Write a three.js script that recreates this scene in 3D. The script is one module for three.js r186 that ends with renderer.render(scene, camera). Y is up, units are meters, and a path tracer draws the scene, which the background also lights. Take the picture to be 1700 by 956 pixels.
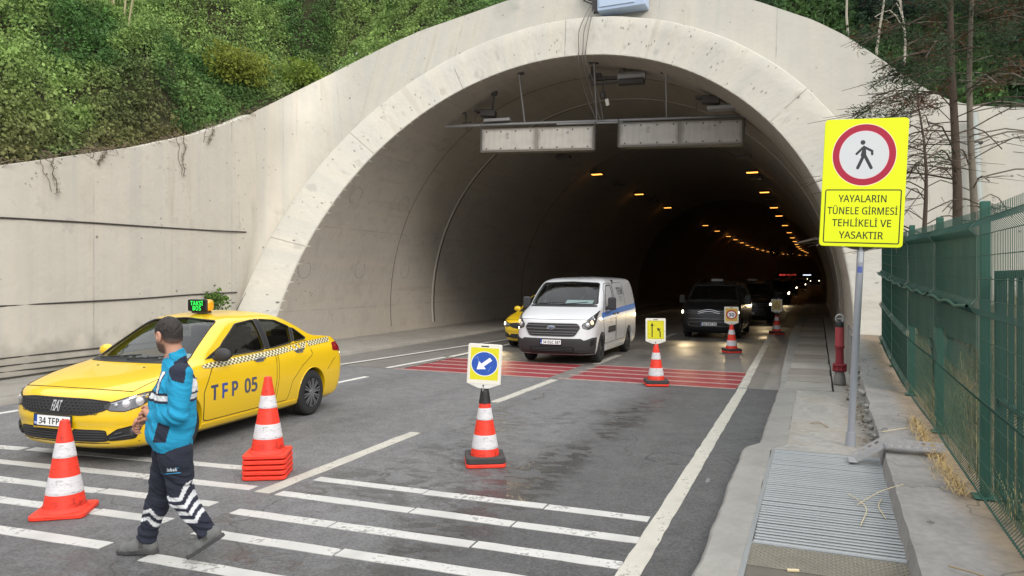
import * as THREE from 'three';
import { mergeGeometries, mergeVertices, toCreasedNormals } from 'three/addons/utils/BufferGeometryUtils.js';
import { RoundedBoxGeometry } from 'three/addons/geometries/RoundedBoxGeometry.js';
import { MarchingCubes } from 'three/addons/objects/MarchingCubes.js';
import { Brush, Evaluator, SUBTRACTION } from 'three-bvh-csg';

// ---------------------------------------------------------------- camera, sky, sun, exposure
// world: x = right across the road, y = up, z = -t where t runs along the road into the tunnel
const scene = new THREE.Scene();
const YAW = Math.atan(507 / 1200);
const camera = new THREE.PerspectiveCamera(2 * Math.atan(478 / 1200) * 180 / Math.PI, 1024 / 576, 0.05, 3000);
camera.position.set(0, 2, 0);
camera.rotation.y = YAW;
camera.setViewOffset(1024, 576, 0, 9.64, 1024, 576);
camera.updateProjectionMatrix();
scene.add(camera);

const renderer = new THREE.WebGLRenderer({ antialias: true });
renderer.toneMapping = THREE.LinearToneMapping;
renderer.toneMappingExposure = 1.15;
renderer.shadowMap.enabled = true;
renderer.setSize(1024, 576);

{ // overcast sky: bright zenith, paler towards the horizon, faint cloud mottling
  const W = 256, H = 128, d = new Float32Array(W * H * 4);
  for (let j = 0; j < H; j++) for (let i = 0; i < W; i++) {
    const el = (j + 0.5) / H * Math.PI - Math.PI / 2, az = i / W * Math.PI * 2;
    const s = Math.max(0, Math.sin(el));
    let v = 1.75 * (1 + 1.3 * s) / 2.3;
    v *= 1 + 0.08 * Math.sin(az * 3 + 4 * s) * Math.sin(az * 5 - 3 * s + 1) * Math.cos(el) + 0.05 * Math.sin(az * 11 + 9 * s);
    if (el < 0) v *= 0.5;
    const k = (j * W + i) * 4;
    d[k] = v * 0.985; d[k + 1] = v; d[k + 2] = v * 1.03; d[k + 3] = 1;
  }
  const sky = new THREE.DataTexture(d, W, H, THREE.RGBAFormat, THREE.FloatType);
  sky.mapping = THREE.EquirectangularReflectionMapping; sky.magFilter = THREE.LinearFilter; sky.needsUpdate = true;
  scene.background = sky; scene.environment = sky;
}
const sun = new THREE.DirectionalLight(0xfff6ec, 1.9);
sun.position.set(36, 38, 24); sun.target.position.set(-6, 0, -10);
sun.castShadow = true; sun.shadow.radius = 45;
Object.assign(sun.shadow.camera, { left: -50, right: 50, top: 50, bottom: -50, near: 1, far: 160 });
scene.add(sun, sun.target);

// ---------------------------------------------------------------- helpers
const PI = Math.PI, V3 = (x, y, z) => new THREE.Vector3(x, y, z);
const P = (L, y, t) => new THREE.Vector3(L, y, -t);                       // road coordinates to world
function rng(a) { return () => { a |= 0; a = a + 0x6D2B79F5 | 0; let t = Math.imul(a ^ a >>> 15, 1 | a); t = t + Math.imul(t ^ t >>> 7, 61 | t) ^ t; return ((t ^ t >>> 14) >>> 0) / 4294967296; }; }
const clamp = (x, a = 0, b = 1) => Math.min(b, Math.max(a, x)), lerp = (a, b, t) => a + (b - a) * t;
const sstep = (a, b, x) => { const t = clamp((x - a) / (b - a)); return t * t * (3 - 2 * t); };
function interp(x, xs, ys) { if (x <= xs[0]) return ys[0]; for (let i = 1; i < xs.length; i++) if (x <= xs[i]) return lerp(ys[i - 1], ys[i], (x - xs[i - 1]) / (xs[i] - xs[i - 1])); return ys[ys.length - 1]; }
function hash(x, y, s) { let h = Math.imul(x, 374761393) + Math.imul(y, 668265263) + Math.imul(s, 1274126177) | 0; h = Math.imul(h ^ h >>> 13, 1274126177); h ^= h >>> 16; return (h >>> 0) / 4294967296; }
function vnoise(x, y, s = 0, per = 0) {
  let xi = Math.floor(x), yi = Math.floor(y); const fx = x - xi, fy = y - yi, u = fx * fx * (3 - 2 * fx), v = fy * fy * (3 - 2 * fy);
  const w = per ? (a) => ((a % per) + per) % per : (a) => a;
  return lerp(lerp(hash(w(xi), w(yi), s), hash(w(xi + 1), w(yi), s), u), lerp(hash(w(xi), w(yi + 1), s), hash(w(xi + 1), w(yi + 1), s), u), v);
}
function fbm(x, y, o = 4, s = 0, per = 0) { let a = 0.5, r = 0, n = 0; for (let i = 0; i < o; i++) { r += a * vnoise(x, y, s + i, per); n += a; a *= 0.5; x *= 2; y *= 2; per *= 2; } return r / n; }
const toS = (v) => { v = clamp(v); return 255 * (v <= 0.0031308 ? v * 12.92 : 1.055 * Math.pow(v, 1 / 2.4) - 0.055); };
function tex(w, h, fn, srgb = true) {      // fn(u, v, x, y) -> [r, g, b] linear, or a number
  const d = new Uint8Array(w * h * 4);
  for (let y = 0; y < h; y++) for (let x = 0; x < w; x++) {
    const c = fn((x + 0.5) / w, (y + 0.5) / h, x, y), k = (y * w + x) * 4;
    if (typeof c === 'number') d[k] = d[k + 1] = d[k + 2] = srgb ? toS(c) : 255 * clamp(c);
    else for (let i = 0; i < 3; i++) d[k + i] = srgb ? toS(c[i]) : 255 * clamp(c[i]);
    d[k + 3] = 255;
  }
  const t = new THREE.DataTexture(d, w, h); t.wrapS = t.wrapT = THREE.RepeatWrapping; t.magFilter = THREE.LinearFilter; t.minFilter = THREE.LinearMipmapLinearFilter; t.generateMipmaps = true;
  if (srgb) t.colorSpace = THREE.SRGBColorSpace; t.needsUpdate = true; return t;
}
function canvasTex(w, h, draw) { const c = document.createElement('canvas'); c.width = w; c.height = h; draw(c.getContext('2d'), w, h); const t = new THREE.CanvasTexture(c); t.colorSpace = THREE.SRGBColorSpace; t.anisotropy = 8; return t; }
const lin = (r, g, b) => new THREE.Color().setRGB(r, g, b);
function mat(c, rough = 0.8, o = {}) { return new THREE.MeshStandardMaterial({ color: c.isColor ? c : Array.isArray(c) ? lin(...c) : new THREE.Color(c), roughness: rough, ...o }); }
function pmat(c, rough = 0.5, o = {}) { return new THREE.MeshPhysicalMaterial({ color: c.isColor ? c : Array.isArray(c) ? lin(...c) : new THREE.Color(c), roughness: rough, ...o }); }

const used = {};
function numbered(n) { const k = used[n] = (used[n] ?? -1) + 1; return k ? `${n}_${String(k).padStart(3, '0')}` : n; }
function tag(o, label, category, group, kind) { o.userData = {}; if (label) o.userData.label = label; if (category) o.userData.category = category; if (group) o.userData.group = group; if (kind) o.userData.kind = kind; return o; }
function thing(name, label, category, pos = [0, 0, 0], turn = 0, group) { const o = new THREE.Group(); o.name = numbered(name); scene.add(o); o.position.set(...pos); o.rotation.y = turn; return tag(o, label, category, group); }
function shade(o) { o.traverse(m => { if (m.isMesh) { m.castShadow = m.receiveShadow = true; } }); return o; }
function part(name, geo, material, parent, label) { const m = new THREE.Mesh(geo, material); m.name = name; m.castShadow = m.receiveShadow = true; parent.add(m); if (label) m.userData.label = label; return m; }
const split = l => l; function parts(name, list, material, parent, label) { return list.map(g => part(name, g, material, parent, label)); }
function single(name, geo, material, label, category, group) { const m = part(numbered(name), geo, material, scene); return tag(m, label, category, group); }
function struct(name, geo, material, parent) { const m = part(parent ? name : numbered(name), geo, material, parent || scene); if (!parent) m.userData = { kind: 'structure' }; return m; }
function structGroup(name) { const o = new THREE.Group(); o.name = numbered(name); scene.add(o); o.userData = { kind: 'structure' }; return o; }
function dup(src, pos, turn, label, group) { const r = src.clone(); r.name = numbered(src.name.replace(/_\d{3}$/, '')); scene.add(r); r.position.set(...pos); if (turn !== undefined) r.rotation.y = turn; r.userData = { ...src.userData }; if (label) r.userData.label = label; if (group) r.userData.group = group; return r; }
function norm(g) { g = g.index ? g.toNonIndexed() : g; for (const k of Object.keys(g.attributes)) if (!['position', 'normal', 'uv'].includes(k)) g.deleteAttribute(k); if (!g.attributes.normal) g.computeVertexNormals(); if (!g.attributes.uv) g.setAttribute('uv', new THREE.BufferAttribute(new Float32Array(g.attributes.position.count * 2), 2)); return g; }
function merge(list) { return list.length === 1 ? list[0] : mergeGeometries(list.map(norm)); }
function grid(nu, nv, fn, uvfn) {          // fn(u, v) -> Vector3 ; smooth normals
  const p = [], uv = [], ix = [];
  for (let j = 0; j <= nv; j++) for (let i = 0; i <= nu; i++) { const q = fn(i / nu, j / nv); p.push(q.x, q.y, q.z); const w = uvfn ? uvfn(i / nu, j / nv, q) : [i / nu, j / nv]; uv.push(w[0], w[1]); }
  for (let j = 0; j < nv; j++) for (let i = 0; i < nu; i++) { const a = j * (nu + 1) + i, b = a + 1, c = a + nu + 1, d = c + 1; ix.push(a, b, d, a, d, c); }
  const g = new THREE.BufferGeometry(); g.setAttribute('position', new THREE.Float32BufferAttribute(p, 3)); g.setAttribute('uv', new THREE.Float32BufferAttribute(uv, 2)); g.setIndex(ix); g.computeVertexNormals(); return g;
}
function box(x0, x1, y0, y1, z0, z1) { const g = new THREE.BoxGeometry(Math.abs(x1 - x0), Math.abs(y1 - y0), Math.abs(z1 - z0)); g.translate((x0 + x1) / 2, (y0 + y1) / 2, (z0 + z1) / 2); return g; }
function rbox(w, h, d, r, x = 0, y = 0, z = 0, seg = 2) { const g = new RoundedBoxGeometry(w, h, d, seg, Math.min(r, w / 2 - 1e-4, h / 2 - 1e-4, d / 2 - 1e-4)); g.translate(x, y, z); return g; }
function tube(pts, r, seg = 0, rs = 7) { const c = new THREE.CatmullRomCurve3(pts, false, 'centripetal'); return new THREE.TubeGeometry(c, seg || Math.max(2, pts.length * 4), r, rs, false); }
function rod(a, b, r0, r1 = r0, rs = 10) { const d = b.clone().sub(a), g = new THREE.CylinderGeometry(r1, r0, d.length(), rs, 1); g.translate(0, d.length() / 2, 0); g.applyQuaternion(new THREE.Quaternion().setFromUnitVectors(V3(0, 1, 0), d.normalize())); g.translate(a.x, a.y, a.z); return g; }
function lathe(pts, seg = 32) { return new THREE.LatheGeometry(pts.map(p => new THREE.Vector2(p[0], p[1])), seg); }
function boxUV(g, s = 1) { g = norm(g); const p = g.attributes.position, n = g.attributes.normal, uv = g.attributes.uv; for (let i = 0; i < p.count; i++) { const ax = Math.abs(n.getX(i)), ay = Math.abs(n.getY(i)), az = Math.abs(n.getZ(i)), x = p.getX(i), y = p.getY(i), z = p.getZ(i); if (ay >= ax && ay >= az) uv.setXY(i, x * s, z * s); else if (ax >= az) uv.setXY(i, z * s, y * s); else uv.setXY(i, x * s, y * s); } return g; }
function withRepeat(t, x, y) { const c = t.clone(); c.repeat.set(x, y); c.needsUpdate = true; return c; }
// ---------------------------------------------------------------- shared fine textures
const grainBump = tex(512, 512, (u, v) => 0.55 * hash(Math.floor(u * 512), Math.floor(v * 512), 3) + 0.45 * fbm(u * 64, v * 64, 2, 5, 64), false);
const roughBump = tex(512, 512, (u, v) => 0.7 * fbm(u * 12, v * 12, 5, 9, 12) + 0.3 * hash(Math.floor(u * 512), Math.floor(v * 512), 4), false);
const concreteTex = tex(512, 512, (u, v) => { const a = fbm(u * 6, v * 6, 5, 31, 6), b = fbm(u * 40, v * 40, 2, 37, 40); const k = 0.78 + 0.34 * a + 0.12 * (b - 0.5); return [k * 0.40, k * 0.39, k * 0.36]; });

// ---------------------------------------------------------------- tunnel frame
const D0 = 15.5, RAKE = 0.48, AX = -6.6, AY = 1.03, RIN = 7.26, ROUT = 8.36;
const bendX = t => t > 118 ? (t - 118) ** 2 / 1500 : 0, bendY = t => t > 110 ? (t - 110) ** 2 / 9000 : 0;
const T = (L, y, t) => P(L + bendX(t), y + bendY(t), t);                  // follows the tunnel's far bend
const wallL = t => interp(t, [-12, 9, 15.5, 20.5, 24], [-14.0, -14.0, -15.1, -15.6, -15.7]);
const wingTop = t => interp(t, [-12, 0, 8.7, 9.95, 12.1, 14.2, 15.7, 16.8, 17.4, 19, 21.2, 24], [2.4, 2.9, 4.1, 4.45, 5.06, 5.78, 6.42, 6.98, 7.3, 8.15, 9.35, 10]);
const headTop = L => interp(L, [-16.5, -15.9, -14.55, -13.8, -12.6, -11.7, -10.05, -8.87, -7, -5, -3.2, -1.53, -0.06, 0.59, 1.22, 2.11, 2.67, 3.11, 4, 14], [8.0, 8.3, 8.88, 9.21, 9.69, 9.99, 10.35, 10.62, 10.75, 10.55, 10.1, 9.31, 8.43, 7.91, 7.28, 6.35, 5.9, 5.73, 5.58, 5.3]);
const ledgeY = t => interp(t, [-3, 5, 8.5, 10.5, 11.9, 14, 15.5, 18], [0.26, 0.26, 0.262, 0.31, 0.39, 0.62, 0.88, 0.95]);

// ---------------------------------------------------------------- ground and road
struct('ground', new THREE.PlaneGeometry(1600, 1600).rotateX(-PI / 2).translate(0, -0.12, 0), mat([0.11, 0.105, 0.095], 0.95));

const AW = 13, AH = 26;                    // metres covered by the road's own map: L -12..1, t -2..24
const wet = (L, t) => {                    // 0 dry .. 1 wet: fine scales of damp that thicken where water has run
  const n = fbm(L * 0.9 + t * 0.3, t * 1.0, 3, 71), w = fbm(L * 3 + 5, t * 3, 2, 73) * 1.6, m = fbm(L * 7 + w, t * 12 + w, 4, 77);
  const lane = sstep(-5.2, -4.2, L + 0.3 * (n - 0.5)) * (1 - sstep(-2.7, -1.7, L + 0.5 * (n - 0.5))) * (1 - sstep(9.5, 13, t)) * sstep(-2, 3, t), front = (1 - sstep(3.6, 5.2, t + n)) * sstep(-8.5, -6.5, L);
  const track = Math.exp(-(((L + 2.6 - 0.04 * (t - 7)) / 0.28) ** 2)) * (1 - sstep(11, 15, t));
  const k = clamp(0.8 * lane * sstep(0.3, 0.6, n) + 0.6 * front + 0.6 * track, 0, 1);
  return k * (0.3 + 0.7 * sstep(0.62 - 0.22 * k, 0.72 - 0.2 * k, m)) * sstep(0.05, 0.3, k);
};
const tAsphalt = tex(1024, 2048, (u, v) => {
  const L = u * AW - 12, t = v * AH - 2;
  const f = fbm(L * 0.9, t * 0.35, 4, 11), g = fbm(L * 7, t * 7, 4, 13), s = hash(Math.floor(u * 1024), Math.floor(v * 2048), 15);
  let k = 0.14 + 0.035 * (f - 0.5) + 0.06 * (g - 0.5) + 0.09 * (s - 0.5);
  k *= lerp(1.1, 0.62, sstep(-3.4, -2.3, L + 0.25 * (f - 0.5)));           // newer, darker lane on the right
  k *= lerp(0.82, 1, sstep(3.4, 6, t + 2 * (f - 0.5)));
  k *= 1 - 0.16 * Math.exp(-(((L + 7.8) / 0.5) ** 2)) - 0.1 * Math.exp(-(((L + 6.0) / 0.4) ** 2));
  k *= 1 - 0.45 * wet(L, t);
  const crack = Math.abs(fbm(L * 0.8 + 3, t * 0.8, 4, 19) - 0.5); if (crack < 0.004 && vnoise(L * 0.7, t * 0.7, 23) > 0.55) k *= 0.55;
  if (L > -1.05 && vnoise(L * 9, t * 3, 29) > 0.78 && t > 7 && t < 8.8) k = lerp(k, 0.3, 0.5);   // paint splashes by the kerb
  return [k, k * 1.0, k * 1.01];
});
const rAsphalt = tex(512, 1024, (u, v) => { const L = u * AW - 12, t = v * AH - 2; return lerp(0.78 + 0.12 * fbm(L * 4, t * 4, 3, 41), 0.27, wet(L, t)) - 0.1 * Math.exp(-(((L + 2.6) / 1.2) ** 2)); }, false);
const road = structGroup('road');
const mAsphalt = mat(0xffffff, 1, { map: tAsphalt, roughnessMap: rAsphalt, bumpMap: withRepeat(grainBump, AW / 0.9, AH / 0.9), bumpScale: 0.006 });
part('asphalt', grid(26, 52, (u, v) => P(-12 + u * AW, 0, -2 + v * 15.75 ), (u, v) => [u, v * 15.75 / AH]), mAsphalt, road);
const mFarAsphalt = mat([0.1, 0.1, 0.101], 0.9, { bumpMap: withRepeat(grainBump, 300, 300), bumpScale: 0.005 });
part('asphalt', grid(1, 1, (u, v) => P(-12 + u * 13, 0, -60 + v * 58)), mFarAsphalt, road);

// tunnel roadway: paler, brownish concrete with tyre polish and drips
const tDeck = tex(1024, 1024, (u, v) => {
  const L = u * 12 - 11.3, t = 13.75 + v * 30, f = fbm(L * 1.2, t * 0.3, 4, 51), g = fbm(L * 8, t * 3, 3, 53);
  let k = 0.165 + 0.06 * (f - 0.5) + 0.05 * (g - 0.5);
  for (const c of [-7.6, -5.9, -4.0, -2.3]) k *= 1 - 0.2 * Math.exp(-(((L - c) / 0.38) ** 2));
  if (L > -0.9) k *= 1.25;
  return [k * 1.05, k, k * 0.92];
});
const mDeck = mat(0xffffff, 0.42, { map: tDeck, bumpMap: withRepeat(roughBump, 12, 30), bumpScale: 0.004, roughnessMap: tex(256, 256, (u, v) => 0.55 + 0.75 * (fbm(u * 10, v * 20, 4, 57, 10) - 0.3), false) });
mDeck.roughness = 0.75;
const deck = structGroup('roadway');
part('concrete_deck', grid(8, 60, (u, v) => T(-11.3 + u * 12, 0.002, 13.75 + v * v * 306.25), (u, v, q) => [u, v * v * 306.25 / 30]), mDeck, deck);

// painted and taped markings: each piece a thin slab on the road
const tPaint = tex(512, 512, (u, v) => { const a = fbm(u * 5, v * 5, 5, 61, 5), b = fbm(u * 60, v * 60, 2, 63, 60); let k = 0.62 + 0.22 * (a - 0.5); k *= 1 - 0.5 * sstep(0.62, 0.72, 0.5 * a + 0.5 * b); return [k, k * 0.985, k * 0.93]; });
const mPaint = mat(0xffffff, 0.75, { map: tPaint, bumpMap: withRepeat(grainBump, 2, 2), bumpScale: 0.004 });
const mPaintOld = mat([0.76, 0.745, 0.69], 0.8, { map: tPaint, bumpMap: withRepeat(grainBump, 2, 2), bumpScale: 0.004 });
const mTape = mat([0.8, 0.81, 0.82], 0.5, { map: tPaint });
function strip(L0, t0, L1, t1, w, y = 0.004, n = 1, wob = 0, seed = 1) {   // a thin slab along the ground from one end to the other
  const a = V3(L0, 0, -t0), b = V3(L1, 0, -t1), d = b.clone().sub(a), len = d.length(); d.normalize(); const s = V3(-d.z, 0, d.x);
  const edge = (u, q) => { const k = wob ? (vnoise(u * len * 6, q, seed) - 0.5) * wob : 0; return a.clone().addScaledVector(d, u * len).addScaledVector(s, (q ? 1 : -1) * w / 2 + k); };
  const top = grid(n, 1, (u, v) => edge(u, v).setY(y), (u, v) => [u * len * 0.8 + seed * 0.37, v * w * 0.8 + seed * 0.21]);
  const e1 = grid(n, 1, (u, v) => edge(u, 0).setY(v * y)), e2 = grid(n, 1, (u, v) => edge(u, 1).setY((1 - v) * y));
  const c1 = grid(1, 1, (u, v) => edge(0, u).setY(v * y)), c2 = grid(1, 1, (u, v) => edge(1, u).setY(v * y));
  return merge([top, e1, e2, c1, c2]);
}
{
  const r = rng(5);
  const bars = [[-8.5, 5.62, -5.5, 5.93], [-8.6, 5.06, -4.94, 5.40], [-8.6, 4.56, -4.91, 4.87], [-8.6, 4.07, -4.91, 4.38], [-8.6, 3.5, -4.89, 3.8],
    [-4.60, 5.88, -1.28, 5.97], [-4.62, 5.35, -1.25, 5.45], [-4.61, 4.80, -1.25, 4.93], [-4.52, 4.30, -1.25, 4.45], [-4.44, 3.76, -1.25, 3.93], [-4.4, 3.2, -1.25, 3.4], [-9.2, 5.50, -8.56, 5.58]];
  bars.forEach(([L0, t0, L1, t1], k) => {
    const bar = new THREE.Group(); bar.name = 'transverse_bar'; road.add(bar);
    const cuts = [0]; let x = 0; const len = L1 - L0; while (x < len - 0.9) { x += 0.75 + r() * 0.75; if (x < len - 0.45) cuts.push(x / len); } cuts.push(1);
    for (let i = 0; i < cuts.length - 1; i++) {
      const a = cuts[i] + (i ? 0.008 / len : 0), b = cuts[i + 1] - 0.008 / len, j = (r() - 0.5) * 0.02;
      part('tape_piece', strip(lerp(L0, L1, a), lerp(t0, t1, a) + j, lerp(L0, L1, b), lerp(t0, t1, b) + j + (r() - 0.5) * 0.02, 0.136, 0.004 + 0.001 * (i % 2), 8, 0.012, k * 7 + i), mTape, bar);
    }
  });
  for (const [a, b, La, Lb] of [[5.3, 8.15, -4.77, -4.8], [10.62, 13.45, -4.8, -4.78]]) part('lane_line', strip(La, a, Lb, b, 0.16, 0.0045, 24, 0.016, a * 3), mPaintOld, road);
  part('edge_line', strip(-1.12, -2, -1.25, 13.7, 0.155, 0.0045, 90, 0.014, 9), mPaintOld, road);
  part('edge_line', strip(-8.52, 8.3, -8.45, 12.4, 0.12, 0.0045, 16, 0.02, 10), mPaint, road);
  part('edge_line', strip(-11.3, 2.5, -11.1, 8.5, 0.12, 0.0045, 16, 0.02, 12), mPaint, road);
  for (let i = 0; i < 6; i++) part('lane_line', strip(-4.76, 15.2 + i * 8 + (i ? 0 : 1.1), -4.76, 18.4 + i * 8, 0.16, 0.0065, 12, 0.02, 20 + i), mPaintOld, deck);
  part('edge_line', strip(-1.26, 13.78, -1.45, 24, 0.155, 0.0065, 24, 0.015, 31), mPaintOld, deck);
  part('edge_line', strip(-1.45, 24.02, -1.5, 70, 0.18, 0.0065, 24, 0.02, 32), mPaintOld, deck);
  part('edge_line', strip(-8.62, 16.4, -8.6, 60, 0.14, 0.0065, 24, 0.02, 33), mPaint, deck);
  part('edge_line', strip(-8.85, 13.8, -8.7, 16.2, 0.12, 0.0065, 12, 0.02, 34), mPaint, deck);
  part('edge_line', strip(-10.2, 13.8, -9.3, 22, 0.09, 0.0065, 20, 0.02, 35), mPaint, deck);
  part('joint_seam', strip(-10.05, 13.8, -9.12, 22, 0.05, 0.0055, 20, 0.02, 36), mat([0.03, 0.03, 0.03], 0.8), deck);
  part('joint_seam', strip(-8.45, 13.9, -8.4, 22, 0.05, 0.0055, 20, 0.03, 37), mat([0.03, 0.03, 0.03], 0.8), deck);
  const tRed = tex(512, 512, (u, v) => { const a = fbm(u * 5, v * 5, 5, 81, 5), b = fbm(u * 30, v * 60, 3, 83, 30); const w = sstep(0.56, 0.72, 0.55 * a + 0.45 * b); return [lerp(0.27, 0.2, w), lerp(0.03, 0.13, w), lerp(0.04, 0.11, w)]; });
  const mRed = mat(0xffffff, 0.5, { map: tRed }), mPink = mat([0.62, 0.42, 0.40], 0.6, { map: tPaint });
  for (const [La, Lb, off] of [[-8.42, -4.98, 0], [-4.58, -1.36, -0.04]]) for (let i = 0; i < 4; i++) {
    const t = 13.93 + off + i * 0.6;
    part('red_strip', strip(La, t + 0.08, Lb, t, 0.44, 0.0055, 16, 0.02, 40 + i), mRed, deck);
    part('pale_strip', strip(La - 0.15, t + 0.38, Lb, t + 0.3, 0.11, 0.0055, 16, 0.02, 50 + i), mPink, deck);
    if (!i) part('pale_strip', strip(La - 0.2, t - 0.2, Lb, t - 0.28, 0.09, 0.0055, 16, 0.02, 56), mPink, deck);
  }
}

// ---------------------------------------------------------------- pavements, kerbs, right-hand ledge
const mKerb = mat([0.68, 0.68, 0.68], 0.9, { map: concreteTex, bumpMap: roughBump, bumpScale: 0.012 });
const tWalk = tex(1024, 1024, (u, v) => {       // walkway: greyish, stained brown towards the ledge
  const L = u * 2 - 0.9, t = v * 16, a = fbm(L * 2.5, t * 1.3, 5, 91), b = fbm(L * 18, t * 18, 3, 93); let k = 0.8 + 0.4 * (a - 0.5) + 0.25 * (b - 0.5);
  const d = clamp(sstep(0.05, 0.6, L) * 0.5 + sstep(0.45, 0.62, a) * 0.5); return [k * lerp(0.50, 0.38, d), k * lerp(0.485, 0.335, d), k * lerp(0.45, 0.27, d)];
});
const mWalk = mat(0xffffff, 0.95, { map: tWalk, bumpMap: withRepeat(roughBump, 3, 20), bumpScale: 0.02 });
const walkY = 0.12;
const pavement = structGroup('pavement');
{ // right-hand walkway with its kerb; wider by the grating, then narrower
  const kerbL = t => interp(t, [-3, 4.65, 8.45, 8.75, 12.8, 13.8, 16, 26, 330], [-0.74, -0.74, -0.77, -0.62, -0.62, -0.62, -0.68, -0.85, -0.85]);
  const jag = (t, s) => (fbm(t * 3, s, 3, 95) - 0.5) * 0.03;
  const ts = []; for (let t = -3; t < 14; t += 0.1) ts.push(t); for (let t = 14; t <= 26; t += 1) ts.push(t); for (let t = 30; t <= 320; t += 5) ts.push(t);
  const prof = (t) => { const k = kerbL(t) + (t < 14 ? jag(t, 1) : 0); return [[k - 0.015, -0.02], [k, walkY * 0.75], [k + 0.035, walkY], [k + 0.3, walkY + 0.001]]; };
  part('kerb', grid(ts.length - 1, 3, (u, v) => { const i = Math.round(u * (ts.length - 1)), q = prof(ts[i])[Math.round(v * 3)]; return T(q[0], q[1] + (v > 0.5 ? jag(ts[i] * 2, 4) * 0.2 : 0), ts[i]); }, (u, v, q) => [q.x * 0.8 + q.y, q.z * 0.8]), mKerb, pavement);
  // slab between kerb and ledge: before, and after, the grating pit
  const slab = (t0, t1, n) => grid(n, 12, (u, v) => { const t = lerp(t0, t1, u), k = kerbL(t) + 0.3; return T(lerp(k, 0.7, v), walkY + 0.0005 + (t > 9 && t < 14 ? 0.012 * (fbm(t * 2, v * 3, 3, 97) - 0.5) : 0), t); }, (u, v, q) => [(q.x + 0.9) / 2, -q.z / 16]);
  part('slab', slab(8.47, 13.1, 60), mWalk, pavement);
  part('slab', slab(-3, 4.2, 8), mWalk, pavement);
  const mSlabs = [0, 1, 2].map(i => mat([1, 0.99 - 0.03 * i, 0.97 - 0.05 * i].map(x => x * (0.82 - 0.1 * i)), 0.9, { map: concreteTex, bumpMap: roughBump, bumpScale: 0.015 }));
  const r = rng(77);
  part('channel', grid(1, 1, (u, v) => P(lerp(-0.56, 0.8, v), walkY - 0.06, lerp(13.1, 40, u))), mat([0.03, 0.03, 0.03], 0.9), pavement);
  for (let i = 0; i < 26; i++) { const t0 = 13.14 + i * 1.02, w = rbox(0.76, 0.08, 0.99, 0.012, -0.15 + (r() - 0.5) * 0.02, walkY - 0.035 + r() * 0.008, -(t0 + 0.5)); part('cover_slab', boxUV(w, 0.7), mSlabs[i % 3], pavement); }
  part('slab', boxUV(box(0.26, 0.7, 0, walkY, -13.14, -40), 0.7), mWalk, pavement);
  part('slab', boxUV(box(-0.85, 0.72, 0, walkY, -40.02, -115), 0.7), mSlabs[1], pavement);
}
{ // left-hand pavement
  const kl = t => interp(t, [-20, 9, 14, 330], [-11.9, -11.8, -11.25, -11.25]), n = 60, tt = i => -20 + 340 * Math.pow(i / n, 1.8);
  const pv = structGroup('pavement');
  part('slab', grid(n, 5, (u, v) => { const t = tt(Math.round(u * n)), k = kl(t), q = [[k, -0.02], [k - 0.03, 0.08], [k - 0.1, 0.1], [k - 0.3, 0.102], [k - 1.6, 0.104], [-16.2, 0.106]][Math.round(v * 5)]; return T(q[0], q[1], t); }, (u, v, q) => [q.x * 0.5, q.z * 0.5]), mat([0.72, 0.7, 0.67], 0.9, { map: concreteTex, bumpMap: roughBump, bumpScale: 0.02 }), pv);
}
const tLedge = tex(512, 1024, (u, v) => { const L = u * 1.4 + 0.5, t = v * 16, a = fbm(L * 3, t * 3, 5, 101), b = fbm(L * 25, t * 25, 3, 103); let k = 0.33 * (0.85 + 0.5 * (a - 0.5) + 0.3 * (b - 0.5)); if (Math.abs(fbm(L * 1.5, t * 1.1, 4, 105) - 0.5) < 0.006) k *= 0.6; const e = sstep(1.0, 1.3, L + 0.2 * (a - 0.5)); return [k * lerp(1, 0.9, e), k * lerp(0.97, 0.72, e), k * lerp(0.93, 0.5, e)]; });
const mLedge = mat(0xffffff, 0.92, { map: tLedge, bumpMap: withRepeat(roughBump, 2, 20), bumpScale: 0.02 });
{ // ledge that climbs beside the walkway to the foot of the portal
  const n = 170, edge = t => interp(t, [-3, 5, 8.5, 12, 16], [0.5, 0.54, 0.61, 0.62, 0.6]) + (fbm(t * 2.2, 1, 4, 107) - 0.5) * 0.05;
  const lg = structGroup('ledge');
  part('ledge_top', toCreasedNormals(grid(n, 6, (u, v) => { const t = -3 + 21 * u, L = v === 0 ? edge(t) - 0.03 : v < 0.2 ? edge(t) + 0.02 : lerp(edge(t) + 0.02, 1.5, (v - 1 / 6) * 1.2), y = v === 0 ? 0 : ledgeY(t) - (v < 0.2 ? 0.0 : 0) + 0.015 * (fbm(L * 3, t * 2, 3, 109) - 0.5); return P(L, y, t); }, (u, v, q) => [(q.x - 0.5) / 1.4 + q.y * 0.3, -q.z / 16]), 0.7), mLedge, lg);
}
// stony bank beyond the fence
const tSoil = tex(512, 512, (u, v) => { const a = fbm(u * 6, v * 6, 5, 111, 6), b = fbm(u * 50, v * 50, 3, 113, 50); const k = 0.7 + 0.7 * (a - 0.5) + 0.6 * (b - 0.5); return [0.24 * k, 0.19 * k, 0.125 * k]; });
const bankY = (L, t) => ledgeY(t) - 0.06 + clamp((L - 1.35) / 3) * (0.45 + 0.04 * t) + 0.12 * (fbm(L * 1.5, t * 1.5, 4, 115) - 0.5) * clamp((L - 1.2) * 3);
struct('earth_bank', grid(60, 90, (u, v) => { const L = 1.2 + 16 * u * u, t = -6 + 27 * v; return P(L, bankY(L, t), t); }, (u, v, q) => [q.x * 0.4, q.z * 0.4]), mat(0xffffff, 1, { map: tSoil, bumpMap: roughBump, bumpScale: 0.03 }));

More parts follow.
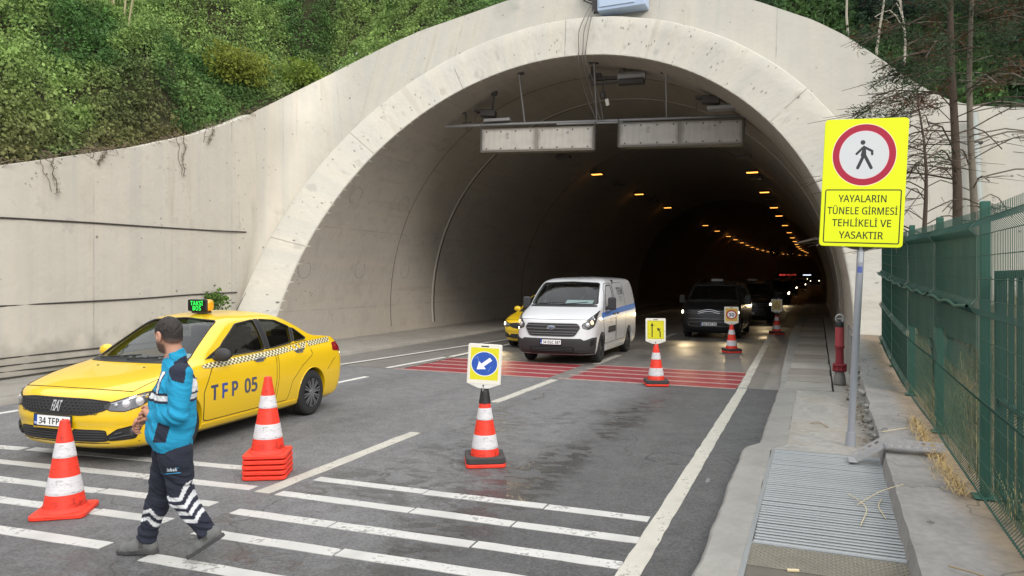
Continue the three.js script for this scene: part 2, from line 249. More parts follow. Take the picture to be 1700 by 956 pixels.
// ---------------------------------------------------------------- concrete walls, portal ring, tunnel
function wallTex(w, h, W, H, seed, base, o = {}) {      // a board-marked, rain-streaked concrete wall W x H metres
  const r = rng(seed), holes = [];
  for (let x = 0.4; x < W; x += o.step || 1.25) for (let y = 0.5; y < H; y += o.stepY || 1.2) if (r() < 0.7) holes.push([x + (r() - 0.5) * 0.12, y + (r() - 0.5) * 0.12, 0.016 + r() * 0.022, 0.35 + 0.4 * r()]);
  for (let i = 0; i < (o.pits || 260); i++) { const cx = r() * W, cy = r() * H, m = 1 + Math.floor(r() * 5); for (let j = 0; j < m; j++) holes.push([cx + (r() - 0.5) * 0.5, cy + (r() - 0.5) * 0.6, 0.008 + r() * 0.016, 0.5 + 0.3 * r()]); }
  const m = new Float32Array(w * h).fill(1);
  for (const [cx, cy, rad, k] of holes) { const px = cx / W * w, py = cy / H * h, rx = Math.max(0.8, rad / W * w), ry = Math.max(0.8, rad / H * h); for (let y = Math.floor(py - ry - 1); y <= py + ry + 1; y++) for (let x = Math.floor(px - rx - 1); x <= px + rx + 1; x++) if (x >= 0 && y >= 0 && x < w && y < h) { const d = Math.hypot((x + 0.5 - px) / rx, (y + 0.5 - py) / ry); if (d < 1.2) m[y * w + x] = Math.min(m[y * w + x], lerp(k * 0.6, 1, sstep(0.5, 1.2, d))); } }
  return tex(w, h, (u, v, x, y) => {
    const X = u * W, Y = v * H, a = fbm(X * 0.55, Y * 0.55, 4, seed), b = fbm(X * 3.2, Y * 3.2, 4, seed + 7), st = fbm(X * 3.5, Y * 0.22, 4, seed + 13), st2 = fbm(X * 14, Y * 0.5, 3, seed + 17);
    let k = 1 + 0.14 * (a - 0.5) + 0.07 * (b - 0.5) + 0.13 * (st - 0.5) + 0.04 * (st2 - 0.5);
    k *= 1 - 0.14 * sstep(0.62, 0.8, st) * sstep(0.4, 0.6, a);
    if (o.seamX) { const dx = Math.abs(((X / o.seamX) % 1) - 0.5) * o.seamX; k *= 1 - 0.3 * (dx < 0.012 ? vnoise(Y * 3, 1, seed) : 0); k *= 1 + 0.05 * (hash(Math.floor(X / o.seamX + 0.5), 3, seed) - 0.5); }
    if (o.soot) k *= o.soot(X, Y, a, b);
    k *= m[y * w + x];
    const warm = 0.06 * (st - 0.5);
    return [base[0] * k * (1 + warm), base[1] * k, base[2] * k * (1 - warm)];
  });
}
const mWing = mat(0xffffff, 0.9, { map: wallTex(2048, 768, 36, 11, 201, [0.57, 0.54, 0.468], { seamX: 2.4, soot: (X, Y, a, b) => (1 - 0.3 * (1 - sstep(0.2, 1.0, Y + (b - 0.5))) ) * (1 - 0.12 * sstep(0.66, 0.74, b) * sstep(0.45, 0.6, a)) }), bumpMap: withRepeat(roughBump, 30, 9), bumpScale: 0.01 });
let cornerGeoShared;
const wing = thing('retaining_wall', 'long pale concrete retaining wall rising behind the yellow taxi to the tunnel arch', 'wall');
{
  const n = 90, tAt = u => -12 + 32.3 * u, wallTop = t => Math.min(wingTop(t), 6.77);
  const face = grid(n, 20, (u, v) => { const t = tAt(u); return P(wallL(t), v * wallTop(t), t); }, (u, v, q) => [(-q.z + 12) / 36, q.y / 11]);
  const top = grid(n, 1, (u, v) => { const t = tAt(u); return P(wallL(t) - v * 0.4, wallTop(t) + 0.001, t); }, (u, v, q) => [(-q.z + 12) / 36, 0.95]);
  const back = grid(n, 1, (u, v) => { const t = tAt(u); return P(wallL(t) - 0.4, (1 - v) * wallTop(t), t); });
  part('wall_face', merge([face, top, back]), mWing, wing);
  // rounded corner into the head wall
  const ringL = y => AX - Math.sqrt(Math.max(0, ROUT * ROUT - (y - AY) ** 2));
  const corner = (u, y) => { const tc = D0 + RAKE * y, Lc = wallL(tc), r = clamp((Math.min(ringL(Math.min(y, 9.38)), -9) - Lc) * 0.85, 0.03, 2.4), k = 1 - u, A = [wallL(tc - r) + 0.004, tc - r], B = [Lc + r, tc - 0.01]; return P(k * k * A[0] + 2 * k * u * (Lc + 0.01) + u * u * B[0], y, k * k * A[1] + 2 * k * u * tc + u * u * B[1]); };
  const cornerTop = u => interp(u, [0, 0.125, 0.25, 0.375, 0.5, 0.625, 0.75, 0.875, 1], [6.78, 7.17, 7.57, 7.945, 8.295, 8.615, 8.925, 9.21, 9.46]);
  const cuv = (u, v, q) => [(-q.z + 12 + q.x + 15.4) / 36, q.y / 11];
  cornerGeoShared = merge([grid(16, 30, (u, v) => corner(u, v * cornerTop(u)), cuv), grid(16, 1, (u, v) => { const q = corner(u, cornerTop(u)); q.x -= 0.5 * v; q.z -= 0.5 * v; return q; }, cuv)]);
  const cable = (ts, ys, r) => tube(ts.map((t, i) => P(wallL(t) + 0.015, ys[i], t)), r, 60, 5);
  const rr = rng(3), mk = (a, b, ya, yb) => { const ts = [], ys = []; for (let i = 0; i <= 12; i++) { const t = lerp(a, b, i / 12); ts.push(t); ys.push(lerp(ya, yb, i / 12) + (rr() - 0.5) * 0.02); } return [ts, ys]; };
  const mCable = mat([0.05, 0.045, 0.04], 0.8);
  [[-6, 16.2, 2.75, 3.33, 'topmost black cable strung along the pale retaining wall, at mid height'], [-6, 15.8, 1.2, 1.61, 'black cable along the retaining wall just above the taxi roof'],
    [-6, 13.5, 0.62, 0.47, 'upper of the four low black cables on the wall by the taxi bonnet'], [-6, 13.5, 0.46, 0.33, 'second of the four low black cables on the wall by the taxi bonnet'], [-6, 12.5, 0.31, 0.22, 'third of the four low black cables on the wall by the taxi bonnet'], [-6, 12, 0.16, 0.14, 'lowest black cable on the wall, just above the pavement']]
    .forEach(([a, b, ya, yb, l], i) => { const [ts, ys] = mk(a, b, ya, yb); single('cable', cable(ts, ys, i < 2 ? 0.017 : 0.014), mCable, l, 'cable'); });
}
const portal = thing('tunnel_portal', 'raked concrete tunnel portal with pale projecting arch ring around the dark opening', 'tunnel portal');
{
  const mHead = mat(0xffffff, 0.9, { map: wallTex(2048, 768, 34, 12, 231, [0.44, 0.422, 0.366], { seamX: 3.1, soot: (X, Y, a, b) => 1 - 0.2 * sstep(0.62, 0.8, a) }), bumpMap: withRepeat(roughBump, 28, 10), bumpScale: 0.01 });
  const sh = new THREE.Shape(); const Ls = []; for (let L = -16.4; L <= 14; L += 0.25) Ls.push(L);
  sh.moveTo(-16.4, -0.3); Ls.forEach(L => sh.lineTo(L, headTop(L) - 1.6 * (L < -13.45 ? 1 : 0))); sh.lineTo(14, -0.3); sh.lineTo(AX + 8.0, -0.3);
  for (let i = 0; i <= 60; i++) { const a = lerp(Math.asin((-0.3 - AY) / 8.0), PI - Math.asin((-0.3 - AY) / 8.0), i / 60); sh.lineTo(AX + 8.0 * Math.cos(a), AY + 8.0 * Math.sin(a)); }
  sh.lineTo(-16.4, -0.3);
  const g = new THREE.ExtrudeGeometry(sh, { depth: 0.45, bevelEnabled: false, steps: 1 }), p = g.attributes.position, uv = g.attributes.uv;
  for (let i = 0; i < p.count; i++) { const L = p.getX(i), y = p.getY(i), d = p.getZ(i); p.setXYZ(i, L, y, -(D0 + RAKE * y + (0.45 - d))); uv.setXY(i, (L + 18) / 34, y / 12); }
  const gg = g.index ? g.toNonIndexed() : g; gg.computeVertexNormals();
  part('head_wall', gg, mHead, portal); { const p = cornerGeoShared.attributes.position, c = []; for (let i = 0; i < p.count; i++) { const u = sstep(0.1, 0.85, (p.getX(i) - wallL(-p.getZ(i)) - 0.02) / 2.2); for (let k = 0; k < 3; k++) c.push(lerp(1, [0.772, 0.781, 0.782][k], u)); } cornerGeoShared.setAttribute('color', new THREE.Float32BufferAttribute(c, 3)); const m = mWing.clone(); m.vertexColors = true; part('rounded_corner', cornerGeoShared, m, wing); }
  // arch ring
  const wT = wallTex(2048, 128, 26, 1.6, 251, [0.62, 0.597, 0.525], { step: 3, stepY: 9, pits: 120, soot: (X, Y, a, b) => (1 - 0.12 * sstep(0.58, 0.8, a)) * (1 - 0.18 * sstep(0.66, 0.8, b)) * ((X / 3.25) % 1 < 0.006 && b > 0.42 ? 0.6 : 1) });
  const mRing = mat(0xffffff, 0.85, { map: wT, bumpMap: withRepeat(roughBump, 24, 1.5), bumpScale: 0.02 });
  const prof = [[RIN + 0.002, 0.9], [RIN, 0.03], [RIN + 0.012, 0.008], [RIN + 0.04, 0], [RIN + 0.4, -0.14], [RIN + 0.75, -0.27], [ROUT - 0.04, -0.39], [ROUT - 0.012, -0.385], [ROUT, -0.36], [ROUT, 0.5]];
  const a0 = -0.17, a1 = PI + 0.17;
  const ring = grid(140, 9, (u, v) => { const a = lerp(a0, a1, u), q = prof[Math.round(v * 9)], r = q[0] + (v > 0.65 && v < 0.95 ? (fbm(u * 60, v, 3, 261) - 0.5) * 0.025 : 0), y = AY + r * Math.sin(a); return P(AX + r * Math.cos(a), y, D0 + RAKE * y + q[1]); }, (u, v) => [u, Math.min(0.98, v)]);
  part('arch_ring', toCreasedNormals(ring, 0.9), mRing, portal);
}
const tunnel = thing('tunnel', 'dark concrete road tunnel bore running away behind the portal', 'tunnel');
{
  const soot = wallTex(2048, 1024, 24, 32, 271, [0.40, 0.365, 0.315], { seamX: 2.4, pits: 380, step: 2.4, stepY: 2.4, soot: (X, Y, a, b) => (1 - 0.1 * sstep(0.5, 0.8, b)) });
  const mLin = mat(0xffffff, 0.82, { map: soot, bumpMap: withRepeat(roughBump, 20, 26), bumpScale: 0.012 });
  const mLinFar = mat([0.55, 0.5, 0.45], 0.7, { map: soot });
  const a0 = -0.17, a1 = PI + 0.17;
  const near = grid(96, 24, (u, v) => { const a = lerp(a0, a1, u), y = AY + RIN * Math.sin(a), t0 = D0 + RAKE * y + 0.05, t = lerp(t0, 24.8, v); return P(AX + RIN * Math.cos(a), y, t); }, (u, v, q) => [u, (-q.z - 14) / 32]);
  const outer = grid(48, 2, (u, v) => { const a = lerp(a0, a1, u), r = RIN + 0.6, y = AY + r * Math.sin(a), t = lerp(D0 + RAKE * y + 0.4, 24.8, v); return P(AX + r * Math.cos(a), y, t); });
  part('lining', merge([near, outer]), mLin, tunnel);
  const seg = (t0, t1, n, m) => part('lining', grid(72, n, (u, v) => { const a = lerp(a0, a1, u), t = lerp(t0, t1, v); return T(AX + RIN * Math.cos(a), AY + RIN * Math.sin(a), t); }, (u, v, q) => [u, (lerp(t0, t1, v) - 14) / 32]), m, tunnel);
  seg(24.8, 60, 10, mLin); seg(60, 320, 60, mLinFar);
  part('end_wall', new THREE.CircleGeometry(9, 40).translate(AX + bendX(320), AY + bendY(320), -320), mLinFar, tunnel);
  const mj = mat([0.42, 0.39, 0.34], 0.9), md = mat([0.05, 0.045, 0.04], 0.9);
  const joint = (t, m, r) => part('joint', grid(72, 4, (u, v) => { const a = lerp(0, PI + 0.1, u), w = v * PI, rr = RIN - r * Math.sin(w); return T(AX + rr * Math.cos(a), AY + rr * Math.sin(a), t - r * 1.6 * Math.cos(w)); }), m, tunnel);
  joint(24.8, mj, 0.035); joint(24.92, md, 0.02); joint(21.8, mat([0.12, 0.105, 0.09], 0.9), 0.012); joint(34, mat([0.1, 0.09, 0.075], 0.9), 0.015);
  // pressed circles left in the wall
  for (const [y, t] of [[2.27, 17.02], [2.27, 19.8], [2.27, 22.58], [4.53, 18.45], [4.53, 21.2], [6.44, 21.2], [6.44, 23.6]]) {
    const a = PI - Math.asin((y - AY) / RIN), n = V3(-Math.cos(a), -Math.sin(a), 0), c = P(AX + RIN * Math.cos(a), y, t), up = V3(-Math.sin(a), Math.cos(a), 0).multiplyScalar(-1), pts = [];
    for (let i = 0; i <= 28; i++) { const b = i / 28 * PI * 1.7 + y; pts.push(c.clone().addScaledVector(up, 0.27 * Math.sin(b)).addScaledVector(V3(0, 0, 1), 0.27 * Math.cos(b)).addScaledVector(n, 0.002)); }
    part('wall_ring', tube(pts, 0.009, 40, 5), mat([0.2, 0.18, 0.155], 0.9), tunnel);
  }
}
// ---------------------------------------------------------------- planted slopes above the walls
const hillY = (L, t) => {
  const dl = Math.max(0, wallL(t) - 0.35 - L), th = D0 + RAKE * headTop(clamp(L, -15.9, 14)) + 0.5, dt = Math.max(0, t - th);
  const base = t < 19.2 && L < -13.8 ? wingTop(t) : L < -15.2 ? lerp(wingTop(19.2), 8.9, clamp((t - 19.2) / 4)) : headTop(L);
  return base + 0.72 * dl * (1 - 0.004 * dl) + 0.62 * dt * (1 - 0.004 * dt) - 0.12;
};
const mound = (L, t) => { const m = fbm(L * 0.42, t * 0.42, 4, 301), f = fbm(L * 1.5, t * 1.5, 3, 305); return 2.5 * Math.pow(clamp((m - 0.28) * 2), 1.5) + 0.9 * f; };
const edgeFade = (L, t) => { const dl = wallL(t) - L, th = D0 + RAKE * headTop(clamp(L, -15.9, 14)) + 0.5; return clamp(Math.max(dl - 0.3, (t - th) * (L > -15.3 ? 1 : 0)) / 2.2); };
const behindWall = (L, t) => L < wallL(t) - 0.38 || (L > -15.6 && t > D0 + RAKE * headTop(clamp(L, -15.9, 14)) + 0.47);
{
  const soil = mat([0.16, 0.2, 0.09], 1, { map: tSoil });
  const hs = structGroup('hillside');
  part('slope', grid(70, 70, (u, v) => { const t = -14 + 60 * v, L = wallL(t) - 0.36 - 46 * u * u; return P(L, hillY(L, t) + 0.5 * mound(L, t) * edgeFade(L, t), t); }, (u, v, q) => [q.x * 0.3, q.z * 0.3]), soil, hs);
  part('slope', grid(90, 50, (u, v) => { const L = -15.95 + 50 * u, th = D0 + RAKE * headTop(clamp(L, -15.9, 14)) + 0.46, t = th + 60 * v * v; return P(L, hillY(L, t) + 0.5 * mound(L, t) * edgeFade(L, t), t); }, (u, v, q) => [q.x * 0.3, q.z * 0.3]), soil, hs);
}
function leafClump(seed, n, rad, len, wid, droop = 0) {     // n folded leaves in a loose ball
  const r = rng(seed), p = [], nm = [], ix = [];
  for (let i = 0; i < n; i++) {
    const c = V3(r() - 0.5, (r() - 0.5) * 0.8, r() - 0.5).normalize().multiplyScalar(rad * Math.cbrt(r()));
    const d = V3(r() - 0.5, r() * 0.9 - 0.35 - droop, r() - 0.5).normalize(), s = V3(r() - 0.5, (r() - 0.5) * 0.5, r() - 0.5).cross(d).normalize(), up = d.clone().cross(s);
    const l = len * (0.7 + 0.6 * r()), w = wid * (0.7 + 0.6 * r()), a = c, b = c.clone().addScaledVector(d, l * 0.45).addScaledVector(s, w).addScaledVector(up, w * 0.35), e = c.clone().addScaledVector(d, l), f = c.clone().addScaledVector(d, l * 0.45).addScaledVector(s, -w).addScaledVector(up, w * 0.35);
    const k = p.length / 3; for (const q of [a, b, e, f]) { p.push(q.x, q.y, q.z); const N = up.clone().addScaledVector(c.clone().normalize(), 0.5).normalize(); nm.push(N.x, N.y, N.z); }
    ix.push(k, k + 1, k + 2, k, k + 2, k + 3);
  }
  const g = new THREE.BufferGeometry(); g.setAttribute('position', new THREE.Float32BufferAttribute(p, 3)); g.setIndex(ix); g.computeVertexNormals(); return g;
}
const mLeaf = pmat(0xffffff, 0.8, { side: THREE.DoubleSide, transmission: 0.3, thickness: 0, specularIntensity: 0.35 });
const projUV = (x, y, t) => { const X = x * 0.9212 + t * 0.3892, Z = -x * 0.3892 + t * 0.9212; return [850 + 1200 * X / Z, 462 - 1200 * (y - 2) / Z, Z]; };
function scatter(name, label, geo, n, sample, seed) {
  const im = new THREE.InstancedMesh(geo, mLeaf, n), r = rng(seed), m = new THREE.Matrix4(), q = new THREE.Quaternion(), e = new THREE.Euler(), c = new THREE.Color(); let k = 0, tries = 0;
  while (k < n && tries++ < n * 60) { const s = sample(r); if (!s) continue; e.set((r() - 0.5) * 0.8, r() * 6.28, (r() - 0.5) * 0.8); q.setFromEuler(e); m.compose(P(s.L, s.y, s.t), q, V3(s.s, s.s * (s.sy || 1), s.s)); im.setMatrixAt(k, m); c.setRGB(...s.c); im.setColorAt(k, c); k++; }
  im.count = k; im.name = numbered(name); scene.add(im); tag(im, label, 'plants', null, 'stuff'); return im;
}
const inView = (L, y, t) => { const [u, v, z] = projUV(L, y, t); return z > 3 && u > -160 && u < 1860 && v > -260 && v < 330; };
function slopeLeaf(r, L0, L1, t0, t1, color, size) {
  const L = lerp(L0, L1, r()), t = lerp(t0, t1, r()); if (!behindWall(L, t)) return null;
  const e = edgeFade(L, t), h = mound(L, t) * e, y = hillY(L, t) + h * (0.72 + 0.32 * r()) + 0.08;
  if (!inView(L, y, t)) return null; const c = color(L, t, h, e, r); if (!c) return null;
  return { L, t, y, s: size * (0.7 + 0.7 * r()), c };
}
const tone = (a, b, k) => a.map((x, i) => lerp(x, b[i], k));
const leftTone = (L, t, h, e, r) => {
  const n = fbm(L * 0.22, t * 0.22, 3, 321), m = fbm(L * 0.7, t * 0.7, 3, 325);
  let c = tone([0.055, 0.125, 0.034], [0.14, 0.21, 0.06], sstep(0.35, 0.65, n));
  c = tone(c, [0.03, 0.085, 0.02], sstep(0.52, 0.66, m) * 0.85);
  if (e < 0.75) c = tone(c, [0.10, 0.075, 0.035], (1 - e) * 0.8 * sstep(0.35, 0.65, m + 0.1) * (t < 14 ? 1 : 0.2));
  const k = 2.0 * (0.5 + 0.95 * r() * r() + 0.2 * r()); return c.map(x => x * k);
};
const rightTone = (L, t, h, e, r) => {
  const n = fbm(L * 0.35, t * 0.35, 3, 331); let c = tone([0.018, 0.045, 0.027], [0.055, 0.115, 0.03], sstep(0.48, 0.66, n + 0.012 * (t - 22))); if (vnoise(L, t, 337) > 0.83) c = [0.11, 0.06, 0.03];
  const k = 1.3 * (0.5 + 0.9 * r() * r() + 0.2 * r()); return c.map(x => x * k);
};
const gLeafA = leafClump(41, 16, 0.2, 0.105, 0.034), gLeafB = leafClump(43, 18, 0.22, 0.15, 0.03, 0.2);
scatter('creeper', 'thick green and yellowish creeper covering the slope above the left wall', gLeafA, 62000, r => slopeLeaf(r, -46, -8, -2, 46, leftTone, 0.8), 51);
scatter('undergrowth', 'dark green shrubby undergrowth on the slope above the right side of the arch', gLeafB, 15000, r => slopeLeaf(r, -6, 20, 17.5, 42, rightTone, 1.1), 53);

// shrubs and stems that stand out from the mass
const mStem = mat([0.24, 0.19, 0.12], 0.9), mBark = mat([0.10, 0.075, 0.055], 0.95, { bumpMap: roughBump, bumpScale: 0.02 }), mBarkPale = mat([0.26, 0.23, 0.18], 0.95, { bumpMap: roughBump, bumpScale: 0.02 });
function instLeaves(name, geo, list, parent) { const im = new THREE.InstancedMesh(geo, mLeaf, list.length), m = new THREE.Matrix4(), q = new THREE.Quaternion(), c = new THREE.Color(); list.forEach((s, i) => { q.setFromEuler(new THREE.Euler(s.rx || 0, s.ry || 0, s.rz || 0)); m.compose(s.p, q, V3(s.s, s.s, s.s)); im.setMatrixAt(i, m); im.setColorAt(i, c.setRGB(...s.c)); }); im.name = name; parent.add(im); im.userData.kind = 'stuff'; return im; }
function shrub(L, t, w, h, seed, col, label, cat = 'shrub', y0) {
  const y = (y0 ?? hillY(L, t)), o = thing('shrub', label, cat, [L, y, -t]), r = rng(seed), list = [], stems = [];
  for (let i = 0; i < 9; i++) { const a = r() * 6.28, q = V3(Math.cos(a) * w * 0.4 * r(), h * (0.5 + 0.4 * r()), Math.sin(a) * w * 0.4 * r()); stems.push(tube([V3(0, -0.2, 0), q.clone().multiplyScalar(0.5).add(V3(0, 0.1, 0)), q], 0.014, 6, 5)); }
  part('stem', merge(stems), mStem, o);
  const n = Math.round(95 * w * h); for (let i = 0; i < n; i++) { const a = r() * 6.28, b = Math.acos(2 * r() - 1), rad = Math.pow(r(), 0.6) * (0.75 + 0.6 * fbm(a * 2, b * 3, 2, seed)), k = 0.75 + 0.55 * r(); list.push({ p: V3(Math.sin(b) * Math.cos(a) * w * 0.5 * rad, h * 0.5 + Math.cos(b) * h * 0.5 * rad, Math.sin(b) * Math.sin(a) * w * 0.5 * rad), s: 0.8 + 0.5 * r(), ry: r() * 6.28, c: col.map(x => x * k) }); }
  instLeaves('foliage', gLeafA, list, o); return o;
}
shrub(-16.6, 17.3, 1.9, 1.3, 61, [0.20, 0.24, 0.035], 'yellow-green bush at the top edge of the left wall, where the wall starts to climb');
shrub(-15.9, 19.6, 1.8, 1.0, 62, [0.16, 0.23, 0.035], 'yellowish bush just uphill of the brightest bush on the left wall edge');
shrub(-14.85, 14.6, 0.7, 0.5, 63, [0.09, 0.16, 0.03], 'leafy weed growing from the wall foot behind the lit taxi roof sign', 'weed', 1.15);
{
  const r = rng(66);
  [['tallest of the pale dry stems standing in the creeper', -18.9, 15.2, 4.0, 0.1], ['pale dry stem leaning right beside the tallest stem in the creeper', -18.6, 15.0, 3.2, 0.3], ['shortest pale dry stem left of the others in the creeper', -19.2, 15.1, 2.0, 0.05]].forEach(([l, L, t, h, lean]) => {
    const y = hillY(L, t) + mound(L, t) * 0.3, o = thing('dry_stem', l, 'plant stem', [L, y, -t]); const g = [tube([V3(0, 0, 0), V3(lean * h * 0.4, h * 0.5, 0), V3(lean * h, h, 0.1)], 0.03, 10, 5)];
    parts('stem', split(g), mat([0.42, 0.38, 0.22], 0.9), o); const tw = []; for (let i = 0; i < 7; i++) { const k = 0.45 + 0.5 * r(), a = r() * 6.28; tw.push(rod(V3(lean * h * k, h * k, 0), V3(lean * h * k + Math.cos(a) * 0.4, h * k + 0.35, Math.sin(a) * 0.4), 0.009, 0.004, 5)); } parts('twig', split(tw), mat([0.40, 0.34, 0.18], 0.9), o);
  });
}
{ // creepers hanging over the wall's top edge: thin runners with a few dry leaves
  const r = rng(71), list = [];
  [['dry runner hanging over the left end of the wall top', 9.7, 0.75], ['short dry runner hanging from the wall top above the topmost cable', 11.1, 0.4], ['longest dry runner trailing down the wall where its top begins to climb', 13.6, 1.05], ['thin dry runner beside the longest one on the wall top', 14.7, 0.5]].forEach(([l, t, len]) => {
    const o = thing('hanging_vine', l, 'vine', [wallL(t) + 0.03, wingTop(t), -t]), pts = [], lv = []; let z = 0;
    for (let i = 0; i <= 8; i++) { pts.push(V3(0.02 + 0.02 * r(), 0.08 - len * i / 8, z)); z += (r() - 0.42) * 0.14; if (i > 1) for (let j = 0; j < 2; j++) lv.push({ p: pts[i].clone().add(V3(0.02, (r() - 0.5) * 0.08, (r() - 0.5) * 0.1)), s: 0.14 + 0.12 * r(), ry: r() * 6, c: [0.13, 0.11, 0.06] }); }
    parts('runner', split([tube(pts, 0.008, 20, 5), tube(pts.map(p => p.clone().add(V3(0, 0.02, 0.25 + 0.2 * p.y))), 0.006, 20, 5)]), mat([0.13, 0.095, 0.065], 0.95), o); instLeaves('leaf', gLeafA, lv, o);
  });
  const mat0 = []; for (let i = 0; i < 260; i++) { const t = 4 + 13 * r(), a = r(); const y = wingTop(t) + 0.02 + 0.12 * r(), L = wallL(t) + 0.05 - 0.5 * r(); mat0.push(tube([P(L, y, t), P(L + (r() - 0.4) * 0.25, y + (r() - 0.5) * 0.2, t + 0.3 * (r() - 0.3)), P(L + (r() - 0.3) * 0.2, y - 0.12 * a, t + 0.5 * (r() - 0.2))], 0.006, 5, 3)); }
  const dm = part(numbered('dead_runners'), merge(mat0), mat([0.20, 0.15, 0.105], 0.95), scene); tag(dm, 'tangle of dead brown runners along the top edge of the left wall', 'plants', null, 'stuff');
}
// bare and half-bare conifers by the right wall
function conifer(pos, h, r0, seed, o) {
  const g = thing(o.name || 'conifer_tree', o.label, 'tree', pos), r = rng(seed), lean = o.lean || [0, 0];
  const at = k => V3(lean[0] * h * k + 0.05 * Math.sin(k * 9 + seed), h * k, lean[1] * h * k), pts = []; for (let i = 0; i <= 10; i++) pts.push(at(i / 10));
  const c = new THREE.CatmullRomCurve3(pts), segs = []; for (let i = 0; i < 10; i++) segs.push(rod(pts[i], pts[i + 1], r0 * (1 - i / 11), r0 * (1 - (i + 1) / 11), 9));
  part('trunk', merge(segs), o.bark || mBark, g);
  const br = [], lv = []; const n = o.n || 46;
  for (let i = 0; i < n; i++) {
    const k = (o.from || 0.18) + (0.97 - (o.from || 0.18)) * (i + r()) / n, a = (o.az !== undefined ? o.az + (r() - 0.5) * (o.azw || 6.28) : r() * 6.28), len = (o.len || 1.5) * (1 - 0.65 * k) * (0.6 + 0.7 * r()), b0 = at(k), d = V3(Math.cos(a), 0, Math.sin(a));
    const b1 = b0.clone().addScaledVector(d, len * 0.5).add(V3(0, len * (0.12 * r() + (o.rise ?? 0.05)), 0)), b2 = b0.clone().addScaledVector(d, len).add(V3(0, len * ((o.rise ?? 0) - 0.18 * r()), 0));
    br.push(tube([b0, b1, b2], 0.008 + 0.008 * r() * (1 - k), 5, 4));
    for (let j = 0; j < 5; j++) { const w = 0.35 + 0.6 * r(), q = b0.clone().lerp(b2, w).add(V3(0, len * 0.06, 0)), aa = a + (r() < 0.5 ? 1 : -1) * (0.5 + 0.4 * r()), l2 = len * (0.2 + 0.25 * r()); br.push(rod(q, q.clone().add(V3(Math.cos(aa) * l2, -l2 * 0.25 * r(), Math.sin(aa) * l2)), 0.006, 0.003, 4));
      if (o.leaf && r() < (o.leafP ? o.leafP(k) : 1)) { const kk = 0.7 + 0.6 * r(); for (let m = 0; m < (o.dense || 1); m++) lv.push({ p: q.clone().add(V3((r() - 0.5) * 0.3, -0.05 + (r() - 0.5) * 0.22, (r() - 0.5) * 0.3)), s: (o.ls || 0.7) * (0.7 + 0.6 * r()), ry: r() * 6.28, rx: (r() - 0.5), c: (r() < (o.brown || 0) ? [0.14, 0.06, 0.03] : o.leaf).map(x => x * kk) }); } }
  }
  part('branch', merge(br), o.bark || mBark, g); if (lv.length) instLeaves('foliage', o.geo || gLeafB, lv, g); return g;
}
const gNeedle = leafClump(47, 46, 0.24, 0.12, 0.009, 0.25);
conifer([1.92, bankY(1.92, 12.8), -12.8], 9.2, 0.09, 81, { label: 'tall bare conifer trunk nearest the big yellow sign, foliage only at its top', n: 64, from: 0.3, len: 2.2, leaf: [0.05, 0.085, 0.04], leafP: k => k > 0.45 ? 0.8 : 0.06, dense: 2, brown: 0.12, geo: gNeedle });
conifer([2.3, bankY(2.3, 13.6), -13.6], 8.8, 0.075, 82, { label: 'bare conifer trunk beside the wall drainpipe, right of the tallest trunk', bark: mBarkPale, n: 60, from: 0.26, len: 2.0, leaf: [0.045, 0.08, 0.04], leafP: k => k > 0.5 ? 0.8 : 0.08, dense: 2, brown: 0.3, geo: gNeedle });
conifer([1.55, bankY(1.55, 11.9), -11.9], 4.5, 0.06, 83, { label: 'dead leaning conifer half hidden behind the big yellow sign', lean: [-0.05, 0], n: 24, from: 0.42, len: 2.0, leaf: [0.13, 0.06, 0.035], leafP: k => k > 0.82 ? 0.3 : 0.04, ls: 0.5, geo: gNeedle, rise: 0.1, az: 3.3, azw: 4.5 });
[[1.9, 22.6, 6.0, 'dark blue-green conifer on the slope directly right of the arch top', 84], [4.6, 21.8, 6.5, 'dark conifer on the slope behind the bare trunks', 85], [7.0, 22.5, 6.6, 'dark conifer at the right edge above the far wall', 86], [0.2, 24.6, 5.2, 'small conifer on the slope above the right shoulder of the arch', 87], [3.4, 26.0, 7.5, 'tall conifer high on the right slope', 88]].forEach(([L, t, h, label, s]) => conifer([L, hillY(L, t) - 0.6, -t], h, 0.09, s, { label, n: 80, from: 0.04, len: 3.0, leaf: [0.028, 0.062, 0.04], dense: 3, ls: 1.1, brown: 0.03, geo: gNeedle, rise: -0.05 }));
[[0.75, 19.9, 4.0, 'pale leafless sapling, left one on the slope right of the arch', 91], [1.35, 19.6, 4.4, 'pale leafless sapling, middle one on the slope right of the arch', 92], [1.9, 19.3, 3.6, 'pale leafless sapling, right one on the slope right of the arch', 93]].forEach(([L, t, h, label, s]) => conifer([L, hillY(L, t), -t], h, 0.035, s, { name: 'sapling', label, bark: mat([0.42, 0.39, 0.32], 0.9), n: 12, from: 0.35, len: 0.9, rise: 0.6, lean: [0.06 - 0.1 * (s % 2), 0] }));
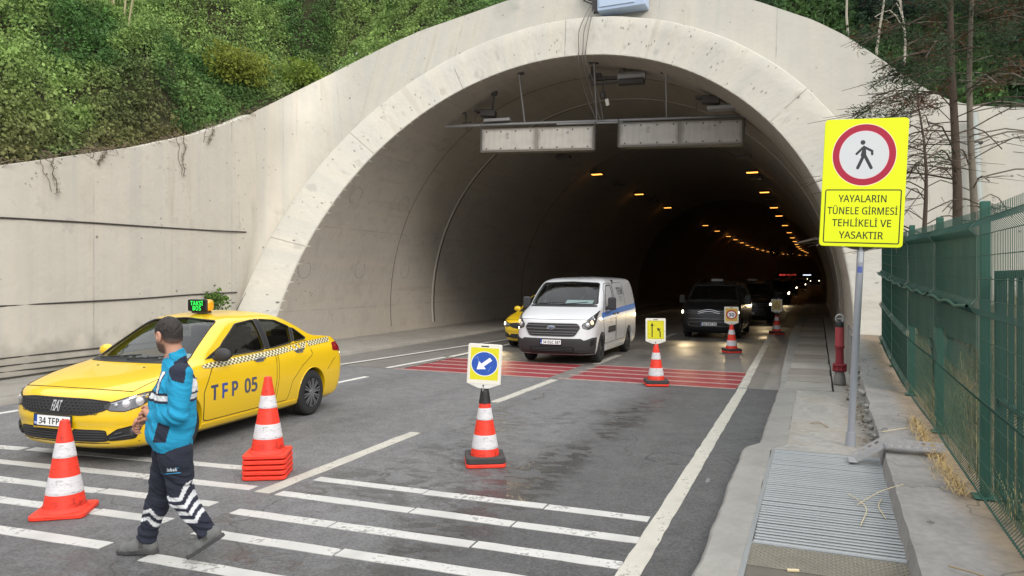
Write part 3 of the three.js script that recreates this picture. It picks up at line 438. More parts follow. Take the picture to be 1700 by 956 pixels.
// dry grass and weeds behind the fence and by the ledge
{
  const r = rng(95), blades = (n, f, col0, col1, name, label, parent) => { const list = [], cols = []; for (let i = 0; i < n; i++) { const s = f(); const a = r() * 6.28, h = s.h * (0.5 + r()), w = 0.0018 + 0.0022 * r(), d = V3(Math.cos(a), 0, Math.sin(a)), e = V3(-d.z, 0, d.x), p = s.p, q = p.clone().add(V3(0, h * 0.6, 0)).addScaledVector(d, h * 0.25 * s.b), t2 = p.clone().add(V3(0, h * (1 - 0.5 * (s.b > 1.5)), 0)).addScaledVector(d, h * 0.7 * s.b);
      const c = tone(col0, col1, r()); for (const v of [p.clone().addScaledVector(e, w), p.clone().addScaledVector(e, -w), q.clone().addScaledVector(e, w * 0.8), p.clone().addScaledVector(e, -w), q.clone().addScaledVector(e, -w * 0.8), q.clone().addScaledVector(e, w * 0.8), q.clone().addScaledVector(e, w * 0.8), q.clone().addScaledVector(e, -w * 0.8), t2]) { list.push(v.x, v.y, v.z); cols.push(...c); } }
    const g = new THREE.BufferGeometry(); g.setAttribute('position', new THREE.Float32BufferAttribute(list, 3)); g.setAttribute('color', new THREE.Float32BufferAttribute(cols, 3)); g.computeVertexNormals(); const m = part(numbered(name), g, new THREE.MeshStandardMaterial({ vertexColors: true, roughness: 0.9, side: THREE.DoubleSide }), scene); return tag(m, label, 'grass', null, 'stuff'); };
  blades(9000, () => { const L = 1.25 + 6 * r() * r(), t = 3 + 14 * r(); return { p: P(L, bankY(L, t) - 0.01, t), h: 0.14 + 0.35 * vnoise(L * 1.4, t * 1.4, 97), b: 0.5 + 0.8 * r() }; }, [0.33, 0.25, 0.12], [0.14, 0.17, 0.06], 'dry_grass', 'dry grass and weeds on the bank behind the green fence');
  blades(900, () => { const t = 6.6 + 3.2 * r(), L = 1.08 - 0.22 * r() * r() * r(); return { p: P(L, ledgeY(t) + 0.012, t), h: 0.04 + 0.08 * r(), b: 1.6 + r() }; }, [0.46, 0.36, 0.18], [0.40, 0.28, 0.12], 'straw', 'straw-coloured dead grass at the fence foot beside the cable tray');
}
// ---------------------------------------------------------------- tunnel fittings
const mGalv = mat([0.36, 0.36, 0.36], 0.55, { metalness: 0.5, bumpMap: roughBump, bumpScale: 0.002 }), mDarkSteel = mat([0.09, 0.085, 0.08], 0.7, { metalness: 0.3 }), mBlack = mat([0.015, 0.015, 0.016], 0.6), mRubber = mat([0.02, 0.02, 0.021], 0.85);
{
  const pos = [-6.45, 6.66, -21.1], turn = 0.139, tilt = -0.022;
  const g = thing('sign_gantry', 'grey steel beam hung on rods across the tunnel mouth carrying two sign boxes', 'gantry', pos, turn); g.rotation.z = tilt;
  part('beam', merge([rod(V3(-4.62, 0.1, 0), V3(4.62, 0.1, 0), 0.05, 0.05, 12), rod(V3(-0.9, 0.02, 0.12), V3(1.1, 0.02, 0.12), 0.03, 0.03, 10)]), mGalv, g);
  for (const [x, top] of [[-1.94, 1.42], [0.31, 1.62], [2.37, 1.24]]) { const h = new THREE.Group(); h.name = 'hanger'; g.add(h); part('rod', rod(V3(x, 0.1, 0), V3(x, top, 0.9 - 0.05), 0.028), mGalv, h); part('foot_plate', rbox(0.3, 0.05, 0.22, 0.015, x, top, 0.86), mDarkSteel, h); }
  const tPanel = tex(512, 256, (u, v) => { const a = fbm(u * 5, v * 3, 5, 401), s = fbm(u * 30, v * 1.2, 3, 403), e = Math.min(u, 1 - u, v * 0.6, (1 - v) * 0.6); const k = 0.50 * (0.9 + 0.25 * (a - 0.5) + 0.2 * (s - 0.5)) * lerp(0.62, 1, sstep(0, 0.07, e + 0.03 * (a - 0.5))); return [k, k * 0.95, k * 0.86]; });
  const mPan = mat(0xffffff, 0.5, { map: tPanel }), mFrame = mat([0.50, 0.48, 0.43], 0.5, { map: tPanel });
  [['pale riveted message sign box hanging left of the tunnel centre', -3.27, -0.06], ['pale riveted message sign box hanging right of the tunnel centre', 1.0, 0]].forEach(([label, x0, dy], k) => {
    const b = thing('sign_box', label, 'sign box', pos, turn); b.rotation.z = tilt; const w = 3.54, h = 0.74, y1 = -0.02 + dy, y0 = y1 - h;
    part('housing', rbox(w, h, 0.34, 0.02, x0 + w / 2, (y0 + y1) / 2, 0.1), mFrame, b);
    for (let i = 0; i < 2; i++) {
      const pw = w / 2 - 0.09, cx = x0 + w / 4 + i * w / 2, c = part('cover_panel', boxUV(rbox(pw, h - 0.1, 0.02, 0.006, 0, 0, 0), 0.6), mPan, b); c.position.set(cx, (y0 + y1) / 2 + 0.008, 0.278);
      const uv = c.geometry.attributes.uv; for (let j = 0; j < uv.count; j++) uv.setXY(j, 0.5 + c.geometry.attributes.position.getX(j) / pw, 0.5 + c.geometry.attributes.position.getY(j) / (h - 0.1));
      const bolts = []; for (const yy of [-0.26, 0.26]) for (let q = 0; q < 4; q++) bolts.push(new THREE.CylinderGeometry(0.02, 0.024, 0.014, 10).rotateX(PI / 2).translate(lerp(-0.7, 0.7, q / 3), yy, 0.016)); parts('bolt', split(bolts), mDarkSteel, c);
      part('lock', new THREE.CylinderGeometry(0.034, 0.04, 0.03, 14).rotateX(PI / 2).translate(-0.02 + i * 0.1, 0.19, 0.02), mGalv, c); if (!i) part('stamp', new THREE.TorusGeometry(0.028, 0.009, 6, 16).translate(-0.02, 0.07, 0.011), mGalv, c);
    }
    parts('bracket', split([box(x0 - 0.03, x0, y0 + 0.02, y1 + 0.12, 0.2, 0.26), box(x0 + w, x0 + w + 0.03, y0 + 0.02, y1 + 0.12, 0.2, 0.26), box(x0 + w, x0 + w + 0.05, y1 - 0.2, y1 - 0.1, 0.1, 0.2)]), mDarkSteel, b);
  });
}
{ // detector and lamp clusters on the crown
  const unit = (L, y, t, label, turn) => { const o = thing('floodlight', label, 'floodlight', [L, y, -t], turn); part('tray', rbox(0.85, 0.1, 0.4, 0.02, 0.1, 0, 0), mGalv, o); part('housing', merge([rbox(0.5, 0.22, 0.34, 0.05, -0.25, 0.22, 0).rotateZ(-0.12), rbox(0.3, 0.06, 0.3, 0.02, -0.5, 0.33, 0.02)]), mDarkSteel, o); part('arm', merge([rod(V3(-0.1, 0.2, 0), V3(0.05, 0.75, 0.25), 0.03), rod(V3(0.05, 0.75, 0.25), V3(0.05, 0.95, 0.25), 0.1), tube([V3(-0.5, 0.25, 0.1), V3(-0.62, 0.12, 0.1), V3(-0.6, -0.05, 0.05)], 0.014)]), mDarkSteel, o); return o; };
  unit(-9.35, 6.95, 20.75, 'dark floodlight on a grey tray over the left end of the gantry beam', 0.15);
  unit(-2.55, 6.78, 21.0, 'dark floodlight on a grey tray over the right end of the gantry beam', 0.1);
  const j = thing('junction_arm', 'small dark pipe bracket at the far left end of the gantry beam', 'bracket', [-10.6, 6.85, -20.6]); part('pipe', merge([rod(V3(0.35, -0.15, 0), V3(0.33, 0.35, 0.05), 0.03), rod(V3(0.33, 0.35, 0.05), V3(0.1, 0.55, 0.1), 0.04, 0.09), rod(V3(0.2, 0.1, 0), V3(0.5, 0.1, 0), 0.02)]), mDarkSteel, j);
  const p = thing('jet_projector', 'cylindrical dark projector bracketed under the crown of the tunnel mouth', 'projector', [-5.35, 7.86, -20.8], 0.12);
  part('barrel', merge([new THREE.CylinderGeometry(0.15, 0.15, 0.8, 20).rotateZ(PI / 2).translate(0.35, 0.06, 0), new THREE.CylinderGeometry(0.17, 0.17, 0.05, 20).rotateZ(PI / 2).translate(0.72, 0.06, 0), new THREE.CylinderGeometry(0.17, 0.17, 0.05, 20).rotateZ(PI / 2).translate(0.0, 0.06, 0)]), mGalv, p); part('shield', rbox(0.76, 0.14, 0.3, 0.03, 0.34, -0.12, 0.02), mDarkSteel, p);
  part('bracket', merge([rod(V3(0.12, 0.1, 0), V3(0.12, 0.48, 0.05), 0.04), rod(V3(0.12, 0.42, 0.05), V3(0.12, 0.5, 0.05), 0.15), box(-0.85, 0.0, 0.0, 0.08, -0.06, 0.06), box(-0.85, 0.0, -0.14, -0.08, 0.02, 0.1), rod(V3(-0.8, -0.1, 0), V3(-0.8, 0.45, 0.05), 0.045), box(-0.9, -0.55, 0.08, 0.2, -0.1, 0.1)]), mDarkSteel, p);
  const b = thing('hanging_lamp', 'small lamp with a paper tag dangling left of the projector', 'lamp', [-5.85, 7.5, -20.75]); part('drop_rod', rod(V3(0, 0.0, 0), V3(0, 0.4, 0), 0.022), mDarkSteel, b); part('lamp_head', lathe([[0, -0.18], [0.06, -0.17], [0.09, -0.1], [0.07, 0], [0.03, 0.06], [0, 0.07]], 16), mDarkSteel, b); part('paper_tag', box(0.02, 0.12, -0.42, -0.22, -0.002, 0.002).rotateZ(0.2), mat([0.7, 0.68, 0.62], 0.8), b);
}
{ // ceiling lamps, two rows
  const src = thing('tunnel_lamp', 'x', 'tunnel lamp', [0, 0, 0]); scene.remove(src);
  part('housing', rbox(0.62, 0.11, 0.34, 0.03, 0, 0.06, 0), mat([0.12, 0.11, 0.1], 0.6), src);
  const glow = new THREE.MeshStandardMaterial({ color: lin(0.9, 0.6, 0.3), emissive: lin(1, 0.42, 0.07), emissiveIntensity: 2.6, roughness: 0.5 }), off = mat([0.16, 0.15, 0.14], 0.3);
  part('diffuser', rbox(0.5, 0.03, 0.26, 0.01, 0, -0.005, 0), off, src); used.tunnel_lamp = -1;
  const add = (L, t, lit, side, k) => {
    const y = AY + 7.0 * Math.sin(Math.acos((L - AX) / 7.0)), p = [L + bendX(t), y + bendY(t), -t], ord = ['first', 'second', 'third', 'fourth', 'fifth', 'sixth'][k], lab = lit ? (ord ? `lit orange ceiling lamp, ${ord} lit one from the mouth in the ${side} row` : `tiny lit ceiling lamps far down the ${side} row, merging into a dotted line`) : `unlit grey ceiling lamp, ${ord} unlit one from the mouth in the ${side} row`, grp = `${lit ? 'lit' : 'unlit'} ceiling lamps of the ${side} row`;
    const o = dup(src, p, undefined, lab, grp); const d = o.children.find(c => c.name === 'diffuser'); d.material = lit ? glow : off;
    if (lit) { const l = new THREE.PointLight(0xffa858, t > 88 ? 0.42 : 0.06, 60, 2); l.position.set(p[0], p[1] - 0.09, p[2]); l.castShadow = true; l.shadow.radius = 6; scene.add(l); }
  };
  [29.4, 39.1, 48, 57.5].forEach((t, k) => add(-10.03, t, false, 'left', k));
  [34.5, 43.7, 52.8, 72, 81, 91.8, 100, 109, 117.7, 126.5, 135.5, 145, 154, 163, 172, 181, 190, 199, 210, 221, 232, 243, 256, 270].forEach((t, k) => add(-10.03, t, true, 'left', k));
  [30.7, 37.4, 47.5, 66].forEach((t, k) => add(-2.78, t, false, 'right', k));
  [35.1, 43.5, 53.2, 60.4, 71.5, 82.9, 93.6, 103, 112, 121, 130, 139, 148, 157, 166, 176, 187, 198, 210, 222, 234, 246, 260].forEach((t, k) => add(-2.78, t, true, 'right', k));
}
{ // jet fans and an overhead display far inside
  for (const [L, l] of [[-7.5, 'left of the two dark jet fans hanging far inside the tunnel'], [-4.6, 'right of the two dark jet fans hanging far inside the tunnel']]) { const t = 140, o = thing('jet_fan', l, 'fan', [L + bendX(t), 6.75 + bendY(t), -t], 0, 'jet fans far inside the tunnel'); part('casing', lathe([[0.55, -1.6], [0.72, -1.7], [0.8, -1.5], [0.8, 1.5], [0.72, 1.7], [0.55, 1.6], [0.55, -1.6]], 28).rotateX(PI / 2), mDarkSteel, o); part('rotor', merge([new THREE.CylinderGeometry(0.2, 0.2, 1, 14).rotateX(PI / 2), ...[0, 1, 2, 3, 4, 5].map(i => box(-0.07, 0.07, 0.15, 0.56, 0.3, 0.33).rotateZ(i * PI / 3))]), mDarkSteel, o); part('hanger', merge([rod(V3(-0.5, 0.7, -1), V3(-0.5, 1.4, -1), 0.05), rod(V3(0.5, 0.7, -1), V3(0.5, 1.4, -1), 0.05), rod(V3(-0.5, 0.7, 1), V3(-0.5, 1.4, 1), 0.05), rod(V3(0.5, 0.7, 1), V3(0.5, 1.4, 1), 0.05)]), mDarkSteel, o); }
  const t = 190, d = thing('display_sign', 'far overhead display with red and white lights deep in the tunnel', 'display', [-10.3 + bendX(t), 1.9 + bendY(t), -t]);
  part('casing', rbox(9, 1.0, 0.3, 0.05, 2, 0.15, 0), mBlack, d); const dots = []; const r = rng(9); for (let i = 0; i < 26; i++) dots.push(box(-1.8 + i * 0.15, -1.7 + i * 0.15, 0.05 + 0.22 * Math.floor(r() * 3) / 2, 0.2 + 0.22 * Math.floor(r() * 3) / 2, 0.16, 0.19)); part('red_light', merge(dots), new THREE.MeshStandardMaterial({ color: 0x220000, emissive: lin(1, 0.08, 0.06), emissiveIntensity: 0.8 }), d); part('white_light', box(3.6, 5.4, 0.1, 0.3, 0.16, 0.19), new THREE.MeshStandardMaterial({ color: 0x222222, emissive: lin(0.8, 0.9, 1), emissiveIntensity: 1.6 }), d);
  part('hanger', merge([rod(V3(-2, 0.6, 0), V3(-2, 5.5, 0), 0.06), rod(V3(6, 0.6, 0), V3(6, 5, 0), 0.06)]), mDarkSteel, d);
}
{ // control cabinet above the arch and its cables
  const y = 9.5, c = thing('control_cabinet', 'pale blue steel cabinet on the wall above the crown of the arch', 'cabinet', [-5.0, y, -(D0 + RAKE * y - 0.1)]);
  part('casing', rbox(1.36, 1.5, 0.5, 0.03, 0, 0.72, 0.15), mat([0.42, 0.53, 0.70], 0.45), c); part('door', rbox(1.0, 1.34, 0.03, 0.012, -0.12, 0.74, 0.41), mat([0.47, 0.58, 0.74], 0.45), c); part('label_plate', rbox(0.52, 0.14, 0.012, 0.004, -0.05, 0.6, 0.431), mat([0.75, 0.72, 0.6], 0.6), c); part('side_box', rbox(0.18, 0.5, 0.2, 0.02, -0.8, 0.3, 0.1), mDarkSteel, c);
  const q = (L, yy, d = -0.44) => P(L, yy, D0 + RAKE * yy + d);
  [[-5.9, 0.0], [-5.82, 0.05], [-6.02, -0.03]].forEach(([L, s], i) => single('cable', tube([q(L + 0.1, 10.8, -0.05), q(L - 0.02, 9.9, -0.1), q(L, 9.42, -0.45), q(L - 0.12 + s, 8.9, -0.34), q(L - 0.16, 8.36, -0.06), P(L - 0.2, 8.16, 19.55), P(L - 0.22 + s * 2, 7.4, 20.6), P(L - 0.1, 6.75, 21.05)], 0.014, 50, 5), mat([0.2, 0.19, 0.18], 0.8), ['middle of the three cables hanging from the cabinet over the arch ring', 'right of the three cables hanging from the cabinet over the arch ring', 'left of the three cables hanging from the cabinet over the arch ring'][i], 'cable', 'cables over the arch ring'));
  const loops = []; for (let i = 0; i < 4; i++) loops.push(tube([q(-5.95, 9.9 + i * 0.1, -0.1), q(-6.25 - i * 0.05, 10.1 + i * 0.12, -0.2), q(-6.1, 10.5, -0.2), q(-5.8, 10.3 + i * 0.1, -0.12)], 0.018, 24, 5)); single('cable_coil', merge(loops), mBlack, 'black cable loops left of the pale blue cabinet', 'cable');
  const pp = thing('drainpipe', 'grey drainpipe on the right wall behind the bare trunks', 'pipe', [0, 0, 0]); part('pipe', tube([P(3.05, 5.5, 17.9), P(2.95, 3.3, 16.75), P(2.9, 1.2, 15.85)], 0.08, 10, 10), mat([0.30, 0.33, 0.31], 0.6), pp); parts('pipe_clamp', split([4.8, 3.4, 2.0].map(y2 => rbox(0.24, 0.06, 0.2, 0.02, interp(y2, [1.2, 3.3, 5.5], [2.9, 2.95, 3.05]), y2, -interp(y2, [1.2, 3.3, 5.5], [15.85, 16.75, 17.9])))), mDarkSteel, pp);
  single('wall_spout', rod(P(-8.2, 10.45, 20.2), P(-8.22, 10.75, 20.1), 0.05), mGalv, 'small grey spout on the head wall near the top edge, left of the cabinet', 'spout');
}

// ---------------------------------------------------------------- cones and temporary signs
const tDirt = tex(512, 512, (u, v) => { const a = fbm(u * 6, v * 5, 5, 431, 6), b = fbm(u * 40, v * 26, 3, 433), s = fbm(u * 9, v * 60, 3, 437); const w = clamp(sstep(0.56, 0.72, 0.6 * a + 0.4 * b) * 0.55 + sstep(0.66, 0.74, s) * 0.4 + 0.25 * sstep(0.25, 0, v)); return [lerp(1, 0.35, w), lerp(1, 0.34, w), lerp(1, 0.32, w)]; });
const mCone = mat([0.86, 0.045, 0.02], 0.5, { map: tDirt, bumpMap: roughBump, bumpScale: 0.003 }), mBand = mat([0.66, 0.65, 0.67], 0.45, { map: tDirt }), mWeight = mat([0.05, 0.05, 0.05], 0.85, { bumpMap: roughBump, bumpScale: 0.008 });
function coneBody(o, H = 0.74) {
  const R = k => lerp(0.166, 0.036, k), ring = (a, b, e = 0) => { const pts = []; for (let i = 0; i <= 6; i++) { const k = lerp(a, b, i / 6); pts.push([R(k) + e, 0.045 + k * H]); } return lathe(pts, 40); };
  part('cone_body', merge([ring(0, 0.97), lathe([[0.040, 0.045 + 0.97 * H], [0.036, 0.045 + H], [0.03, 0.05 + H], [0.0, 0.05 + H]], 30), lathe([[0.19, 0.036], [0.172, 0.055], [0.166, 0.07]], 40)]), mCone, o);
  part('white_band', ring(0.18, 0.375, 0.002), mBand, o); part('white_band', ring(0.59, 0.757, 0.002), mBand, o);
  const sh = new THREE.Shape(), s = 0.205, c = 0.05; sh.moveTo(-s + c, -s); sh.lineTo(s - c, -s); sh.quadraticCurveTo(s, -s, s, -s + c); sh.lineTo(s, s - c); sh.quadraticCurveTo(s, s, s - c, s); sh.lineTo(-s + c, s); sh.quadraticCurveTo(-s, s, -s, s - c); sh.lineTo(-s, -s + c); sh.quadraticCurveTo(-s, -s, -s + c, -s);
  part('base', new THREE.ExtrudeGeometry(sh, { depth: 0.022, bevelEnabled: true, bevelThickness: 0.008, bevelSize: 0.008, bevelSegments: 3, curveSegments: 8 }).rotateX(-PI / 2).translate(0, 0.008, 0), mCone, o); return o;
}
const cone0 = coneBody(thing('traffic_cone', 'red and white traffic cone standing alone left of the walking man', 'traffic cone', [-5.92, 0.002, -4.2], 0.62));
for (let i = 0; i < 5; i++) { const c = dup(cone0, [-5.14 + 0.0015 * Math.sin(i * 9), 0.004 + i * 0.052, -5.8], 0.5 + 0.02 * Math.sin(i * 5), ['lowest cone of the stack of five, only its base showing', 'second lowest cone of the stack of five, only its base edge showing', 'middle cone of the stack of five, only its base edge showing', 'fourth cone up in the stack of five, just under the top one', 'topmost cone of the stack, right of the man in front of the taxi'][i]); c.userData.group = 'cones stacked in front of the taxi'; }
const signCone = coneBody(thing('traffic_cone', 'cone holding the blue arrow sign, weighted with a black slab', 'traffic cone', [-3.31, 0.002, -7.08], 0.5));
{ const sh = new THREE.Shape(), s = 0.2, c = 0.03; sh.moveTo(-s + c, -s); sh.lineTo(s - c, -s); sh.lineTo(s, -s + c); sh.lineTo(s, s - c); sh.lineTo(s - c, s); sh.lineTo(-s + c, s); sh.lineTo(-s, s - c); sh.lineTo(-s, -s + c); const ho = new THREE.Path(); ho.absarc(0, 0, 0.17, 0, PI * 2, true); sh.holes.push(ho); part('weight_slab', new THREE.ExtrudeGeometry(sh, { depth: 0.045, bevelEnabled: true, bevelThickness: 0.01, bevelSize: 0.01, bevelSegments: 2, curveSegments: 16 }).rotateX(-PI / 2).translate(0, 0.05, 0), mWeight, signCone);
  part('sleeve', lathe([[0.066, 0.655], [0.055, 0.72], [0.048, 0.77], [0.04, 0.81], [0, 0.81]], 20), mBlack, signCone); }
const coneSpots = [[-3.31, 7.08], [-2.78, 13.5, 'cone holding the yellow lane-merge arrow sign beside the red strips', 0.35], [-2.13, 20.25, 'cone holding the 30 speed sign in front of the black van', 0.6], [-1.34, 27.5, 'cone with the triangle warning sign, farthest into the tunnel', 0.5]];
coneSpots.slice(1).forEach(([L, t, l, a]) => { const c = dup(signCone, [L, 0.01, -t], a, l); if (t < 25) c.children = c.children.filter(x => x.name !== 'sleeve'); });
function boardTex(draw) { return canvasTex(420, 560, (g, w, h) => { g.fillStyle = '#e3e0d2'; g.fillRect(0, 0, w, h); g.fillStyle = '#d9d222'; g.fillRect(26, 44, w - 52, h - 100); draw(g, w, h); g.fillStyle = '#222'; g.fillRect(w / 2 - 50, 14, 100, 18); g.strokeStyle = 'rgba(90,90,80,.35)'; for (let i = 0; i < 14; i++) { g.beginPath(); const x = hash(i, 1, 7) * w, y = hash(i, 2, 7) * h; g.moveTo(x, y); g.lineTo(x + 40 * (hash(i, 3, 7) - 0.5), y + 50 * (hash(i, 4, 7) - 0.5)); g.stroke(); } }); }
const draws = [
  (g, w, h) => { const cx = w / 2, cy = 272, R = 178; g.fillStyle = '#e9ecf0'; g.beginPath(); g.arc(cx, cy, R, 0, 7); g.fill(); g.fillStyle = '#2a55ae'; g.beginPath(); g.arc(cx, cy, R - 10, 0, 7); g.fill(); g.save(); g.translate(cx, cy); g.rotate(PI * 0.75 + 0.08); g.fillStyle = '#f0f2f4'; g.beginPath(); g.moveTo(130, 0); g.lineTo(30, -72); g.lineTo(30, -26); g.lineTo(-110, -26); g.lineTo(-110, 26); g.lineTo(30, 26); g.lineTo(30, 72); g.fill(); g.restore(); g.strokeStyle = 'rgba(220,228,240,.7)'; g.lineWidth = 3; g.beginPath(); g.moveTo(70, 200); g.lineTo(120, 175); g.lineTo(135, 260); g.moveTo(260, 390); g.lineTo(300, 300); g.moveTo(280, 140); g.lineTo(250, 110); g.stroke(); },
  (g, w, h) => { g.strokeStyle = '#4a4a30'; g.lineWidth = 4; g.strokeRect(40, 58, w - 80, h - 128); g.fillStyle = '#2b2a18'; g.fillRect(120, 170, 24, 290); g.beginPath(); g.moveTo(132, 90); g.lineTo(168, 180); g.lineTo(96, 180); g.fill(); g.strokeStyle = '#2b2a18'; g.lineWidth = 24; g.beginPath(); g.moveTo(310, 460); g.lineTo(310, 350); g.quadraticCurveTo(308, 310, 276, 268); g.stroke(); g.beginPath(); g.moveTo(238, 222); g.lineTo(318, 250); g.lineTo(256, 306); g.fill(); },
  (g, w, h) => { g.fillStyle = '#d8b350'; g.fillRect(26, 44, w - 52, h - 100); const cx = w / 2, cy = 270; g.fillStyle = '#b01f28'; g.beginPath(); g.arc(cx, cy, 168, 0, 7); g.fill(); g.fillStyle = '#f1eeea'; g.beginPath(); g.arc(cx, cy, 126, 0, 7); g.fill(); g.fillStyle = '#1d2350'; g.font = 'bold 170px sans-serif'; g.textAlign = 'center'; g.textBaseline = 'middle'; g.fillText('30', cx, cy + 6); },
  (g, w, h) => { g.fillStyle = '#d6c380'; g.fillRect(26, 44, w - 52, h - 100); g.strokeStyle = '#8a4a1c'; g.lineWidth = 26; g.lineJoin = 'round'; g.beginPath(); g.moveTo(210, 130); g.lineTo(335, 350); g.lineTo(85, 350); g.closePath(); g.stroke(); g.fillStyle = '#4a3418'; g.fillRect(202, 210, 16, 80); g.fillRect(202, 304, 16, 18); g.fillRect(90, 400, 240, 22); }];
const boardLabels = ['yellow board with a white arrow on a blue disc, mounted on the nearest sign cone', 'yellow board with one straight and one merging black arrow', 'yellowish board with a 30 speed limit disc', 'pale board with an exclamation mark triangle, deepest in the tunnel'];
coneSpots.forEach(([L, t], i) => {
  const yb = [0.82, 0.78, 0.76, 0.78][i], o = thing('sign_board', boardLabels[i], 'temporary sign', [L, yb, -(t - 0.04)], 0.28 - 0.05 * i), W = 0.36, H = 0.42;
  if (i === 0) o.rotation.z = -0.05;
  const sh = new THREE.Shape(), a = W / 2, c = 0.02; sh.moveTo(-a, 0.05); sh.lineTo(-0.05, 0); sh.lineTo(0.05, 0); sh.lineTo(a, 0.05); sh.lineTo(a, 0.05 + H - c); sh.quadraticCurveTo(a, 0.05 + H, a - c, 0.05 + H); sh.lineTo(-a + c, 0.05 + H); sh.quadraticCurveTo(-a, 0.05 + H, -a, 0.05 + H - c);
  part('board', new THREE.ExtrudeGeometry(sh, { depth: 0.018, bevelEnabled: true, bevelThickness: 0.004, bevelSize: 0.004, bevelSegments: 2 }).translate(0, 0, -0.02), mat([0.72, 0.71, 0.66], 0.5), o);
  part('sign_face', new THREE.PlaneGeometry(W - 0.012, H).translate(0, 0.05 + H / 2 - 0.004, 0.0045), mat(0xffffff, 0.45, { map: boardTex(draws[i]) }), o);
  part('screw', new THREE.CylinderGeometry(0.008, 0.008, 0.01, 10).rotateX(PI / 2).translate(0, 0.03, 0.006), mDarkSteel, o); part('stub', rod(V3(0, -0.16, -0.01), V3(0, 0.03, -0.01), 0.014), mGalv, o);
});

// ---------------------------------------------------------------- big yellow sign, standpipe, cable tray
{
  const o = thing('road_sign', 'tall fluorescent yellow no-pedestrians sign with red ring on a leaning grey pole', 'road sign', [0.34, walkY, -8.95]); o.rotation.z = -0.048;
  part('pole', merge([new THREE.CylinderGeometry(0.038, 0.038, 3.55, 20).translate(0, 1.77, 0), new THREE.CylinderGeometry(0.052, 0.056, 0.16, 20).translate(0, 0.08, 0)]), mat([0.36, 0.38, 0.42], 0.5, { metalness: 0.3, bumpMap: roughBump, bumpScale: 0.003 }), o);
  part('sticker', new THREE.CylinderGeometry(0.0386, 0.0386, 0.07, 16, 1, true, -0.7, 1.4).translate(0, 1.98, 0), mat([0.10, 0.14, 0.42], 0.5), o); part('sticker', new THREE.CylinderGeometry(0.0387, 0.0387, 0.12, 16, 1, true, -0.7, 1.4).translate(0, 2.12, 0), mat([0.5, 0.52, 0.55], 0.5), o);
  const face = canvasTex(920, 1460, (g, w, h) => {
    g.fillStyle = '#e9f500'; g.fillRect(0, 0, w, h);
    const cx = w / 2 - 8, cy = 410; g.fillStyle = '#f6e6c8'; g.beginPath(); g.arc(cx, cy, 358, 0, 7); g.fill(); g.fillStyle = '#ad1c3c'; g.beginPath(); g.arc(cx, cy, 350, 0, 7); g.fill(); g.fillStyle = '#e6c8cd'; g.beginPath(); g.arc(cx, cy, 276, 0, 7); g.fill(); g.fillStyle = '#d3d8da'; g.beginPath(); g.arc(cx, cy, 268, 0, 7); g.fill();
    g.fillStyle = '#35383a'; g.strokeStyle = '#35383a'; g.lineCap = 'round'; g.lineJoin = 'round'; g.beginPath(); g.arc(cx - 18, cy - 142, 27, 0, 7); g.fill();
    g.lineWidth = 40; g.beginPath(); g.moveTo(cx - 2, cy - 84); g.lineTo(cx + 6, cy + 10); g.stroke(); g.beginPath(); g.moveTo(cx + 2, cy - 70); g.lineTo(cx - 16, cy + 5); g.stroke();
    g.lineWidth = 36; g.beginPath(); g.moveTo(cx - 2, cy + 5); g.lineTo(cx - 62, cy + 148); g.stroke(); g.beginPath(); g.moveTo(cx + 8, cy + 5); g.lineTo(cx + 86, cy + 148); g.stroke();
    g.lineWidth = 27; g.beginPath(); g.moveTo(cx - 18, cy - 78); g.lineTo(cx - 82, cy - 12); g.stroke(); g.beginPath(); g.moveTo(cx + 12, cy - 82); g.lineTo(cx + 88, cy - 42); g.lineTo(cx + 90, cy - 6); g.stroke();
    g.strokeStyle = '#2a2c14'; g.lineWidth = 13; g.beginPath(); const x0 = 44, y0 = 812, x1 = w - 40, y1 = h - 40, r = 18; g.moveTo(x0 + r, y0); g.arcTo(x1, y0, x1, y1, r); g.arcTo(x1, y1, x0, y1, r); g.arcTo(x0, y1, x0, y0, r); g.arcTo(x0, y0, x1, y0, r); g.closePath(); g.stroke();
    g.fillStyle = '#2f3212'; g.font = '112px sans-serif'; g.textAlign = 'center'; g.textBaseline = 'middle'; g.lineWidth = 3; g.strokeStyle = '#2f3212';
    [['YAYALARIN', 540], ['TÜNELE GİRMESİ', 780], ['TEHLİKELİ VE', 660], ['YASAKTIR', 490]].forEach(([s, wd], i) => { const k = wd / g.measureText(s).width; g.save(); g.translate(w / 2 + 4, 912 + i * 140); g.scale(k, 1); g.fillText(s, 0, 0); g.strokeText(s, 0, 0); g.restore(); });
  });
  const W = 0.83, H = 1.41, yb = 2.235, sh = new THREE.Shape(), a = W / 2, c = 0.045; sh.moveTo(-a + c, 0); sh.lineTo(a - c, 0); sh.quadraticCurveTo(a, 0, a, c); sh.lineTo(a, H - c); sh.quadraticCurveTo(a, H, a - c, H); sh.lineTo(-a + c, H); sh.quadraticCurveTo(-a, H, -a, H - c); sh.lineTo(-a, c); sh.quadraticCurveTo(-a, 0, -a + c, 0);
  const pg = new THREE.ExtrudeGeometry(sh, { depth: 0.02, bevelEnabled: true, bevelThickness: 0.004, bevelSize: 0.004, bevelSegments: 2, curveSegments: 8 }).translate(-0.015, yb, 0.042); const pl = part('plate', pg, mat([0.70, 0.80, 0.01], 0.5), o);
  const fg = new THREE.ShapeGeometry(sh, 8), uv = fg.attributes.uv, p = fg.attributes.position; for (let i = 0; i < uv.count; i++) uv.setXY(i, p.getX(i) / W + 0.5, p.getY(i) / H); fg.translate(-0.015, yb, 0.0675); part('sign_face', fg, mat(0xffffff, 0.5, { map: face }), pl);
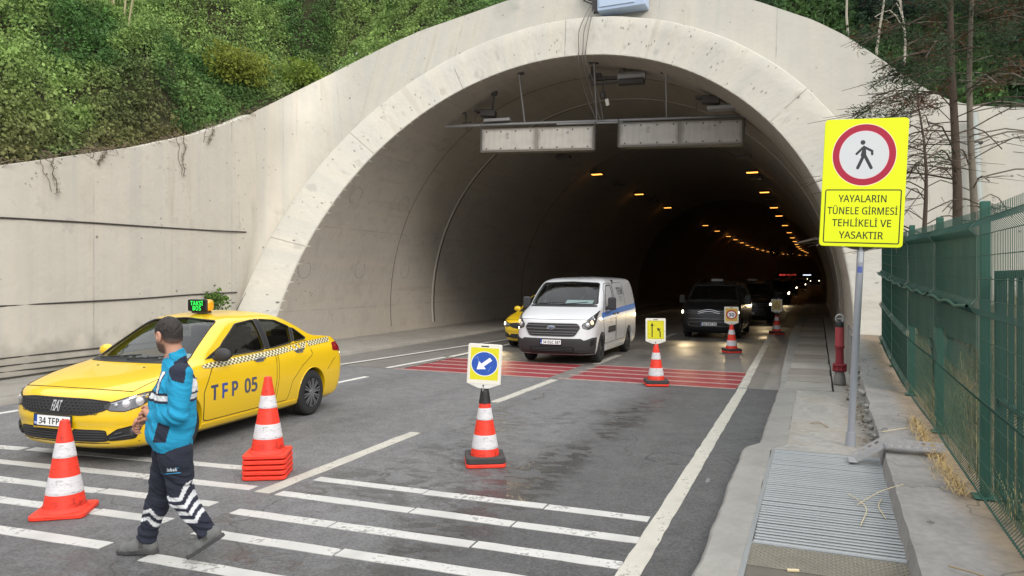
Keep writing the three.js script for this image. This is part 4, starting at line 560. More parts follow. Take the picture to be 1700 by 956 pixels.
  part('back_disc', new THREE.CylinderGeometry(0.34, 0.34, 0.012, 40).rotateX(PI / 2).translate(-0.01, yb + 0.3, 0.028), mDarkSteel, o); parts('clamp', split([yb + 0.35, yb + 1.1].map(y => rbox(0.16, 0.06, 0.11, 0.015, 0, y, 0))), mGalv, o);
}
{
  const o = thing('standpipe', 'red fire standpipe with grey foot beside the right wall of the tunnel mouth', 'standpipe', [0.36, walkY, -14.0]); o.scale.set(0.82, 0.92, 0.82);
  part('foot', lathe([[0.0, 0], [0.12, 0], [0.125, 0.03], [0.12, 0.12], [0.1, 0.22], [0.085, 0.27]], 24), mat([0.22, 0.21, 0.2], 0.6, { metalness: 0.4 }), o);
  const mr = mat([0.24, 0.018, 0.03], 0.6, { bumpMap: roughBump, bumpScale: 0.006 }), mr2 = mat([0.38, 0.05, 0.06], 0.6, { bumpMap: roughBump, bumpScale: 0.006 });
  part('flange', merge([lathe([[0.08, 0.27], [0.14, 0.275], [0.145, 0.3], [0.12, 0.31], [0.12, 0.36], [0.145, 0.37], [0.145, 0.4], [0.09, 0.41]], 24), ...[...Array(10)].map((_, i) => new THREE.CylinderGeometry(0.018, 0.018, 0.15, 6).translate(0.125 * Math.cos(i * 0.628), 0.335, 0.125 * Math.sin(i * 0.628)))]), mr, o);
  part('lower_pipe', lathe([[0.082, 0.4], [0.08, 0.7], [0.1, 0.71], [0.1, 0.75], [0.085, 0.76]], 24), mr, o); part('upper_pipe', lathe([[0.088, 0.75], [0.088, 1.1], [0.08, 1.11]], 24), mr2, o); part('cap', lathe([[0.08, 1.1], [0.085, 1.12], [0.08, 1.2], [0.05, 1.23], [0, 1.24]], 24), mBlack, o); part('cap_ring', merge([new THREE.TorusGeometry(0.075, 0.02, 10, 24).translate(0, 1.27, 0.02), box(-0.06, 0.06, 1.26, 1.285, 0.01, 0.03)]), mGalv, o);
}
{ // perforated cable tray bent over the ledge
  const o = thing('cable_tray', 'bent perforated grey cable tray lying over the ledge beside the sign pole', 'cable tray', [0, 0, 0]), mt = mat([0.42, 0.42, 0.43], 0.5, { metalness: 0.4 });
  const path = [[0.36, walkY + 0.03], [0.63, ledgeY(8.15) + 0.06], [1.14, ledgeY(8.15) + 0.05]], t0 = 8.15, W = 0.2;
  for (let s = 0; s < 2; s++) {
    const a = path[s], b = path[s + 1], len = Math.hypot(b[0] - a[0], b[1] - a[1]), ang = Math.atan2(b[1] - a[1], b[0] - a[0]), n = Math.floor(len / 0.075);
    const plate = (w, n2) => { const sh = new THREE.Shape(); sh.moveTo(0, -w / 2); sh.lineTo(len, -w / 2); sh.lineTo(len, w / 2); sh.lineTo(0, w / 2); for (let i = 0; i < n; i++) for (let j = 0; j < n2; j++) { const h = new THREE.Path(), x = 0.02 + i * 0.075, y = (j - (n2 - 1) / 2) * 0.06; h.moveTo(x, y - 0.012); h.lineTo(x, y + 0.012); h.lineTo(x + 0.042, y + 0.012); h.lineTo(x + 0.042, y - 0.012); sh.holes.push(h); } return new THREE.ExtrudeGeometry(sh, { depth: 0.004, bevelEnabled: false }); };
    const base = plate(W, 3).rotateX(-PI / 2), side = plate(0.055, 1), side2 = side.clone(); side.translate(0, 0.03, W / 2); side2.translate(0, 0.03, -W / 2 - 0.004);
    const m = part('tray_section', merge([base, side, side2]), mt, o); m.position.set(a[0], a[1], -t0); m.rotation.set(0, s ? -0.05 : 0.1, ang);
  }
  part('end_lip', rbox(0.08, 0.012, 0.22, 0.004, 0.33, walkY + 0.03, -8.15), mt, o);
}
{ // ribbed grating and chequer plate over the pit in the walkway
  const g = thing('floor_grating', 'ribbed grey steel grating set in the walkway in the foreground', 'grating', [0, 0, 0]);
  const mBar = mat([0.34, 0.36, 0.37], 0.45, { metalness: 0.45, bumpMap: roughBump, bumpScale: 0.003 }), rib = boxUV(rbox(1.0, 0.016, 0.036, 0.008, 0, 0, 0), 1), n = 46, r = rng(8);
  for (let i = 0; i < n; i++) { const t = 5.47 + i * (8.42 - 5.47) / (n - 1), m = part('rib', rib, mBar, g); m.position.set(0.075 + (r() - 0.5) * 0.004, walkY - 0.006 + (r() - 0.5) * 0.003, -t); m.scale.x = lerp(1, 1.06, i / n); m.rotation.y = (r() - 0.5) * 0.004; }
  part('frame', merge([box(-0.462, -0.43, walkY - 0.05, walkY + 0.004, -8.46, -4.2), box(-0.43, 0.62, walkY - 0.05, walkY + 0.003, -8.465, -8.435), box(-0.43, 0.62, walkY - 0.02, walkY - 0.004, -5.455, -5.42)]), mBar, g);
  part('pit', box(-0.43, 0.62, walkY - 0.075, walkY - 0.05, -8.43, -5.45), mat([0.05, 0.05, 0.048], 0.9), g);
  const o = thing('chequer_plate', 'brown steel chequer plate at the near end of the ribbed grating', 'steel plate', [0, 0, 0]), tp = tex(256, 256, (u, v) => { const a = fbm(u * 6, v * 6, 4, 421, 6); return [0.2 * (0.7 + 0.6 * a), 0.185 * (0.7 + 0.6 * a), 0.15 * (0.7 + 0.6 * a)]; });
  const mp = mat(0xffffff, 0.6, { map: tp, metalness: 0.2 }); part('plate', boxUV(box(-0.43, 0.58, walkY - 0.03, walkY - 0.006, -5.41, -5.0), 1), mp, o); part('plate', boxUV(box(-0.43, 0.58, walkY - 0.03, walkY - 0.009, -4.99, -3.6), 1), mat([0.6, 0.6, 0.62], 0.6, { map: tp, metalness: 0.2 }), o);
  const st = []; for (let i = 0; i < 38; i++) for (let j = 0; j < 14; j++) { const b = rbox(0.024, 0.006, 0.007, 0.003, 0, 0, 0, 1); b.rotateY((i + j) % 2 ? 0.78 : -0.78); b.translate(-0.41 + i * 0.0262, walkY - 0.005, -5.03 - j * 0.0275); st.push(b); } const s = part('tread_studs', merge(st), mp, o); s.userData.kind = 'stuff';
}
{ // twigs and litter
  const mt = mat([0.30, 0.22, 0.13], 0.9), ms = mat([0.55, 0.47, 0.3], 0.9);
  const tw = (pts, r, m, l) => single('twig', tube(pts.map(q => P(...q)), r, 24, 5), m, l, 'twig');
  tw([[0.12, walkY + 0.012, 9.9], [0.02, walkY + 0.03, 10.05], [-0.08, walkY + 0.012, 10.1]], 0.006, mt, 'short dark twig on the walkway left of the sign pole');
  tw([[0.3, walkY + 0.01, 6.05], [0.36, walkY + 0.03, 6.5], [0.24, walkY + 0.02, 6.9]], 0.004, ms, 'curved pale straw lying on the ribbed grating');
  tw([[0.3, walkY + 0.012, 6.6], [0.48, walkY + 0.1, 6.75], [0.66, ledgeY(6.8) + 0.015, 6.85]], 0.004, ms, 'straight pale straw reaching from the grating onto the ledge');
  tw([[0.49, walkY + 0.012, 6.3], [0.46, walkY + 0.02, 6.6], [0.5, walkY + 0.012, 6.85]], 0.004, ms, 'short pale straw at the grating edge near the ledge');
  tw([[0.66, ledgeY(9.1) + 0.02, 9.0], [0.8, ledgeY(9.1) + 0.035, 9.1], [0.95, ledgeY(9) + 0.02, 9.35]], 0.005, ms, 'thin pale twig on the ledge just beyond the cable tray');
  tw([[0.72, ledgeY(5) + 0.02, 5.0], [0.85, ledgeY(5) + 0.03, 4.9], [1.0, ledgeY(5) + 0.02, 4.8]], 0.005, mt, 'brown twig on the near end of the ledge');
  single('cigarette_stub', rod(P(-0.18, walkY + 0.0, 4.98), P(-0.11, walkY + 0.0, 5.0), 0.011), ms, 'small stub lying on the chequer plate', 'litter');
  const r = rng(12), lv = []; for (let i = 0; i < 90; i++) { const t = 9 + 5 * r(), L = 0.57 - 0.28 * r() * r(); const q = new THREE.CircleGeometry(0.014 + 0.02 * r(), 5).rotateX(-PI / 2 + (r() - 0.5)).rotateY(r() * 6); q.translate(L, walkY + 0.015 + 0.02 * r(), -t); lv.push(q); } const m = part(numbered('leaf_litter'), merge(lv), mat([0.14, 0.09, 0.05], 0.95, { side: THREE.DoubleSide }), scene); tag(m, 'brown dead leaves gathered along the foot of the ledge', 'leaves', null, 'stuff');
  const st = []; for (let i = 0; i < 16; i++) { const t = 9 + i * 0.28 + r() * 0.1; st.push(new THREE.DodecahedronGeometry(0.03 + 0.035 * r(), 0).scale(1, 0.7, 1.5).translate(0.6 - 0.02 * r(), ledgeY(t) - 0.02 - 0.1 * r(), -t)); } part('stone', merge(st), mKerb, scene.getObjectByName('ledge'));
}

// ---------------------------------------------------------------- green mesh fence
const mFence = mat([0.018, 0.075, 0.055], 0.55), mFencePost = mat([0.022, 0.10, 0.072], 0.55), mGate = mat([0.012, 0.05, 0.038], 0.5), mSheet = pmat([0.035, 0.16, 0.115], 0.6, { transmission: 0.5, thickness: 0, side: THREE.DoubleSide });
{
  const f = thing('mesh_fence', 'green welded mesh fence on the ledge, partly screened with green sheeting', 'fence', [0, 0, 0]);
  const ts = [4.2, 6.72, 9.3, 11.5, 13.4, 15.0], Lf = t => interp(t, [3, 6.7, 9.3, 11.5, 15], [1.12, 1.17, 1.21, 1.17, 1.1]), top = t => interp(t, [3.75, 6.7, 10.6, 15], [2.5, 2.53, 2.64, 2.76]);
  for (const t of ts) part('post', merge([rbox(0.07, top(t) - ledgeY(t) + 0.12, 0.055, 0.008, Lf(t) + 0.05, (top(t) + ledgeY(t)) / 2 + 0.02, -t), rbox(0.17, 0.012, 0.17, 0.004, Lf(t) + 0.05, ledgeY(t) + 0.012, -t)]), mFencePost, f);
  for (let i = 0; i < ts.length - 1; i++) {
    const a = ts[i] + 0.03, b = ts[i + 1] - 0.03, g = [], folds = [0.04, 0.36, 0.66, 0.94], off = k => { let o = 0; for (const q of folds) o = Math.max(o, 0.05 * (1 - Math.abs(k - q) / 0.028)); return o; };
    const ks = [0]; for (const q of folds) ks.push(q - 0.028, q, q + 0.028); ks.push(1); const at = (t, k) => P(Lf(t) - 0.01 - off(k), lerp(ledgeY(t) + 0.05, top(t), k), t);
    for (let t = a; t <= b; t += 0.05) { for (let j = 0; j < ks.length - 1; j++) { const p = at(t, clamp(ks[j], 0, 1)), q = at(t, clamp(ks[j + 1], 0, 1)); if (p.distanceTo(q) > 0.005) g.push(rod(p, q, 0.0026, 0.0026, 4)); } }
    for (const k of [0.012, 0.068, 0.13, 0.21, 0.29, 0.332, 0.388, 0.47, 0.55, 0.632, 0.688, 0.76, 0.84, 0.912, 0.968]) g.push(rod(at(a, k), at(b, k), 0.0032, 0.0032, 4));
    part('mesh_panel', merge(g), mFence, f);
    if (i >= 1) { const k0 = [0, 0.5, 0.42, 0.02, 0.02][i]; part('screen_sheet', grid(40, 40, (u, v) => { const t = lerp(a, b, u), kk = k0 + (0.04 * fbm(t * 3, i, 3, 441) - 0.02) * (1 - v), k = lerp(kk, 0.985 - 0.03 * fbm(t * 2, 9, 3, 443), v), q = at(t, k); q.x += 0.02 + 0.03 * (fbm(t * 2, k * 4, 3, 445) - 0.5) + 0.06 * Math.max(0, 1 - Math.abs(k - 0.63) / 0.02) * 0; return q; }), mSheet, f); 
      part('rolled_edge', tube([...Array(9)].map((_, j) => { const t = lerp(a, b, j / 8), q = at(t, 0.655); q.x -= 0.02; q.y += 0.015 * Math.sin(j * 2 + i); return q; }), 0.014, 24, 7), mFencePost, f); }
  }
  const gt = thing('metal_gate', 'dark green tubular gate standing behind the near fence panel', 'gate', [0, 0, 0]), x = 1.36, y0 = 0.25, y1 = 2.0, t0 = 4.4, t1 = 6.9, sq = (w, ya, yb, t) => box(x - w / 2, x + w / 2, ya, yb, -t - w / 2, -t + w / 2);
  part('gate_frame', merge([sq(0.07, y0, y1, t0), sq(0.07, y0, y1, t1), box(x - 0.035, x + 0.035, y1, y1 + 0.06, -t1 - 0.035, -t0 + 0.035), box(x - 0.03, x + 0.03, y0, y0 + 0.05, -t1 + 0.036, -t0 - 0.036), box(x - 0.02, x + 0.02, 1.0, 1.04, -t1 + 0.036, -t0 - 0.036)]), mGate, gt);
  for (let t = t0 + 0.27; t < t1 - 0.1; t += 0.27) part('gate_bar', sq(0.032, y0 + 0.05, y1, t), mGate, gt);
}
// ---------------------------------------------------------------- vehicles
// a body is a stack of plan outlines; d = metres behind the front bumper, x = sideways, y = up
function pchip(pts) {
  const x = pts.map(p => p[0]), y = pts.map(p => p[1]), n = x.length, h = [], dl = [], m = []; for (let i = 0; i < n - 1; i++) { h.push(x[i + 1] - x[i]); dl.push((y[i + 1] - y[i]) / (x[i + 1] - x[i])); }
  m[0] = dl[0]; m[n - 1] = dl[n - 2]; for (let i = 1; i < n - 1; i++) { if (dl[i - 1] * dl[i] <= 0) m[i] = 0; else { const a = 2 * h[i] + h[i - 1], b = h[i] + 2 * h[i - 1]; m[i] = (a + b) / (a / dl[i - 1] + b / dl[i]); } }
  return q => { if (q <= x[0]) return y[0]; if (q >= x[n - 1]) return y[n - 1]; let i = 0; while (q > x[i + 1]) i++; const t = (q - x[i]) / h[i], t2 = t * t, t3 = t2 * t; return (2 * t3 - 3 * t2 + 1) * y[i] + (t3 - 2 * t2 + t) * h[i] * m[i] + (-2 * t3 + 3 * t2) * y[i + 1] + (t3 - t2) * h[i] * m[i + 1]; };
}
class Shell {
  constructor(s) { this.s = s; this.F = pchip(s.front); this.R = pchip(s.rear); this.W = pchip(s.width); this.cf = pchip(s.cornerF); this.cr = pchip(s.cornerR); this.m = s.m || 2.6; this.len = s.len; }
  z(d) { return this.len / 2 - d; }
  // points of the surface
  frontAt(u, y, off = 0) { const w = this.W(y), a = Math.min(1, Math.abs(u)) * PI / 2, x = Math.sign(u) * w * Math.pow(Math.sin(a), 2 / this.m), d = this.F(y) + this.cf(y) * (1 - Math.pow(Math.max(0, Math.cos(a)), 2 / this.m)); return V3(x, y, this.z(d)); }
  rearAt(u, y) { const w = this.W(y), a = Math.min(1, Math.abs(u)) * PI / 2, x = Math.sign(u) * w * Math.pow(Math.sin(a), 2 / this.m), d = this.R(y) - this.cr(y) * (1 - Math.pow(Math.max(0, Math.cos(a)), 2 / this.m)); return V3(x, y, this.z(d)); }
  half(d, y) { const w = this.W(y), a = d - this.F(y), b = this.R(y) - d, c1 = this.cf(y), c2 = this.cr(y); let k = 1; if (a < c1) { const q = clamp(1 - a / c1); k = Math.min(k, Math.pow(Math.max(0, 1 - Math.pow(q, this.m)), 1 / this.m)); } if (b < c2) { const q = clamp(1 - b / c2); k = Math.min(k, Math.pow(Math.max(0, 1 - Math.pow(q, this.m)), 1 / this.m)); } return w * k; }
  sideAt(d, y, sgn = 1) { return V3(sgn * this.half(d, y), y, this.z(d)); }
  uAtX(x, y) { const k = clamp(Math.abs(x) / this.W(y)); return Math.sign(x) * Math.asin(Math.pow(k, this.m / 2)) / (PI / 2); }
  map(kind) { const raw = kind === 'front' ? (a, b) => this.frontAt(a, b) : kind === 'rear' ? (a, b) => this.rearAt(a, b) : kind === 'frontx' ? (a, b) => this.frontAt(this.uAtX(a, b), b) : kind === 'rearx' ? (a, b) => this.rearAt(this.uAtX(a, b), b) : kind === 'right' ? (a, b) => this.sideAt(a, b, 1) : (a, b) => this.sideAt(a, b, -1);
    return (a, b, off = 0) => { const p = raw(a, b); if (!off) return p; const e = 0.004, p1 = raw(a + e, b), p2 = raw(a - e, b), p3 = raw(a, b + e), p4 = raw(a, b - e), n = p1.sub(p2).cross(p3.sub(p4)); if (n.lengthSq() < 1e-14) return p; n.normalize(); const out = V3(p.x, 0, p.z); const ref = kind.startsWith('front') ? V3(p.x * 0.3, 0.1, 1) : kind.startsWith('rear') ? V3(p.x * 0.3, 0.1, -1) : V3(kind === 'right' ? 1 : -1, 0.1, 0); if (n.dot(ref) < 0) n.negate(); return p.addScaledVector(n, off); }; }
  body(y0, y1, nl = 64, inset = null) {
    const ys = []; for (let i = 0; i <= nl; i++) ys.push(lerp(y0, y1, i / nl)); const nc = 14, ns = 10, rows = ys.map(y => {
      const w = Math.max(0.01, this.W(y) - (inset ? inset.w : 0)), f = inset ? Math.max(this.F(y) + inset.f, inset.fmin) : this.F(y), rr = inset ? Math.min(this.R(y) - inset.r, inset.rmax) : this.R(y), cf = Math.min(this.cf(y), (rr - f) * 0.45), cr = Math.min(this.cr(y), (rr - f) * 0.45), q = [];
      for (let i = 0; i <= nc; i++) { const a = i / nc * PI / 2; q.push([w * Math.pow(Math.sin(a), 2 / this.m), f + cf * (1 - Math.pow(Math.cos(a), 2 / this.m))]); }
      for (let i = 1; i < ns; i++) q.push([w, lerp(f + cf, rr - cr, i / ns)]);
      for (let i = nc; i >= 0; i--) { const a = i / nc * PI / 2; q.push([w * Math.pow(Math.sin(a), 2 / this.m), rr - cr * (1 - Math.pow(Math.cos(a), 2 / this.m))]); }
      const full = q.concat(q.slice(1, -1).reverse().map(([x, d]) => [-x, d])); return full.map(([x, d]) => V3(x, y, this.z(d)));
    });
    const n = rows[0].length, p = [], ix = []; rows.forEach(r => r.forEach(v => p.push(v.x, v.y, v.z)));
    for (let j = 0; j < rows.length - 1; j++) for (let i = 0; i < n; i++) { const a = j * n + i, b = j * n + (i + 1) % n, c = a + n, d = b + n; ix.push(a, c, b, b, c, d); }
    const cap = (row, base, up) => { const c = p.length / 3, m = rows[row].reduce((s, v) => s.add(v), V3(0, 0, 0)).divideScalar(n); p.push(m.x, m.y, m.z); for (let i = 0; i < n; i++) up ? ix.push(base + i, c, base + (i + 1) % n) : ix.push(base + (i + 1) % n, c, base + i); };
    cap(0, 0, false); cap(rows.length - 1, (rows.length - 1) * n, true);
    const g = new THREE.BufferGeometry(); g.setAttribute('position', new THREE.Float32BufferAttribute(p, 3)); g.setIndex(ix); g.computeVertexNormals();
    // make sure faces point outwards
    const nm = g.attributes.normal; let out = 0; for (let i = 0; i < n; i++) { const k = Math.floor(rows.length / 2) * n + i; out += nm.getX(k) * p[k * 3]; } if (out < 0) { for (let i = 0; i < ix.length; i += 3) [ix[i], ix[i + 1]] = [ix[i + 1], ix[i]]; g.setIndex(ix); g.computeVertexNormals(); }
    g.setAttribute('uv', new THREE.BufferAttribute(new Float32Array(p.length / 3 * 2), 2)); return g;
  }
}
function refine(tris, most) {          // tris: arrays of three [a, b]; halves long edges, both neighbours alike
  const len = (p, q) => Math.hypot(p[0] - q[0], p[1] - q[1]), mid = (p, q) => [(p[0] + q[0]) / 2, (p[1] + q[1]) / 2];
  for (let it = 0; it < 9; it++) { const out = []; let any = false; for (const t of tris) { let k = 0, L = 0; for (let i = 0; i < 3; i++) { const l = len(t[i], t[(i + 1) % 3]); if (l > L + 1e-9) { L = l; k = i; } } if (L > most) { any = true; const a = t[k], b = t[(k + 1) % 3], c = t[(k + 2) % 3], m = mid(a, b); out.push([a, m, c], [m, b, c]); } else out.push(t); } tris = out; if (!any) break; } return tris;
}
function densify(poly, step) { const o = []; poly.forEach((p, i) => { const q = poly[(i + 1) % poly.length], n = Math.max(1, Math.ceil(Math.hypot(q[0] - p[0], q[1] - p[1]) / step)); for (let k = 0; k < n; k++) o.push([lerp(p[0], q[0], k / n), lerp(p[1], q[1], k / n)]); }); return o; }
function roundPoly(poly, k = 0.2) { const o = []; poly.forEach((p, i) => { const a = poly[(i + poly.length - 1) % poly.length], b = poly[(i + 1) % poly.length]; const q0 = [lerp(p[0], a[0], k), lerp(p[1], a[1], k)], q1 = [lerp(p[0], b[0], k), lerp(p[1], b[1], k)]; for (let t = 0; t <= 4; t++) { const s = t / 4; o.push([(1 - s) ** 2 * q0[0] + 2 * s * (1 - s) * p[0] + s * s * q1[0], (1 - s) ** 2 * q0[1] + 2 * s * (1 - s) * p[1] + s * s * q1[1]]); } }); return o; }
function patch(poly, map, off, o = {}) {   // a plate following the body surface, with a rim of depth o.depth
  const step = o.step || 0.05, out = densify(poly, step), sh = new THREE.Shape(out.map(p => new THREE.Vector2(p[0], p[1]))); const g0 = new THREE.ShapeGeometry(sh), p0 = g0.attributes.position, id = g0.index.array; let tr = []; for (let i = 0; i < id.length; i += 3) tr.push([0, 1, 2].map(k => [p0.getX(id[i + k]), p0.getY(id[i + k])])); tr = refine(tr, step * 1.6);
  let x0 = 1e9, x1 = -1e9, y0 = 1e9, y1 = -1e9; for (const p of out) { x0 = Math.min(x0, p[0]); x1 = Math.max(x1, p[0]); y0 = Math.min(y0, p[1]); y1 = Math.max(y1, p[1]); }
  const P3 = [], UV = []; const key = new Map(); const get = (a, b, f) => { const k = a.toFixed(5) + ',' + b.toFixed(5) + ',' + f; if (!key.has(k)) key.set(k, map(a, b, f)); return key.get(k); };
  for (const t of tr) for (const q of t) { const v = get(q[0], q[1], off); P3.push(v.x, v.y, v.z); UV.push(o.flip ? (x1 - q[0]) / (x1 - x0) : (q[0] - x0) / (x1 - x0), (q[1] - y0) / (y1 - y0)); }
  const depth = o.depth ?? 0.006; if (depth) out.forEach((p, i) => { const q = out[(i + 1) % out.length], a = get(p[0], p[1], off), b = get(q[0], q[1], off), c = get(p[0], p[1], off - depth), d = get(q[0], q[1], off - depth); for (const v of [a, c, b, b, c, d]) { P3.push(v.x, v.y, v.z); UV.push(0, 0); } });
  let g = new THREE.BufferGeometry(); g.setAttribute('position', new THREE.Float32BufferAttribute(P3, 3)); g.setAttribute('uv', new THREE.Float32BufferAttribute(UV, 2)); g.computeVertexNormals(); return toCreasedNormals(g, 0.5);
}
const trim = (poly, map, r, off = 0.001, closed = true) => { const q = closed ? densify(poly, 0.05) : poly; const pts = q.map(p => map(p[0], p[1], off)); return new THREE.TubeGeometry(new THREE.CatmullRomCurve3(pts, closed, 'centripetal'), Math.max(12, pts.length * 2), r, 5, closed); };
const prismX = (poly, x0, x1, shell) => { const sh = new THREE.Shape(poly.map(p => new THREE.Vector2(-p[0], p[1]))); const g = new THREE.ExtrudeGeometry(sh, { depth: x1 - x0, bevelEnabled: false }); g.rotateY(-PI / 2); g.scale(1, 1, 1); const p = g.attributes.position; for (let i = 0; i < p.count; i++) { const x = p.getX(i), z = p.getZ(i); p.setXYZ(i, x + x1, p.getY(i), z + shell.len / 2); } return g; };
const ev = new Evaluator(); ev.useGroups = false; ev.attributes = ['position', 'normal', 'uv'];
function cut(geo, tools) { let a = new Brush(norm(geo)); a.updateMatrixWorld(); for (const t of tools) { const b = new Brush(norm(t)); b.updateMatrixWorld(); a = ev.evaluate(a, b, SUBTRACTION); a.updateMatrixWorld(); } return a.geometry; }
const paint = (c, r = 0.35) => pmat(c, r, { clearcoat: 1, clearcoatRoughness: 0.06 });
const mGlass = pmat([0.55, 0.62, 0.6], 0.02, { transmission: 1, thickness: 0, ior: 1.5 }), mGlassDark = pmat([0.22, 0.25, 0.25], 0.02, { transmission: 1, thickness: 0, ior: 1.5 }), mLens = pmat([0.95, 0.96, 0.97], 0.02, { transmission: 1, thickness: 0, ior: 1.5 });
const mChrome = mat([0.75, 0.76, 0.78], 0.16, { metalness: 1 }), mSilver = mat([0.42, 0.43, 0.45], 0.35, { metalness: 0.9 }), mTrim = mat([0.022, 0.022, 0.023], 0.5), mPlastic = mat([0.035, 0.035, 0.037], 0.7, { bumpMap: roughBump, bumpScale: 0.002 }), mInterior = mat([0.03, 0.03, 0.032], 0.85), mSeat = mat([0.06, 0.06, 0.065], 0.9), mSeam = mat([0.01, 0.01, 0.01], 0.9), mTail = pmat([0.25, 0.01, 0.015], 0.15, { clearcoat: 1 });
const mLampOn = new THREE.MeshStandardMaterial({ color: lin(0.9, 0.85, 0.7), emissive: lin(1, 0.86, 0.6), emissiveIntensity: 7 }), mLampWarm = new THREE.MeshStandardMaterial({ color: lin(0.9, 0.8, 0.6), emissive: lin(1, 0.6, 0.2), emissiveIntensity: 1 }), mLampOff = mat([0.7, 0.7, 0.72], 0.15, { metalness: 0.6 });
function makeWheel(R, w, style, parent, pos, label) {
  const g = new THREE.Group(); g.name = 'wheel'; parent.add(g); g.position.set(...pos); const rr = R * 0.655;
  part('tyre', lathe([[rr, -w / 2 + 0.02], [rr + 0.01, -w / 2], [R - 0.03, -w / 2 + 0.004], [R - 0.008, -w / 2 + 0.025], [R, -w / 2 + 0.05], [R, -0.03], [R - 0.008, -0.026], [R - 0.008, -0.02], [R, -0.016], [R, 0.016], [R - 0.008, 0.02], [R - 0.008, 0.026], [R, 0.03], [R, w / 2 - 0.05], [R - 0.008, w / 2 - 0.025], [R - 0.03, w / 2 - 0.004], [rr + 0.01, w / 2], [rr, w / 2 - 0.02]], 48).rotateZ(-PI / 2), mRubber, g);
  const b = [lathe([[0, -0.03], [rr * 0.97, -0.03], [rr * 0.97, 0.0]], 40), lathe([[rr * 0.92, w * 0.40], [rr * 0.97, w * 0.47], [rr * 1.01, w * 0.45], [rr * 1.0, -w * 0.4]], 48)];
  const rim = part('rim', merge(b.map(q => q.rotateZ(-PI / 2))), style === 'alloy' ? mat([0.06, 0.06, 0.062], 0.5, { metalness: 0.6 }) : mat([0.03, 0.03, 0.03], 0.6), g);
  const sp = [], out = w * 0.36;
  if (style === 'alloy') { for (let i = 0; i < 20; i++) { const s = box(-0.008, 0.008, rr * 0.2, rr * 0.96, 0, 0.022); s.translate(0, 0, out); s.rotateZ(i * PI / 10 + (i % 2 ? 0.05 : -0.05)); sp.push(s); } sp.push(new THREE.CylinderGeometry(rr * 0.26, rr * 0.28, 0.03, 24).rotateX(PI / 2).translate(0, 0, out + 0.01)); }
  else { for (let i = 0; i < 8; i++) { const s = rbox(rr * 0.34, rr * 0.62, 0.02, 0.012, 0, rr * 0.6, out - 0.01); s.rotateZ(i * PI / 4); sp.push(s); } sp.push(new THREE.CylinderGeometry(rr * 0.34, rr * 0.4, 0.04, 24).rotateX(PI / 2).translate(0, 0, out)); }
  part('spokes', merge(sp).rotateY(PI / 2), style === 'alloy' ? mSilver : mPlastic, g); if (pos[0] < 0) g.rotation.y = PI; return g;
}
function plateTex(txt) { return canvasTex(520, 112, (g, w, h) => { g.fillStyle = '#e9ebea'; g.fillRect(0, 0, w, h); g.fillStyle = '#16459c'; g.fillRect(0, 0, 46, h); g.fillStyle = '#fff'; g.font = 'bold 30px sans-serif'; g.textAlign = 'center'; g.fillText('TR', 23, 98); g.fillStyle = '#15171a'; g.font = 'bold 92px sans-serif'; g.textBaseline = 'middle'; const k = (w - 90) / g.measureText(txt).width; g.save(); g.translate(46 + (w - 46) / 2, h / 2 + 5); g.scale(k, 1); g.fillText(txt, 0, 0); g.restore(); g.strokeStyle = '#222'; g.lineWidth = 5; g.strokeRect(3, 3, w - 6, h - 6); }); }
function numberPlate(txt, parent, x, y, z, tilt = 0) { const p = part('number_plate', rbox(0.54, 0.125, 0.012, 0.004, 0, 0, 0), mTrim, parent); p.position.set(x, y, z); p.rotation.x = tilt; const f = part('plate_face', new THREE.PlaneGeometry(0.52, 0.112).translate(0, 0, 0.0075), mat(0xffffff, 0.4, { map: plateTex(txt) }), p); return p; }
const decal = (w, h, draw, o = {}) => { const t = canvasTex(w, h, draw); return new THREE.MeshStandardMaterial({ map: t, transparent: true, roughness: 0.45, ...o }); };
const mirrorX = poly => poly.map(p => [-p[0], p[1]]);

